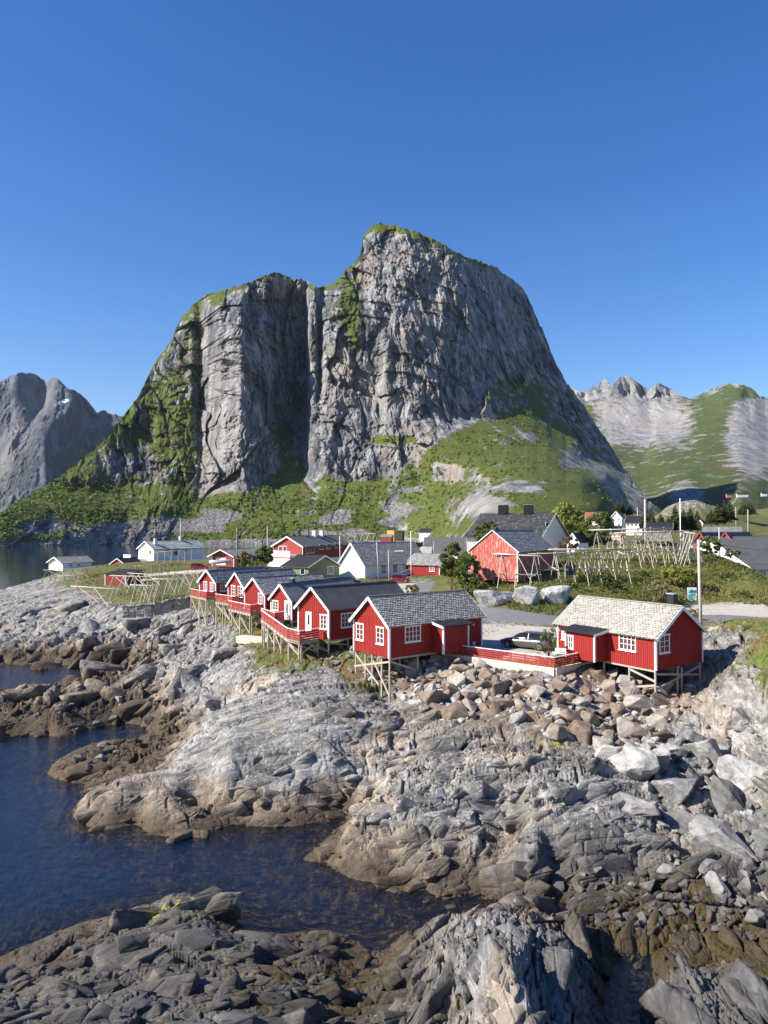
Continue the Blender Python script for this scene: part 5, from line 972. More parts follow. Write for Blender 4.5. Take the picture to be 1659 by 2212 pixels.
# stone wall of stacked blocks
def stone_wall():
    root = empty('stone_wall', (-30, 112, 5), 'dry-stone retaining wall of fitted grey blocks below the fish racks', 'wall'); mb = MB()
    pts = [P(R9(300, 1000)[0], R9(300, 1010)[1], 110), P(R9(640, 990)[0], R9(640, 990)[1], 110.5), P(R9(900, 950)[0], R9(900, 930)[1], 112), P(R9(1190, 900)[0], R9(1190, 880)[1], 114)]
    for a, b in zip(pts, pts[1:]):
        d = (b-a); L = Vector((d.x, d.y, 0)).length; u = Vector((d.x, d.y, 0))/L; n = Vector((u.y, -u.x, 0)); s = 0
        while s < L:
            w = random.uniform(.7, 1.2); zt = a.z+(b.z-a.z)*s/L; z = zt-1.7
            while z < zt:
                h = min(random.uniform(.3, .5), zt-z+.08); o = Vector((a.x, a.y, 0))+u*(s+random.uniform(-.15, .15)); o.z = z
                j = lambda: Vector((random.uniform(-.07, .07), random.uniform(-.07, .07), random.uniform(-.07, .07)))
                vs = [o+j(), o+u*w*.95+j(), o+u*w*.95-n*.6+j(), o-n*.6+j(), o+Vector((0, 0, h*.93))+j(), o+u*w*.95+Vector((0, 0, h*.93))+j(), o+u*w*.95-n*.6+Vector((0, 0, h*.93))+j(), o-n*.6+Vector((0, 0, h*.93))+j()]
                q = n*random.uniform(0, .12); vs = [v+q for v in vs]
                mb.add(vs, [(0, 3, 2, 1), (4, 5, 6, 7), (0, 1, 5, 4), (1, 2, 6, 5), (2, 3, 7, 6), (3, 0, 4, 7)]); z += h
            s += w
    mb.build('stone_face', M['greyb'], root)
stone_wall()

# ------------------------------------------------------------------ poles, wires, signs
def pole(name, label, cat, top, base, D_, r=.12, m='wood', group=None, D2=None):
    a = P(top[0], top[1], D2 or D_); b = P(base[0], base[1], D_); root = empty(name, b, label, cat, group); q = MB(); q.tube((b.x, b.y, min(b.z, hgt(b.x, b.y))-.4), a, r, r*.75, 10); q.build('post', M[m], root, True); return root, a, b
pl, pa, pb = pole('utility_pole', 'tall pale utility pole leaning slightly behind the right-hand cabin', 'pole', (1508.7, 1165.7), (1514.4, 1367), 75, .17, 'woodlight')
b = MB(); b.box(pa-Vector((.5, .05, .5)), (1, 0, 0), (0, .1, 0), (0, 0, .1)); b.build('crossarm', M['metal'], pl)
for dx, dy, k in ((1.2, -1.6, 0), (2.6, -2.2, 0)):
    c = MB(); e = pb+Vector((dx, dy, 0)); e.z = hgt(e.x, e.y); c.tube(pa-Vector((0, 0, 5.5)), e, .015, .015, 5); c.build('guy_wire', M['metal'], pl)
poles = 'plain timber poles around the village'
pole('mast', 'pale square-topped mast rising left behind the knoll racks', 'mast', RE(927, 55), RE(936, 520), 150, .22, 'woodlight')
pole('flagpole', 'tall thin white flagpole with ball top on the knoll', 'flagpole', RE(1393, 45), RE(1405, 900), 128, .09, 'white')
pole('utility_pole', 'short utility pole in front of the big black ribbed roof', 'pole', R8(787, 485), R8(787, 860), 140, .13, 'woodlight')
pole('utility_pole', 'left-hand slim pole standing in scrub on the far slope right of the spruces', 'pole', R8(1083, 130), R8(1090, 330), 280, .17, 'woodlight')
pole('utility_pole', 'right-hand slim pole standing in scrub on the far slope', 'pole', R8(1300, 170), R8(1300, 405), 260, .17, 'woodlight')
pole('utility_pole', 'thin pole standing alone right of the dark spruces below the mountain', 'pole', RE(828, 165), RE(830, 280), 290, .17, 'woodlight')
_, wa, wb = pole('utility_pole', 'grey utility pole close to the white house wall', 'pole', R2(325, 40), R2(345, 350), 149, .13, 'wood')
lp_, la, lb = pole('street_lamp', 'street lamp on a grey pole in front of the white house', 'street lamp', R2(422, 100), R2(430, 412), 133, .12, 'wood')
e = P(*R2(480, 112), 133); b = MB(); b.tube(la-Vector((0, 0, .6)), e, .04, .03, 6); arm = b.build('lamp_arm', M['metal'], lp_); b = MB(); b.box(e-Vector((.1, .2, .1)), (1.5, 0, .05), (0, .4, 0), (0, 0, .16)); b.build('lamp_head', M['white'], lp_)
pole('flagpole', 'white flagpole at the end of the ramp by the red hatchback', 'flagpole', R2(608, -55), R2(612, 360), 146, .08, 'white')
pole('utility_pole', 'thin pole before the small red house at the road bend', 'pole', RD(1050, 315), RD(1037, 830), 160, .09, 'wood')
fp, fa_, fb_ = pole('flagpole', 'distant white flagpole with a small red pennant near the far channel', 'flagpole', RC(228, 85), RC(232, 330), 235, .09, 'white')
t0 = P(*RC(227, 105), 235); b = MB(); cs = [t0+Vector((-1.6*math.sin(i*.25)*.6-.1*i, .2*math.sin(i), -.8*i)) for i in range(8)]
for i in range(7): b.quad(cs[i], cs[i]+Vector((.35, .1, 0)), cs[i+1]+Vector((.35*(1-i/8), .1, 0)), cs[i+1])
b.build('pennant', M['tail'], fp)
pole('utility_pole', 'thin white pole beside the long red house', 'pole', RC(1190, 215), RC(1200, 480), 205, .1, 'white')
pole('utility_pole', 'dark telephone pole standing between red garage and stilt cabins', 'pole', R1(513, 125), R1(513, 425), 182, .14, 'greywood')
def wire(label, a, b, sag=.6, r=.018):
    q = MB(); pr = a
    for i in range(1, 15): t_ = i/14; c = a+(b-a)*t_-Vector((0, 0, sag*4*t_*(1-t_))); q.tube(pr, c, r, r, 4); pr = c
    tag(q.build('cable', M['rubber']), label, 'cable')
wire('upper overhead cable running right from the tall pole over the black roof', pa, P(1700, 1190, 90), .3)
wire('lower overhead cable passing from the knoll racks over the black roof', P(1420, 1195, 105), P(1700, 1222, 92), .3)
wire('dark cable sagging along the white house wall to the lamp pole', la-Vector((0, 0, .5)), P(*R2(215, 330), 150), 1.2)
wire('cable between the village pole and the pole by the red house', wa, P(*RD(1050, 340), 160), 1.0)
# advertising boards
sg = empty('poster_board', P(1496, 1309, 101), 'teal and white illustrated poster board on an orange base beside the tall pole', 'sign')
a0, a1, a2, a3 = P(1486.8, 1298, 101), P(1506.5, 1298, 101), P(1505, 1268.6, 101), P(1484.7, 1269, 101)
X = a1-a0; Zp = a3-a0; n = Vector((0, -1, 0))
b = MB(); b.box(a0+Vector((0, .08, 0)), X, (0, -.08, 0), Zp); bd = b.build('board', M['white'], sg)
def patch(par, name, m, pts, lift):
    q = MB(); v = [a0+X*x+Zp*y+n*lift for x, y in pts]; q.add(v, [tuple(range(len(v)))]); return q.build(name, m, par)
tl_ = plain('poster teal', (.08, .42, .36), .5, .3, 2); bl_ = plain('poster blue', (.03, .15, .22), .5, .3, 4); lg_ = plain('poster pale blue', (.40, .62, .66), .5, .1, 2); wh_ = M['white']
patch(bd, 'poster_sky', lg_, [(.02, .55), (.98, .55), (.98, .86), (.02, .80)], .004)
patch(bd, 'poster_sea', tl_, [(.02, .02), (.98, .02), (.98, .40), (.6, .5), (.02, .46)], .005)
patch(bd, 'poster_mountain', bl_, [(.15, .60), (.95, .60), (.95, .72), (.85, .80), (.72, .74), (.6, .80), (.45, .88), (.36, .78), (.28, .76)], .008)
patch(bd, 'poster_reflection', bl_, [(.2, .52), (.9, .53), (.8, .48), (.6, .50), (.45, .42), (.35, .48)], .009)
patch(bd, 'poster_roundel', wh_, [(.76+.19*math.cos(i*.45), .2+.15*math.sin(i*.45)) for i in range(14)], .012)
patch(bd, 'poster_blot', M['black'], [(.70+.06*math.cos(i*.9), .23+.05*math.sin(i*.9)) for i in range(7)], .015); patch(bd, 'poster_blot', M['black'], [(.88+.04*math.cos(i*.9), .23+.04*math.sin(i*.9)) for i in range(7)], .015)
c0 = P(1486.5, 1304.5, 101); b = MB(); b.box(c0+Vector((0, -.12, 0)), (1.28, 0, 0), (0, .4, 0), (0, 0, .24)); b.build('orange_beam', M['orange'], sg)
b = MB(); c0 = P(1488.5, 1309.8, 101); [b.box(c0+Vector((x, -.1, 0)), (.22, 0, 0), (0, .35, 0), (0, 0, .3)) for x in (0, .42, .86)]; b.box(c0+Vector((0, -.1, .22)), (1.08, 0, 0), (0, .35, 0), (0, 0, .1)); b.build('pallet', M['concrete'], sg)
u0, v0 = (2200+505*.1206)*K, (2180+1010*.1206)*K; u1, v1 = (2200+838*.1206)*K, (2180+655*.1206)*K
k0, k1, k2 = P(u0, v0, 106), P(u1, v0-1.5, 108), P(u0, v1, 106); ks = empty('sign_board', k0, 'black kayak tour sign board with orange lettering hung between two rack posts', 'sign'); X = k1-k0; Zp = k2-k0; n = Vector((X.y, -X.x, 0)).normalized()
b = MB(); b.box(k0, X, -n*.06, Zp); kb = b.build('board', M['black'], ks); a0 = k0
patch(kb, 'photo_panel', M['darkgreen'], [(.38, .12), (.92, .12), (.92, .74), (.38, .74)], .006); patch(kb, 'photo_panel', M['metal'], [(.03, .42), (.35, .42), (.35, .66), (.03, .66)], .006); patch(kb, 'photo_panel', M['greyb'], [(.03, .06), (.35, .06), (.35, .38), (.03, .38)], .006)
tc = bpy.data.curves.new('lettering', 'FONT'); tc.body = 'Kayak tours'; tc.size = .30; tc.extrude = .004; to = bpy.data.objects.new('tmp', tc); S.collection.objects.link(to); bpy.context.view_layer.update()
tm = bpy.data.meshes.new_from_object(to.evaluated_get(bpy.context.evaluated_depsgraph_get())); bpy.data.objects.remove(to); tm.materials.clear(); tm.materials.append(plain('orange lettering', (.8, .30, .05), .6)); xs = [v.co.x for v in tm.vertices]; sc_ = X.length*.9/max(xs)
xn = X.normalized(); mt = Matrix(((xn.x, 0, n.x, 0), (xn.y, 0, n.y, 0), (0, 1, 0, 0), (0, 0, 0, 1))); tm.transform(Matrix.Diagonal((sc_, sc_, 1, 1))); tm.transform(mt); tm.transform(Matrix.Translation(k0+X*.05+Zp*.8+n*.008)); lo_ = bpy.data.objects.new('lettering', tm); link(lo_, kb)
for x in (0, 1): b = MB(); p = k0+X*x; b.tube((p.x, p.y, hgt(p.x, p.y)-.3), p+Zp*1.12, .06, .06, 7); b.build('post', M['woodlight'], ks)

# ------------------------------------------------------------------ cars
def car(label, pos, ang, paint, L=4.8, Wd=1.86, Hh=1.46, kind='wagon', group=None, detail=True):
    root = empty('parked_car', pos, label, 'car', group); ca, sa = math.cos(ang), math.sin(ang); px, py, pz = pos
    W_ = lambda x, y, z: (px+x*ca-y*sa, py+x*sa+y*ca, pz+z)
    hl = L/2; hood = {'wagon': .62, 'hatch': .70, 'suv': .8}[kind]*0+(.92 if kind != 'hatch' else .95); belt = .92 if kind != 'suv' else 1.05
    # stations: x (front +), half width, bottom, top
    st = [(-hl, .62, .42, .82), (-hl+.06, .78, .3, belt+.0), (-hl+.35, .9, .24, belt+.04), (-hl+1.1, .93, .2, belt+.03), (0, .93, .18, belt), (hl-1.7, .93, .18, belt-.02), (hl-1.25, .92, .2, belt-.04), (hl-.55, .89, .22, belt-.14), (hl-.15, .8, .26, belt-.24), (hl, .6, .34, .56)]
    m = MB(); rings = []
    for x, w_, b0, t0_ in st:
        w_ = w_*Wd/1.86; pr = [(-w_*.9, b0), (-w_, b0+.18), (-w_*1.0, (b0+t0_)/2), (-w_*.97, t0_-.12), (-w_*.86, t0_), (0, t0_+.03), (w_*.86, t0_), (w_*.97, t0_-.12), (w_, (b0+t0_)/2), (w_, b0+.18), (w_*.9, b0)]
        rings.append([W_(x, y, z) for y, z in pr])
    V = [p for r in rings for p in r]; k = 11; F_ = []
    for i in range(len(st)-1):
        for j in range(k): F_.append((i*k+j, (i+1)*k+j, (i+1)*k+(j+1) % k, i*k+(j+1) % k))
    F_ += [tuple(range(k)), tuple(range((len(st)-1)*k, len(st)*k))[::-1]]
    m.add(V, F_); body = m.build('body', M[paint], root, True)
    # greenhouse
    rz = Hh; hb_ = -hl+.18 if kind != 'hatch' else -hl+.2; gs = [(hb_, .80, belt, belt+.02), (hb_+(.32 if kind == 'hatch' else .38), .80, belt, rz-.06), (hb_+.9, .84, belt, rz), (hl-2.45, .84, belt, rz-.01), (hl-2.0, .84, belt, rz-.10), (hl-1.15, .84, belt-.03, belt-.02)]
    m = MB(); V = []
    for x, w_, b0, t0_ in gs:
        w_ = w_*Wd/1.86; tw = w_-(t0_-b0)*.38; V += [W_(x, -w_, b0-.05), W_(x, -tw, t0_), W_(x, 0, t0_+.035), W_(x, tw, t0_), W_(x, w_, b0-.05)]
    F_ = [(i*5+j, i*5+5+j, i*5+6+j, i*5+1+j) for i in range(len(gs)-1) for j in range(4)]; m.add(V, F_); m.build('window_glass', M['carglass'], root, True)
    m = MB(); V = []
    for x, w_, b0, t0_ in gs[1:5]:
        w_ = w_*Wd/1.86; tw = w_-(t0_-b0)*.38+.012; V += [W_(x, -tw, t0_-.05), W_(x, -tw+.05, t0_+.015), W_(x, 0, t0_+.05), W_(x, tw-.05, t0_+.015), W_(x, tw, t0_-.05)]
    m.add(V, [(i*5+j, i*5+5+j, i*5+6+j, i*5+1+j) for i in range(3) for j in range(4)]); m.build('roof_panel', M[paint], root, True)
    for sd in (-1, 1):
        for xi, xo in ((hb_+.12, .1), (-.45, .0), (hl-2.05, -.9)):
            if xi == -.45 and not detail: continue
            m = MB(); w_ = .845*Wd/1.86; m.bar(W_(xi-xo*.0 if xo >= 0 else hl-1.2, sd*w_, belt-.02), W_(xi+(.38 if xo > 0 else 0), sd*(w_-(rz-belt)*.37), rz-.05), .07, .05); m.build('pillar', M[paint], root)
    for sd in (-1, 1):
        for x in (-hl+.88, hl-.92):
            y = sd*(Wd/2-.02); wr_r = .335; m = MB(); m.tube(W_(x, y-sd*.2, wr_r), W_(x, y+sd*.01, wr_r), wr_r+.05, wr_r+.05, 18); m.build('wheel_arch', M['rubber'], body)
            m = MB(); m.tube(W_(x, y-sd*.2, wr_r), W_(x, y+sd*.03, wr_r), wr_r, wr_r-.02, 20); wo = m.build('wheel', M['rubber'], root, False)
            m = MB(); c = Vector(W_(x, y+sd*.035, wr_r)); e1 = Vector((ca, sa, 0)); nn = Vector((-sa, ca, 0))*sd
            m.tube(c-nn*.01, c+nn*.012, .06, .06, 8)
            for i in range(8 if detail else 5):
                t_ = i*2*math.pi/(8 if detail else 5); d = e1*math.cos(t_)+Vector((0, 0, 1))*math.sin(t_); m.bar(c+d*.04, c+d*.23, .045, .02, nn)
            for i in range(16):
                t_ = i*math.pi/8; t2 = t_+math.pi/8; m.bar(c+(e1*math.cos(t_)+Vector((0, 0, 1))*math.sin(t_))*.235, c+(e1*math.cos(t2)+Vector((0, 0, 1))*math.sin(t2))*.235, .02, .02, nn)
            m.build('rim', M['chrome'], wo)
        m = MB(); m.box(W_(-hl-.0, sd*.72*Wd/1.86-.09, .62), Vector(W_(.12, 0, 0))-Vector(W_(0, 0, 0)), Vector(W_(0, .18, 0))-Vector(W_(0, 0, 0)), (0, 0, .34)); m.build('tail_light', M['tail'], root)
        m = MB(); m.box(W_(hl-.2, sd*.66*Wd/1.86-.12, .52), Vector(W_(.16, 0, 0))-Vector(W_(0, 0, 0)), Vector(W_(0, .24, 0))-Vector(W_(0, 0, 0)), (0, 0, .14)); m.build('headlight', M['lamp'], root)
        m = MB(); m.box(W_(hl-1.75, sd*(Wd/2+.02)-.07, belt+.0), Vector(W_(.1, 0, 0))-Vector(W_(0, 0, 0)), Vector(W_(0, .16, 0))-Vector(W_(0, 0, 0)), (0, 0, .12)); m.build('mirror', M[paint], root)
        if detail:
            for x in (-.75, .35): m = MB(); m.box(W_(x, sd*(Wd/2-.02)-.02, belt-.14), Vector(W_(.16, 0, 0))-Vector(W_(0, 0, 0)), Vector(W_(0, .045, 0))-Vector(W_(0, 0, 0)), (0, 0, .025)); m.build('door_handle', M['chrome'], root)
    m = MB(); m.box(W_(-hl-.02, -.26, .60), Vector(W_(.03, 0, 0))-Vector(W_(0, 0, 0)), Vector(W_(0, .52, 0))-Vector(W_(0, 0, 0)), (0, 0, .11)); m.build('number_plate', M['white'], root)
    return root
c0 = G(1140, 1400, 7.38); car('dark grey estate car parked in the gravel yard between the two near cabins', (c0.x, c0.y, hgt(c0.x, c0.y)+.04), math.radians(143), 'car_grey', 4.9, 1.9, 1.46)
c0 = G(866, 1258.5, 8.15); car('small red hatchback parked in front of the white house', (c0.x, c0.y, 8.17), math.radians(-8), 'car_red', 3.9, 1.7, 1.5, 'hatch')
c0 = P(431, 1229, 186); car('red estate car parked at the end of the track left of the red garage', (c0.x, c0.y, hgt(c0.x, c0.y)+.05), math.radians(5), 'car_red', 4.6, 1.78, 1.48)
c0 = P(*R2(90, 350), 130); car('black car with only its roof showing above a ribbed cabin roof', (c0.x, c0.y, c0.z-1.0), math.radians(-5), 'car_black', 4.6, 1.8, 1.6, 'suv')
for i, (x, c, nm) in enumerate(((1385, 'car_blue', 'blue'), (1525, 'car_black', 'black'), (1650, 'car_white', 'white'))):
    c0 = P(*R8(x, 805), 205); car(nm+' car in the distant roadside row beyond the big black roof', (c0.x, c0.y, c0.z), math.radians(170), c, 4.4, 1.8, 1.5, group='cars on the far roadside', detail=False)
A_ = P(*R8(1250, 812), 204); B_ = P(*R8(1900, 830), 200); b = MB(); b.box(A_-Vector((0, 1.5, 3)), B_-A_, (0, 12, 0), (0, 0, 2.97)); tag(b.build('road_embankment', M['greyb']), kind='structure')
# covered boat on trailer
bo = empty('covered_boat', P(476, 1219, 184), 'small boat under a grey cover beside the red garage door', 'boat'); c = P(476, 1219, 184); b = MB(); V = []
for i in range(9):
    t_ = i/8; w_ = .8*math.sin(math.pi*min(.18+t_*.75, 1)); x = -2.6+5.2*t_; zz = .25*t_; V += [c+Vector((x, -w_, .5+zz)), c+Vector((x, -w_*.5, .95+zz)), c+Vector((x, w_*.5, .95+zz)), c+Vector((x, w_, .5+zz)), c+Vector((x, 0, .05+zz*1.4))]
b.add(V, [(i*5+j, i*5+(j+1) % 5, i*5+5+(j+1) % 5, i*5+5+j) for i in range(8) for j in range(5)]+[(4, 3, 2, 1, 0), (40, 41, 42, 43, 44)]); b.build('hull', M['metal'], bo); b = MB(); b.bar(c+Vector((-1.5, 0, .1)), c+Vector((3, 0, .1)), .1); b.build('trailer', M['black'], bo)

# ------------------------------------------------------------------ fish drying racks
RG = 'timber fish drying racks'
def rack(label, p0, p1, ht=3.1, n=3, spread=1.5, rails=1, m='woodlight', gap=.0, tiers=0, r=.07, rail_r=.085, plank=False, brace=True):
    """p0, p1: top rail ends as (u, v) with the rail `ht` above the ground"""
    a = ground(p0[0], p0[1], ht, 60); b = ground(p1[0], p1[1], ht, 60)
    if abs(a.y-b.y) > 1.3*abs(a.x-b.x)+6: Y = min(a.y, b.y)+4; a = P(p0[0], p0[1], Y); b = P(p1[0], p1[1], Y+2)
    root = empty('fish_rack', ((a.x+b.x)/2, (a.y+b.y)/2, hgt((a.x+b.x)/2, (a.y+b.y)/2)), label, 'fish rack', RG); d = (b-a).normalized(); s = Vector((d.y, -d.x, 0)).normalized()
    for k in range(rails):
        q = MB(); o = s*(k-(rails-1)/2)*gap+Vector((0, 0, random.uniform(-.05, .05)+.07))
        if plank: q.bar(a+o-d*.3, b+o+d*.4, .16, .09)
        else: q.tube(a+o-d*random.uniform(.2, .7), b+o+d*random.uniform(.2, .8), rail_r, rail_r*.8, 7)
        q.build('top_rail', M[m], root, True)
    for i in range(n):
        c = a+(b-a)*((i+.25)/(n-.5) if n > 1 else .5); legs = []
        for sd in (-1, 1):
            f = c+s*sd*spread+d*random.uniform(-.25, .25); g = hgt(f.x, f.y); top = c-s*sd*.14+Vector((0, 0, .25)); q = MB(); q.tube((f.x, f.y, g-.3), top, r, r*.85, 6); q.build('leg', M[m], root); legs.append(((f.x, f.y, g), top))
        for t_ in range(tiers):
            h = .38+.3*t_; l0 = Vector(legs[0][0])*(1-h)+legs[0][1]*h; l1 = Vector(legs[1][0])*(1-h)+legs[1][1]*h; q = MB(); q.bar(l0, l1, .09, .16); q.build('crossbar', M['woodlight'], root)
        if brace and i < n-1:
            c2 = a+(b-a)*((i+1.25)/(n-.5)); sd = 1 if i % 2 else -1; f = c2+s*sd*spread*.5; q = MB(); q.tube(c+s*sd*.1, (f.x, f.y, hgt(f.x, f.y)+.9), r*.8, r*.7, 6); q.build('brace', M[m], root)
    for t_ in range(tiers):
        for sd in (-1, 1):
            h = .42+.3*t_; o = s*sd*spread*(1-h); g0, g1 = hgt(a.x, a.y), hgt(b.x, b.y); q = MB(); q.tube((a.x+o.x, a.y+o.y, g0+(a.z-g0)*h), (b.x+o.x, b.y+o.y, g1+(b.z-g1)*h), .055, .05, 6); q.build('side_rail', M['greywood'], root)
    return root
LW = 'low-left' 
for lb, p0, p1, kw in (
 ('pale rack nearest the water on the rocks left of the stone wall', R4(605, 612), R4(980, 638), dict(n=3, ht=3.4)),
 ('rack standing right in front of the flat-roofed red shed', R9(150, 608), R9(622, 624), dict(n=4, ht=3.0)),
 ('rack with white rail crossing the right corner of the flat-roofed red shed', R9(378, 578), R9(776, 602), dict(n=4, ht=2.8)),
 ('rack leaning over the middle of the stone wall, lower of two', R9(436, 732), R9(735, 744), dict(n=3, ht=3.2)),
 ('short kinked rack above the middle of the stone wall', R9(596, 672), R9(828, 672), dict(n=2, ht=3.2)),
 ('rack over white tarpaulin at the right end of the stone wall', R9(750, 652), R9(1060, 662), dict(n=3, ht=3.0)),
 ('rack directly left of the farthest stilt cabin, lower rail', R9(960, 568), R9(1290, 582), dict(n=3, ht=3.2)),
 ('rack whose rail ends behind the farthest stilt cabin', R9(1130, 552), R9(1415, 556), dict(n=3, ht=2.8)),
 ('dark-railed rack at the far left beside the white boathouse', R4(362, 482), R4(740, 468), dict(n=4, ht=2.8, m='greywood')),
 ('dark-railed rack behind the flat-roofed red shed, running to the track', R9(455, 486), R9(1040, 446), dict(n=6, ht=2.8, m='greywood', tiers=0)),
 ('dark-railed rack along the lower wall of the long white house', R9(748, 297), R9(1240, 264), dict(n=6, ht=3.0, m='wood')),
 ('rack between the long white house and the red garage', R9(1232, 226), R9(1655, 216), dict(n=7, ht=3.0, m='wood')),
 ('small weathered rack at the tip of the left headland', R4(500, 530), R4(690, 520), dict(n=2, ht=2.3, m='wood'))):
    rack('timber '+lb, p0, p1, **kw)
rack('wide white-topped rack on the knoll beside the kayak sign', R5(965, 592), R3(745, 163), n=6, ht=4.4, rails=5, gap=.22, tiers=1, spread=1.7)
rack('rack with pale rail in front of the weathered red barn', R5(455, 635), R5(840, 655), n=3, ht=4.3, rails=2, gap=.2, tiers=1, spread=1.6)
rack('dark lower rack line between the barn and the kayak sign', R5(640, 640), R5(1480, 612), n=6, ht=3.8, rails=2, gap=.3, tiers=1, m='wood')
rack('large white-topped rack crowning the knoll, front row', R6(290, 538), R6(905, 522), n=6, ht=5.0, rails=4, gap=.25, tiers=2, spread=1.9)
rack('large white-topped rack crowning the knoll, back row', R6(55, 510), R6(730, 492), n=6, ht=5.2, rails=5, gap=.25, tiers=1, spread=1.8)
rack('rack at the right edge of the knoll beside the black roof', R6(860, 522), R6(985, 545), n=5, ht=5.0, rails=2, gap=.3, tiers=2, spread=2.2)
def farrack(label, p0, p1, D_, n):
    a = P(*p0, D_); b = P(*p1, D_); root = empty('fish_rack', (a+b)/2-Vector((0, 0, 4)), label, 'fish rack', RG); q = MB(); q.tube(a, b, .3, .3, 5); q.build('top_rail', M['woodlight'], root)
    for i in range(n):
        c = a+(b-a)*i/(n-1)
        for sd in (-1, 1): q = MB(); q.tube(c+Vector((sd*2.2, 0, -6.5)), c, .22, .2, 5); q.build('leg', M['woodlight'], root)
farrack('long pale fish rack on the far shore left of the red boathouse', RC(1240, 190), RC(1659, 178), 860, 6); farrack('end trestle of the pale fish rack beside the boulder on the far shore', RD(0, 212), RD(185, 200), 850, 3)

# ------------------------------------------------------------------ trees, shrubs
def leaves(c, n, s, clump, rad, squash=.8, seed=0):
    g = np.random.default_rng(seed); d = g.normal(size=(clump, 3)); d /= np.linalg.norm(d, axis=1)[:, None]; rr = g.uniform(.35, 1, clump)**.5
    cc = d*rr[:, None]*np.array([rad[0], rad[1], rad[2]]); cr = g.uniform(.18, .34, clump)*min(rad); k = g.integers(0, clump, n)
    o = g.normal(size=(n, 3)); o /= np.linalg.norm(o, axis=1)[:, None]; p = cc[k]+o*(cr[k]*g.uniform(.5, 1, n))[:, None]*np.array([1, 1, squash]); p += np.array(c)
    nn = o+g.normal(size=(n, 3))*.7; nn /= np.linalg.norm(nn, axis=1)[:, None]; t = np.cross(nn, g.normal(size=(n, 3))); t /= np.linalg.norm(t, axis=1)[:, None]; b = np.cross(nn, t); sz = (s*g.uniform(.6, 1.3, n))[:, None]
    V = np.stack([p-t*sz*.6, p-b*sz*.35, p+t*sz*.7, p+b*sz*.35], 1); ct_ = g.uniform(0, .6, clump); return V, np.clip(ct_[k]+g.uniform(0, .4, n), 0, 1)
def tree(name, label, cat, base, hgt_, rad, m='leaf', n=2500, s=.3, clump=22, group=None, stem=.3, seed=1, multi=1):
    base = Vector(base); ex_ = max(0, base.z-hgt(base.x, base.y)); stem = (stem*hgt_+ex_)/(hgt_+ex_); hgt_ += ex_; base.z -= ex_+.1; root = empty(name, base, label, cat, group); ch = hgt_*(1-stem); cz = base.z+hgt_*stem+ch/2; V, ti = leaves((base.x, base.y, cz), n, s, clump, (rad, rad, ch/2*1.0), seed=seed)
    tri_soup('crown', V, M[m], root, ti, 4); b = MB(); g = random.Random(seed)
    for i in range(multi):
        top = Vector((base.x+g.uniform(-.3, .3)*rad, base.y+g.uniform(-.3, .3)*rad, base.z+hgt_*.7)); q = base+Vector((g.uniform(-.2, .2), g.uniform(-.2, .2), 0))*multi; mid = q.lerp(top, .5)+Vector((g.uniform(-.2, .2), g.uniform(-.2, .2), 0))*rad*.4
        b.tube(q, mid, .05*hgt_**.8*.45, .035*hgt_**.8*.4, 6); b.tube(mid, top, .035*hgt_**.8*.4, .02, 6)
        for k in range(5): st2 = mid.lerp(top, k/5); e = st2+Vector((g.uniform(-1, 1)*rad*.7, g.uniform(-1, 1)*rad*.7, g.uniform(.1, .5)*ch*.4)); b.tube(st2, e, .03, .012, 4)
    b.build('trunk', M['bark'], root); return root
def tr(r, x, y, D_): return P(*r(x, y), D_)
tree('birch_tree', 'tall dense birch left of the weathered red barn', 'tree', tr(R2, 1080, 440, 108), 5.6, 1.75, n=9000, s=.22, clump=60, stem=.12, seed=2, multi=3)
tree('birch_tree', 'bushy birch with rounded top between the village road and the barn', 'tree', tr(R2, 950, 400, 116), 6.6, 1.75, n=8000, s=.22, clump=55, stem=.15, seed=3, multi=3)
tree('willow_shrub', 'willow bush spilling over the grass bank at the road bend', 'shrub', tr(R2, 1130, 470, 104), 2.4, 1.6, n=5000, s=.18, clump=40, stem=.05, seed=4, multi=3)
tree('birch_tree', 'airy yellow-green tree right of the black-roofed white house', 'tree', tr(R5, 1100, 560, 185), 10.8, 4.2, 'leaf_yellow', 5200, .5, 60, stem=.2, seed=5, multi=2)
tree('birch_tree', 'dark green tree in front of the pale houses below the mountain', 'tree', tr(R5, 1400, 590, 170), 8.4, 3.9, 'leaf', 7000, .42, 60, stem=.1, seed=6, multi=2)
tree('birch_tree', 'low dark broad tree left of the orange house', 'tree', tr(R5, 1320, 600, 160), 5.2, 3.6, 'leaf_dark', 6000, .38, 50, stem=.08, seed=7, multi=2)
tree('birch_tree', 'small rounded tree between the barn roof and the white house wall', 'tree', tr(R5, 340, 560, 138), 4.6, 2.4, 'leaf', 4000, .3, 34, stem=.2, seed=8)
tree('rowan_shrub', 'reddish brown shrub right of the barn roof', 'shrub', tr(R5, 1130, 600, 150), 2.8, 2.2, 'heath', 2500, .3, 26, stem=.1, seed=9)
tree('willow_shrub', 'pale bush in front of the red garage', 'shrub', tr(R1, 572, 450, 172), 3.6, 1.9, 'leaf_pale', 3000, .35, 30, stem=.05, seed=10)
tree('birch_tree', 'dark tree standing between red garage and long red house', 'tree', tr(R1, 745, 440, 196), 5.2, 2.3, 'leaf', 4500, .42, 40, stem=.05, seed=11)
tree('willow_shrub', 'low green bush behind the roofs of the stilt cabins', 'shrub', tr(R1, 660, 465, 165), 1.6, 1.9, 'leaf_yellow', 2600, .3, 26, stem=.05, seed=12)
tree('willow_shrub', 'light feathery bush by the village road above the slate roof', 'shrub', tr(RD, 715, 1125, 108), 1.8, 1.0, 'leaf_pale', 2400, .18, 26, stem=.1, seed=13)
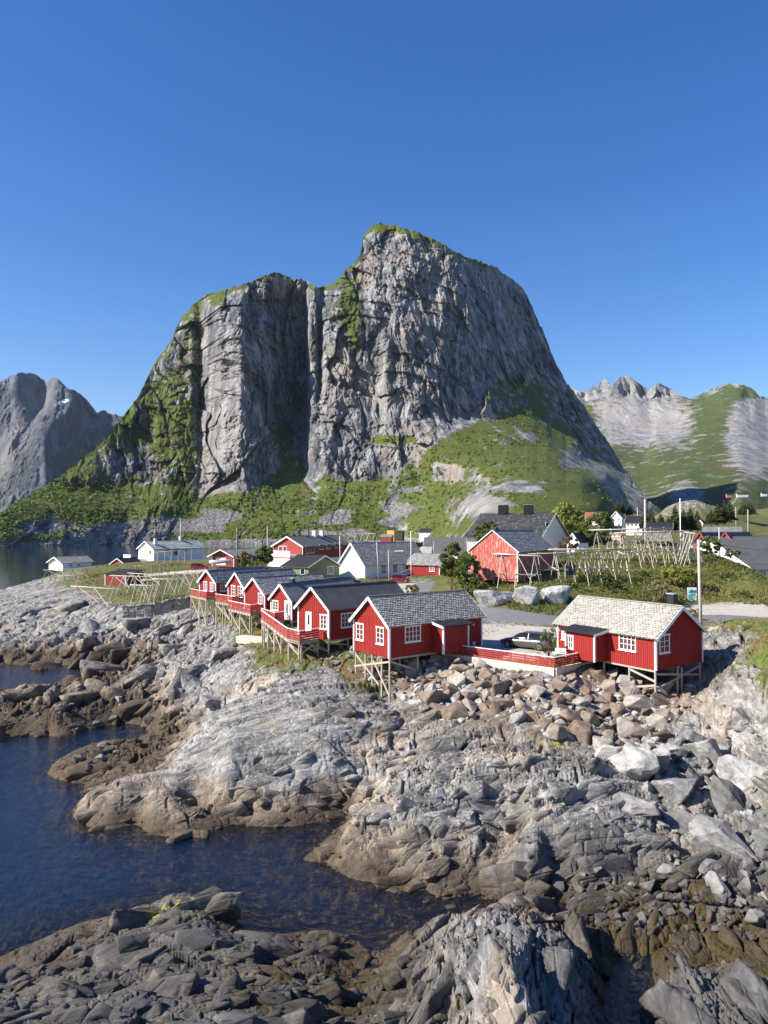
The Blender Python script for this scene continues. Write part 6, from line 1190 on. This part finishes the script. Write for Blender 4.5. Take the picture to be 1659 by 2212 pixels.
tree('willow_shrub', 'large leafy bush on the front slope of the knoll', 'shrub', tr(R6, 850, 990, 108), 2.5, 2.7, 'leaf_yellow', 8000, .2, 70, stem=.0, seed=14, multi=3)
tree('willow_shrub', 'tall pale flowering bush behind the ridge of the right-hand cabin', 'shrub', tr(R6, 630, 1190, 98), 3.3, 1.8, 'leaf_pale', 5200, .16, 46, stem=.05, seed=15, multi=3)
tree('willow_shrub', 'dark bush on the left flank of the knoll below the racks', 'shrub', tr(R6, 130, 1040, 106), 1.8, 2.4, 'leaf_dark', 5000, .18, 40, stem=.0, seed=16, multi=2)
tree('rose_shrub', 'white flowering bush before the white gable under the black roof', 'shrub', tr(R8, 620, 960, 122), 2.8, 2.0, 'leaf', 5000, .2, 44, stem=.05, seed=17, multi=2)
tree('willow_shrub', 'thin bush in front of the lower left corner of the black ribbed roof', 'shrub', tr(R8, 1010, 1050, 116), 1.7, 1.3, 'leaf', 1800, .18, 24, stem=.1, seed=18)
p = G(*R3(222, 945), 6.6); tree('rowan_sapling', 'sparse sapling growing at the outer corner of the red fence', 'shrub', (p.x, p.y-.4, 6.6), 3.5, 1.0, 'leaf', 750, .15, 26, stem=.12, seed=19, multi=4)
p = G(*R3(300, 800), 7.5); tree('rowan_sapling', 'second thin sapling against the left end of the right-hand cabin', 'shrub', (p.x-.3, p.y-1.0, 7.4), 2.6, .7, 'leaf', 420, .14, 16, stem=.15, seed=20, multi=3)
tree('willow_shrub', 'reed-like bush behind the tall pole left of the gravel turning place', 'shrub', tr(R6, 985, 1330, 82), 1.5, 0.8, 'leaf_pale', 900, .12, 16, stem=.05, seed=21, multi=3)
_bl = ['beside the barn legs', 'under the kayak sign', 'below the front rack', 'in the grass hollow of the knoll', 'halfway up the knoll', 'near the flagpole foot', 'left of the poster board', 'right of the tall utility pole', 'at the right end of the knoll', 'at the top of the right-hand grass bank', 'above the road bend', 'just above the roadside outcrops']
for i, (u, v, D_, rr_, hh_) in enumerate(((1080,1262,108,1.0,1.1),(1240,1262,104,1.2,1.2),(1290,1240,113,1.6,1.3),(1330,1262,107,1.5,1.0),(1385,1245,113,1.2,1.0),(1460,1235,116,1.6,1.3),(1462,1300,101,1.3,1.2),(1530,1285,104,1.5,1.4),(1575,1250,113,1.6,1.1),(1600,1285,104,1.4,1.2),(1015,1295,106,1.4,1.5),(1255,1300,99,1.3,1.1))):
    p = P(u, v, D_); p.z = hgt(p.x, p.y); tree('low_bush', 'low round bush '+_bl[i], 'shrub', p, hh_, rr_, ['leaf_dark', 'leaf', 'leaf_pale', 'heath'][i % 4], 2200, .15, 24, group='low bushes on the knoll', stem=.0, seed=70+i)
def spruce(label, base, h, r, seed, group='dark spruces around the pale rock hill'):
    root = empty('spruce_tree', base, label, 'spruce', group); g = np.random.default_rng(seed); V = []; T = []; n = 34
    for i in range(n):
        z = h*(.04+.94*i/n); rr = r*(1-i/n)**.8*g.uniform(.75, 1.12)+.15; k = max(6, int(15*(1-i/n)+6))
        for j in range(k):
            a = g.uniform(0, 6.283); R_ = rr*g.uniform(.65, 1.1); c = np.array([math.cos(a), math.sin(a), 0]); s_ = np.array([-c[1], c[0], 0]); w_ = R_*.22+.12; o = np.array([base[0], base[1], base[2]+z])
            V.append([o+c*R_*.15+[0, 0, .1], o+c*R_*.55+s_*w_+[0, 0, -.05*R_], o+c*R_+[0, 0, -.22*R_], o+c*R_*.55-s_*w_+[0, 0, -.12*R_]]); T.append(g.uniform(0, 1))
    tri_soup('crown', np.array(V), M['needle'], root, np.array(T), 4); b = MB(); b.tube(Vector(base)-Vector((0, 0, 1)), Vector(base)+Vector((0, 0, h*.9)), .03*h, .03, 6); b.build('trunk', M['bark'], root)
sp = [(RE,560,235,'left of the group of three below the mountain flank',290,11,3.4),(RE,625,240,'tallest of the group of three below the mountain flank',292,13.5,4.2),(RE,720,262,'right of the group of three below the mountain flank',294,10.5,4),
 (RE,930,440,'leftmost of the spruces before the pale rock hill',225,14,4.8),(RE,1010,430,'just right of the pale square-topped mast',230,15,5),(RE,1140,430,'low broad spruce halfway between mast and flagpole',228,10,5.5),(RE,1240,420,'small spruce high on the pale rock hill',270,9,3.5),(RE,1330,455,'immediately left of the tall thin flagpole',222,18,5.5),(RE,1440,455,'immediately right of the tall thin flagpole',224,15,5.2),(RE,1530,460,'behind the rack at the right edge of the knoll',226,17,5.8),
 (R8,400,520,'directly behind the tiny yellow cabin',240,15,5),(R8,640,420,'left of the big spruce stand on the right hill',262,12,5.5),(R8,760,400,'centre left of the big spruce stand on the right hill',266,16,6),(R8,880,390,'tallest of the big spruce stand on the right hill',268,19,6.5),(R8,980,350,'centre right of the big spruce stand on the right hill',272,17,6.5),(R8,1230,250,'left of the pair on the skyline at the far right',300,11,6),(R8,1340,240,'right of the pair on the skyline at the far right',302,10.5,6.5)]
for i, (r, x, y, lb, D_, h, rd) in enumerate(sp): spruce('dark spruce, '+lb, P(*r(x, y), D_), h*.42, rd*.5, 50+i)

# ------------------------------------------------------------------ boulders
def rock_mesh(i, sub=1, rough=.10, flat=.8):
    g = random.Random(900+i); bm = bmesh.new()
    for k in range(11):
        v = Vector((g.gauss(0, 1), g.gauss(0, 1), g.gauss(0, 1))).normalized(); v = Vector((v.x*g.uniform(.8, 1), v.y*g.uniform(.62, .9), v.z*flat*g.uniform(.7, 1))); bm.verts.new(v)
    bmesh.ops.convex_hull(bm, input=bm.verts); bmesh.ops.delete(bm, geom=[v for v in bm.verts if not v.link_faces], context='VERTS')
    bmesh.ops.bevel(bm, geom=bm.edges[:], offset=.045, segments=1, affect='EDGES', profile=.5)
    bmesh.ops.triangulate(bm, faces=bm.faces[:]); bmesh.ops.subdivide_edges(bm, edges=[e for e in bm.edges if e.calc_length() > .3], cuts=2, use_grid_fill=True)
    bmesh.ops.triangulate(bm, faces=bm.faces[:])
    from mathutils import noise as mn
    for v in bm.verts: v.co += v.co.normalized()*(mn.noise(v.co*2.3+Vector((i*9, 0, 0)))*rough+mn.noise(v.co*6+Vector((0, i*5, 0)))*rough*.45)
    me = bpy.data.meshes.new('boulder'); bm.to_mesh(me); bm.free(); return me
RM = {k: [] for k in ('boulder', 'greyb')}
for i in range(18):
    for k in RM: me = rock_mesh(i+(0 if k == 'boulder' else 40), rough=.055 if k == 'boulder' else .09); me.materials.append(M[k]); RM[k].append(me)
def inpoly(x, y, poly):
    c = False; j = len(poly)-1
    for i in range(len(poly)):
        if (poly[i][1] > y) != (poly[j][1] > y) and x < (poly[j][0]-poly[i][0])*(y-poly[i][1])/(poly[j][1]-poly[i][1])+poly[i][0]: c = not c
        j = i
    return c
BL = []
def scatter(poly, sizes, seed, kind, label, group, name='boulder', sink=.30, over=.62):
    g = random.Random(seed); put = []; us = [p[0] for p in poly]; vs = [p[1] for p in poly]
    for (s0, s1, n) in sizes:
        k = tries = 0
        while k < n and tries < n*60:
            tries += 1; u = g.uniform(min(us), max(us)); v = g.uniform(min(vs), max(vs))
            if not inpoly(u, v, poly): continue
            p = ground(u, v); s = g.uniform(s0, s1)
            if any((p.x-q[0])**2+((p.y-q[1])*1.0)**2 < ((s+q[2])*over)**2 for q in put): continue
            put.append((p.x, p.y, s)); k += 1
            L_ = label(s, u) if callable(label) else label; Gp = group(s, u) if callable(group) else group
            BL.append((s/p.y, g.choice(RM[kind]), (p.x, p.y, hgt(p.x, p.y)+s*(.5-sink)), (s*g.uniform(.9, 1.25), s*g.uniform(.8, 1.1), s*g.uniform(.75, 1.05)), (g.uniform(-.5, .5), g.uniform(-.5, .5), g.uniform(0, 6.28)), L_, Gp, kind))
    return put
rub = [(880,1425),(960,1428),(1080,1446),(1180,1470),(1270,1462),(1330,1450),(1400,1470),(1490,1490),(1500,1515),(1440,1560),(1420,1610),(1400,1660),(1330,1650),(1300,1640),(1250,1600),(1180,1590),(1150,1560),(1060,1545),(980,1560),(930,1550),(870,1510),(845,1470)]
def zone(u): return 'under the nearest cabin of the row' if u < 960 else 'below the red fence' if u < 1270 else 'around the stilts of the right-hand cabin'
lab = lambda s, u: ('large' if s > .85 else 'small')+' angular rusty brown boulder of the rubble slope '+zone(u)
grp = lambda s, u: ('large' if s > .85 else 'small')+' brown boulders '+zone(u)
scatter(rub, [(1.3, 1.75, 14), (.95, 1.25, 48), (.6, .9, 110), (.36, .56, 170), (.2, .34, 240)], 5, 'boulder', lab, grp, over=.50, sink=.36)
scatter([(700,1395),(760,1400),(860,1425),(870,1465),(800,1470),(740,1445),(690,1430)], [(.4, .7, 16), (.25, .4, 14)], 6, 'greyb', 'pale grey block lying under the stilts of the cabin row', 'grey blocks under the cabin row')
scatter([(1330,1650),(1420,1630),(1480,1600),(1560,1620),(1620,1660),(1640,1760),(1659,1850),(1560,1850),(1460,1800),(1380,1760),(1340,1700)], [(1.4, 2.1, 9), (.8, 1.2, 14), (.45, .75, 24), (.22, .42, 60)], 8, 'greyb', 'grey block in the loose boulder field right of the front rocks', 'grey blocks of the right boulder field')
scatter([(1180,1900),(1300,1880),(1420,1850),(1659,1850),(1659,2040),(1500,2010),(1400,2020),(1250,1990)], [(.6, .95, 8), (.32, .55, 32), (.16, .30, 70)], 9, 'greyb', 'dark wet boulder in the low weed-covered hollow near the hose', 'wet boulders in the low hollow')
scatter([(100,1500),(300,1450),(400,1420),(420,1480),(330,1560),(200,1680),(120,1650),(60,1560)], [(.4, .8, 30)], 10, 'greyb', 'rough rock lump on the low tidal tongue left of the front dome', 'rock lumps on the tidal tongue')
BL.sort(key=lambda q: -q[0])
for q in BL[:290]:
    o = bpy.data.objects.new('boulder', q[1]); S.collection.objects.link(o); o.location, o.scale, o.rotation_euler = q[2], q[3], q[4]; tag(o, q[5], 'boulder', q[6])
for kd in RM:
    bm = bmesh.new()
    for q in BL[290:]:
        if q[7] != kd: continue
        from mathutils import Euler
        n0 = len(bm.verts); bm.from_mesh(q[1]); bm.verts.ensure_lookup_table(); mt_ = Matrix.LocRotScale(Vector(q[2]), Euler(q[4]), Vector(q[3]))
        for v in bm.verts[n0:]: v.co = mt_ @ v.co
    me = bpy.data.meshes.new('stone_rubble'); bm.to_mesh(me); bm.free(); me.materials.append(M[kd]); o = bpy.data.objects.new('stone_rubble', me); S.collection.objects.link(o); tag(o, {'boulder': 'smallest brown stones filling the rubble slope', 'greyb': 'small grey and dark stones between the larger blocks of the shore'}[kd], 'stones', kind='stuff')
# broken slabs and ledges of the bedrock itself, part of the shore
def slab_proto(i, fine):
    g = random.Random(300+i); bm = bmesh.new()
    for k in range(13):
        v = Vector((g.uniform(-1, 1), g.uniform(-1, 1), g.uniform(-1, 1))); m_ = max(abs(v.x), abs(v.y), abs(v.z)); v = v/m_*g.uniform(.8, 1) if k > 3 else v/m_; bm.verts.new(v)
    bmesh.ops.convex_hull(bm, input=bm.verts); bmesh.ops.delete(bm, geom=[v for v in bm.verts if not v.link_faces], context='VERTS')
    bmesh.ops.bevel(bm, geom=bm.edges[:], offset=.05, segments=1, affect='EDGES'); bmesh.ops.triangulate(bm, faces=bm.faces[:])
    if fine: bmesh.ops.subdivide_edges(bm, edges=[e for e in bm.edges if e.calc_length() > .35], cuts=2, use_grid_fill=True); bmesh.ops.triangulate(bm, faces=bm.faces[:])
    from mathutils import noise as mn
    for v in bm.verts: v.co *= 1+mn.noise(v.co*1.8+Vector((i*9, 0, 0)))*.12+mn.noise(v.co*5+Vector((0, i*5, 0)))*.06
    me = bpy.data.meshes.new('tmp'); bm.to_mesh(me); bm.free(); me.calc_loop_triangles()
    V = np.array([v.co[:] for v in me.vertices]); F = np.array([t_.vertices[:] for t_ in me.loop_triangles]); bpy.data.meshes.remove(me); return V, F
SF = [slab_proto(i, True) for i in range(14)]; SC = [slab_proto(i+20, False) for i in range(14)]
def bedrock():
    g = random.Random(77); Vs, Fs, n0 = [], [], 0
    for (L0, L1, n, fine) in ((4.5, 8.5, 46, 2), (2.2, 4.2, 95, 1), (1.0, 2.2, 520, 1), (.45, 1.0, 1700, 0), (.22, .45, 2200, 0)):
        k = tr_ = 0
        while k < n and tr_ < n*30:
            tr_ += 1; u = g.uniform(-60, 1720); v = g.uniform(1310, 2230)**1; p = ground(u, v, 0, 22, 130) if n < 600 else None
            if fine == 2 and (p.y < 74 or u > 560): continue
            if p is None:
                Y = 22*math.exp(g.uniform(0, 1.75)); p = Vector(((u-CX)/FPX*Y, Y, 0))
            r = math.hypot(p.x, p.y); f = math.atan2(p.x, p.y); i = int(min(max((math.log(r)-_lr0)/_lrs, 0), NR-1)); j = int(min(max(np.interp(f, fi, np.arange(NC)), 0), NC-1))
            rk = TRK[i, j]; z = TZ[i, j]
            if TG[i, j] > .35 or z < -.25 or g.random() > (rk-.12)*1.9 or rust[i, j] > .55: continue
            if 36 > p.y and p.x < 1 and z < .5: continue
            k += 1; s_ = strike[i, j]; ang = R(12)*(1-s_)+R(72)*s_+g.gauss(0, .22); L = g.uniform(L0, L1); W = L*g.uniform(.28, .55); T_ = L*g.uniform(.14, .30)
            V, F = g.choice(SF if fine else SC); M3 = Matrix.Rotation(-ang, 3, 'Z') @ Matrix.Rotation(g.gauss(0, .16), 3, 'X') @ Matrix.Rotation(g.gauss(.28, .2)*(1 if s_ < .5 else -1), 3, 'Y')
            A = (V*np.array([W/2, L/2, T_])) @ np.array(M3).T + np.array([p.x, p.y, hgt(p.x, p.y)-T_*g.uniform(.35, .75)])
            Vs.append(A); Fs.append(F+n0); n0 += len(A)
    V = np.concatenate(Vs).astype(np.float32); F = np.concatenate(Fs).astype(np.int32); me = bpy.data.meshes.new('bedrock'); me.vertices.add(len(V)); me.vertices.foreach_set('co', V.ravel()); me.loops.add(F.size); me.loops.foreach_set('vertex_index', F.ravel())
    me.polygons.add(len(F)); me.polygons.foreach_set('loop_start', np.arange(0, F.size, 3, dtype=np.int32)); me.polygons.foreach_set('loop_total', np.full(len(F), 3, np.int32)); me.materials.append(M['rock'])
    r = np.hypot(V[:, 0], V[:, 1]); i = np.clip((np.log(r)-_lr0)/_lrs, 0, NR-1).astype(int); j = np.clip(np.interp(np.arctan2(V[:, 0], V[:, 1]), fi, np.arange(NC)), 0, NC-1).astype(int)
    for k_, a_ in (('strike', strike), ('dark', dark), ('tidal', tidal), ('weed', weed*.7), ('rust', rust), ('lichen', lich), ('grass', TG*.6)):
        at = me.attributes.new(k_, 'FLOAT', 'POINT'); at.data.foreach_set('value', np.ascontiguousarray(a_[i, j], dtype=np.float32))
    me.update(); o = bpy.data.objects.new('bedrock', me); S.collection.objects.link(o); tag(o, kind='structure'); print('bedrock', len(V))
bedrock()
for (x0, y0, x1, y1, sz, lb) in ((1030,1318,1110,1262,2.6,'pale rounded rock outcrop at the roadside below the barn'),(1112,1318,1165,1268,2.5,'steep pale grey rock block in the middle of the roadside outcrops'),(1180,1318,1250,1262,3.0,'broken grey rock outcrop below the kayak sign')):
    p = ground((x0+x1)/2, y0-8, 0, 60); me = RM['greyb'][int(x0) % 18].copy(); me.materials.clear(); me.materials.append(M['outcrop']); o = bpy.data.objects.new('rock_outcrop', me); S.collection.objects.link(o); o.location = (p.x, p.y+1.4, p.z+.9); o.scale = ((x1-x0)/1661*100*.85, 2.4, sz*.98); o.rotation_euler = (.1, .1, .25); tag(o, lb, 'rock', 'roadside rock outcrops')
# black water hose across the hollow
hp = [R_ for R_ in ((1150,1998),(1220,1996),(1290,1978),(1350,1962),(1400,1953),(1460,1950),(1530,1956),(1600,1963),(1680,1968))]; q = MB(); pr = None
pts_ = []
for u, v in hp: p = ground(u, v); pts_.append(Vector((p.x, p.y, p.z+.12)))
for i in range(len(pts_)-1):
    for k in range(5):
        t_ = k/5; c = pts_[i].lerp(pts_[i+1], t_)
        c.z = max(c.z, hgt(c.x, c.y)+.05)
        if pr is not None: q.tube(pr, c, .06, .06, 7)
        pr = c
tag(q.build('hose', M['rubber'], smooth=True), 'thick black hose lying across the dark stones of the low hollow', 'hose')

# ------------------------------------------------------------------ ground cover
def tufts(name, n, umin, umax, ymin, ymax, gmin, hh, m, seed, cond=None, per=4):
    g = np.random.default_rng(seed); x = []; 
    f = g.uniform(umin, umax, n*3); Y = np.sqrt(g.uniform(ymin**2, ymax**2, n*3)); X = (f-CX)/FPX*Y; r = np.hypot(X, Y); a = np.arctan2(X, Y)
    i = np.clip((np.log(r)-_lr0)/_lrs, 0, NR-1).astype(int); j = np.clip(np.interp(a, fi, np.arange(NC)), 0, NC-1).astype(int); gr = TG[i, j]; z = TZ[i, j]
    ok = gr > gmin+g.uniform(-.1, .15, len(X))
    for q in _avoid: ok &= ~((np.abs((X-q[0])*q[3]+(Y-q[1])*q[4]) < q[2]) & (np.abs((X-q[0])*-q[4]+(Y-q[1])*q[3]) < q[5]))
    if cond is not None: ok &= cond(X, Y, z)
    X, Y, z = X[ok][:n], Y[ok][:n], z[ok][:n]; k = len(X); hs = g.uniform(.5, 1.2, k)*hh*(.6+.7*(fbm(X*.15, Y*.15, 3)+.3)); hs = np.clip(hs, .08, 2); Vs = []; T = []
    ctn = np.clip(.5+fbm(X*.08, Y*.08, 3)+g.uniform(-.25, .25, k), 0, 1)
    for b in range(per):
        t = g.uniform(0, 6.283, k); w_ = hs*.16; ox = g.uniform(-.25, .25, k)*hh; oy = g.uniform(-.25, .25, k)*hh; lx = g.uniform(-.45, .45, k)*hs; ly = g.uniform(-.45, .45, k)*hs
        c = np.stack([X+ox, Y+oy, z-.05], 1); d = np.stack([np.cos(t)*w_, np.sin(t)*w_, t*0], 1); Vs.append(np.stack([c-d, c+d, c+np.stack([lx, ly, hs], 1)], 1)); T.append(ctn)
    tag(tri_soup(name, np.concatenate(Vs), M[m], None, np.concatenate(T), 3), kind='stuff', label={'blade': 'long yellow-green meadow grass', 'heath': 'reddish heather and dry grass tufts'}.get(m, 'grass'), cat='grass')
def strip_avoid():
    L = []
    def seg(pts, hw):
        for a, b in zip(pts, pts[1:]):
            dx, dy = b[0]-a[0], b[1]-a[1]; l = math.hypot(dx, dy); L.append(((a[0]+b[0])/2, (a[1]+b[1])/2, l/2+.6, dx/l, dy/l, hw))
    seg(gxy((920,1258,8.15),(915,1272,8),(918,1287,7.87),(950,1303,7.8),(1005,1315,7.75),(1050,1329,7.7),(1130,1336,7.7),(1240,1341,7.8),(1400,1341,8.1),(1520,1334,8.3),(1700,1338,8.5)), 4.0)
    seg(gxy((1060,1372,7.5),(1190,1385,7.4)), 9); seg(gxy((860,1268,8.1),(895,1268,8.1)), 6); seg(gxy((1475,1315,8.4),(1700,1316,8.5)), 6); seg(gxy((260,1243,7.7),(430,1235,8.3),(470,1232,8.5)), 3)
    return L
_avoid = strip_avoid()
tufts('meadow_grass', 26000, 980, 1700, 92, 142, .6, .55, 'blade', 1)
tufts('meadow_grass', 12000, 180, 1000, 86, 200, .6, .38, 'blade', 2)
tufts('heather', 9000, 180, 1660, 90, 210, .6, .45, 'heath', 3, lambda X, Y, z: fbm(X*.06, Y*.06, 3) > .02)
tufts('shore_grass', 6000, 480, 1660, 48, 92, .28, .25, 'blade', 4)
# birch scrub at the foot of the mountain: too many to count
def scrub():
    g = np.random.default_rng(12); A = peakA[:620]; U = np.broadcast_to(np.linspace(-150, 1440, 1250), (620, 1250)); n = 90000
    i = g.integers(2, 618, n); j = g.integers(2, 1248, n); p = A[i, j]; gr = peakAtt['grass'][i, j]; u = U[i, j]; vv = HY-(p[:, 2]-H)/p[:, 1]*FPX
    cl = np.interp(u, *zip(*cliffM)); den = .42+.55*np.exp(-((u-560)/130)**2-((vv-1095)/50)**2)+.35*np.exp(-((u-930)/110)**2-((vv-1050)/70)**2)+.3*np.exp(-((u-60)/150)**2-((vv-1110)/30)**2)-.35*ss(1120, 1200, u)
    den = den*(fbm(p[:, 0]*.012, p[:, 2]*.03+p[:, 1]*.01, 3)+.45); ok = (gr > .45) & (vv > cl-25) & (g.uniform(0, 1, n) < den*.55) & (vv < 1172)
    p = p[ok]; k = len(p); per = 14; s = g.uniform(1.3, 3.6, k)*np.clip(p[:, 1]/1000, .6, 1.1); c = np.repeat(p, per, 0); ss_ = np.repeat(s, per); o = g.normal(size=(k*per, 3)); o /= np.linalg.norm(o, axis=1)[:, None]; o[:, 2] = np.abs(o[:, 2])*1.2
    c = c+o*(ss_*g.uniform(.4, 1, k*per))[:, None]; nn = o+g.normal(size=o.shape)*.5; nn /= np.linalg.norm(nn, axis=1)[:, None]; t = np.cross(nn, g.normal(size=o.shape)); t /= np.linalg.norm(t, axis=1)[:, None]; b = np.cross(nn, t); w_ = (ss_*.42)[:, None]
    V = np.stack([c-t*w_, c-b*w_*.7, c+t*w_, c+b*w_*.7], 1); T = np.clip(np.repeat(g.uniform(0, .7, k), per)+g.uniform(0, .3, k*per), 0, 1); tag(tri_soup('birch_scrub', V, M['scrub'], None, T, 4), 'green birch scrub covering the foot of the great peak', 'scrub', kind='stuff'); print('scrub', k)
scrub()

# ------------------------------------------------------------------ air
hz = MB(); hz.box((-4500, -60, -13), (9500, 0, 0), (0, 8500, 0), (0, 0, 1500)); hm = bpy.data.materials.new('air'); hm.use_nodes = True; ht_ = hm.node_tree; ht_.nodes.remove(ht_.nodes['Principled BSDF'])
pv = ht_.nodes.new('ShaderNodeVolumePrincipled'); pv.inputs['Color'].default_value = (.62, .78, 1, 1); pv.inputs['Density'].default_value = 1.5e-5; pv.inputs['Anisotropy'].default_value = .2
ht_.links.new(pv.outputs[0], ht_.nodes['Material Output'].inputs['Volume']); tag(hz.build('haze', hm), 'thin blue air over the fjord', 'haze', kind='stuff')
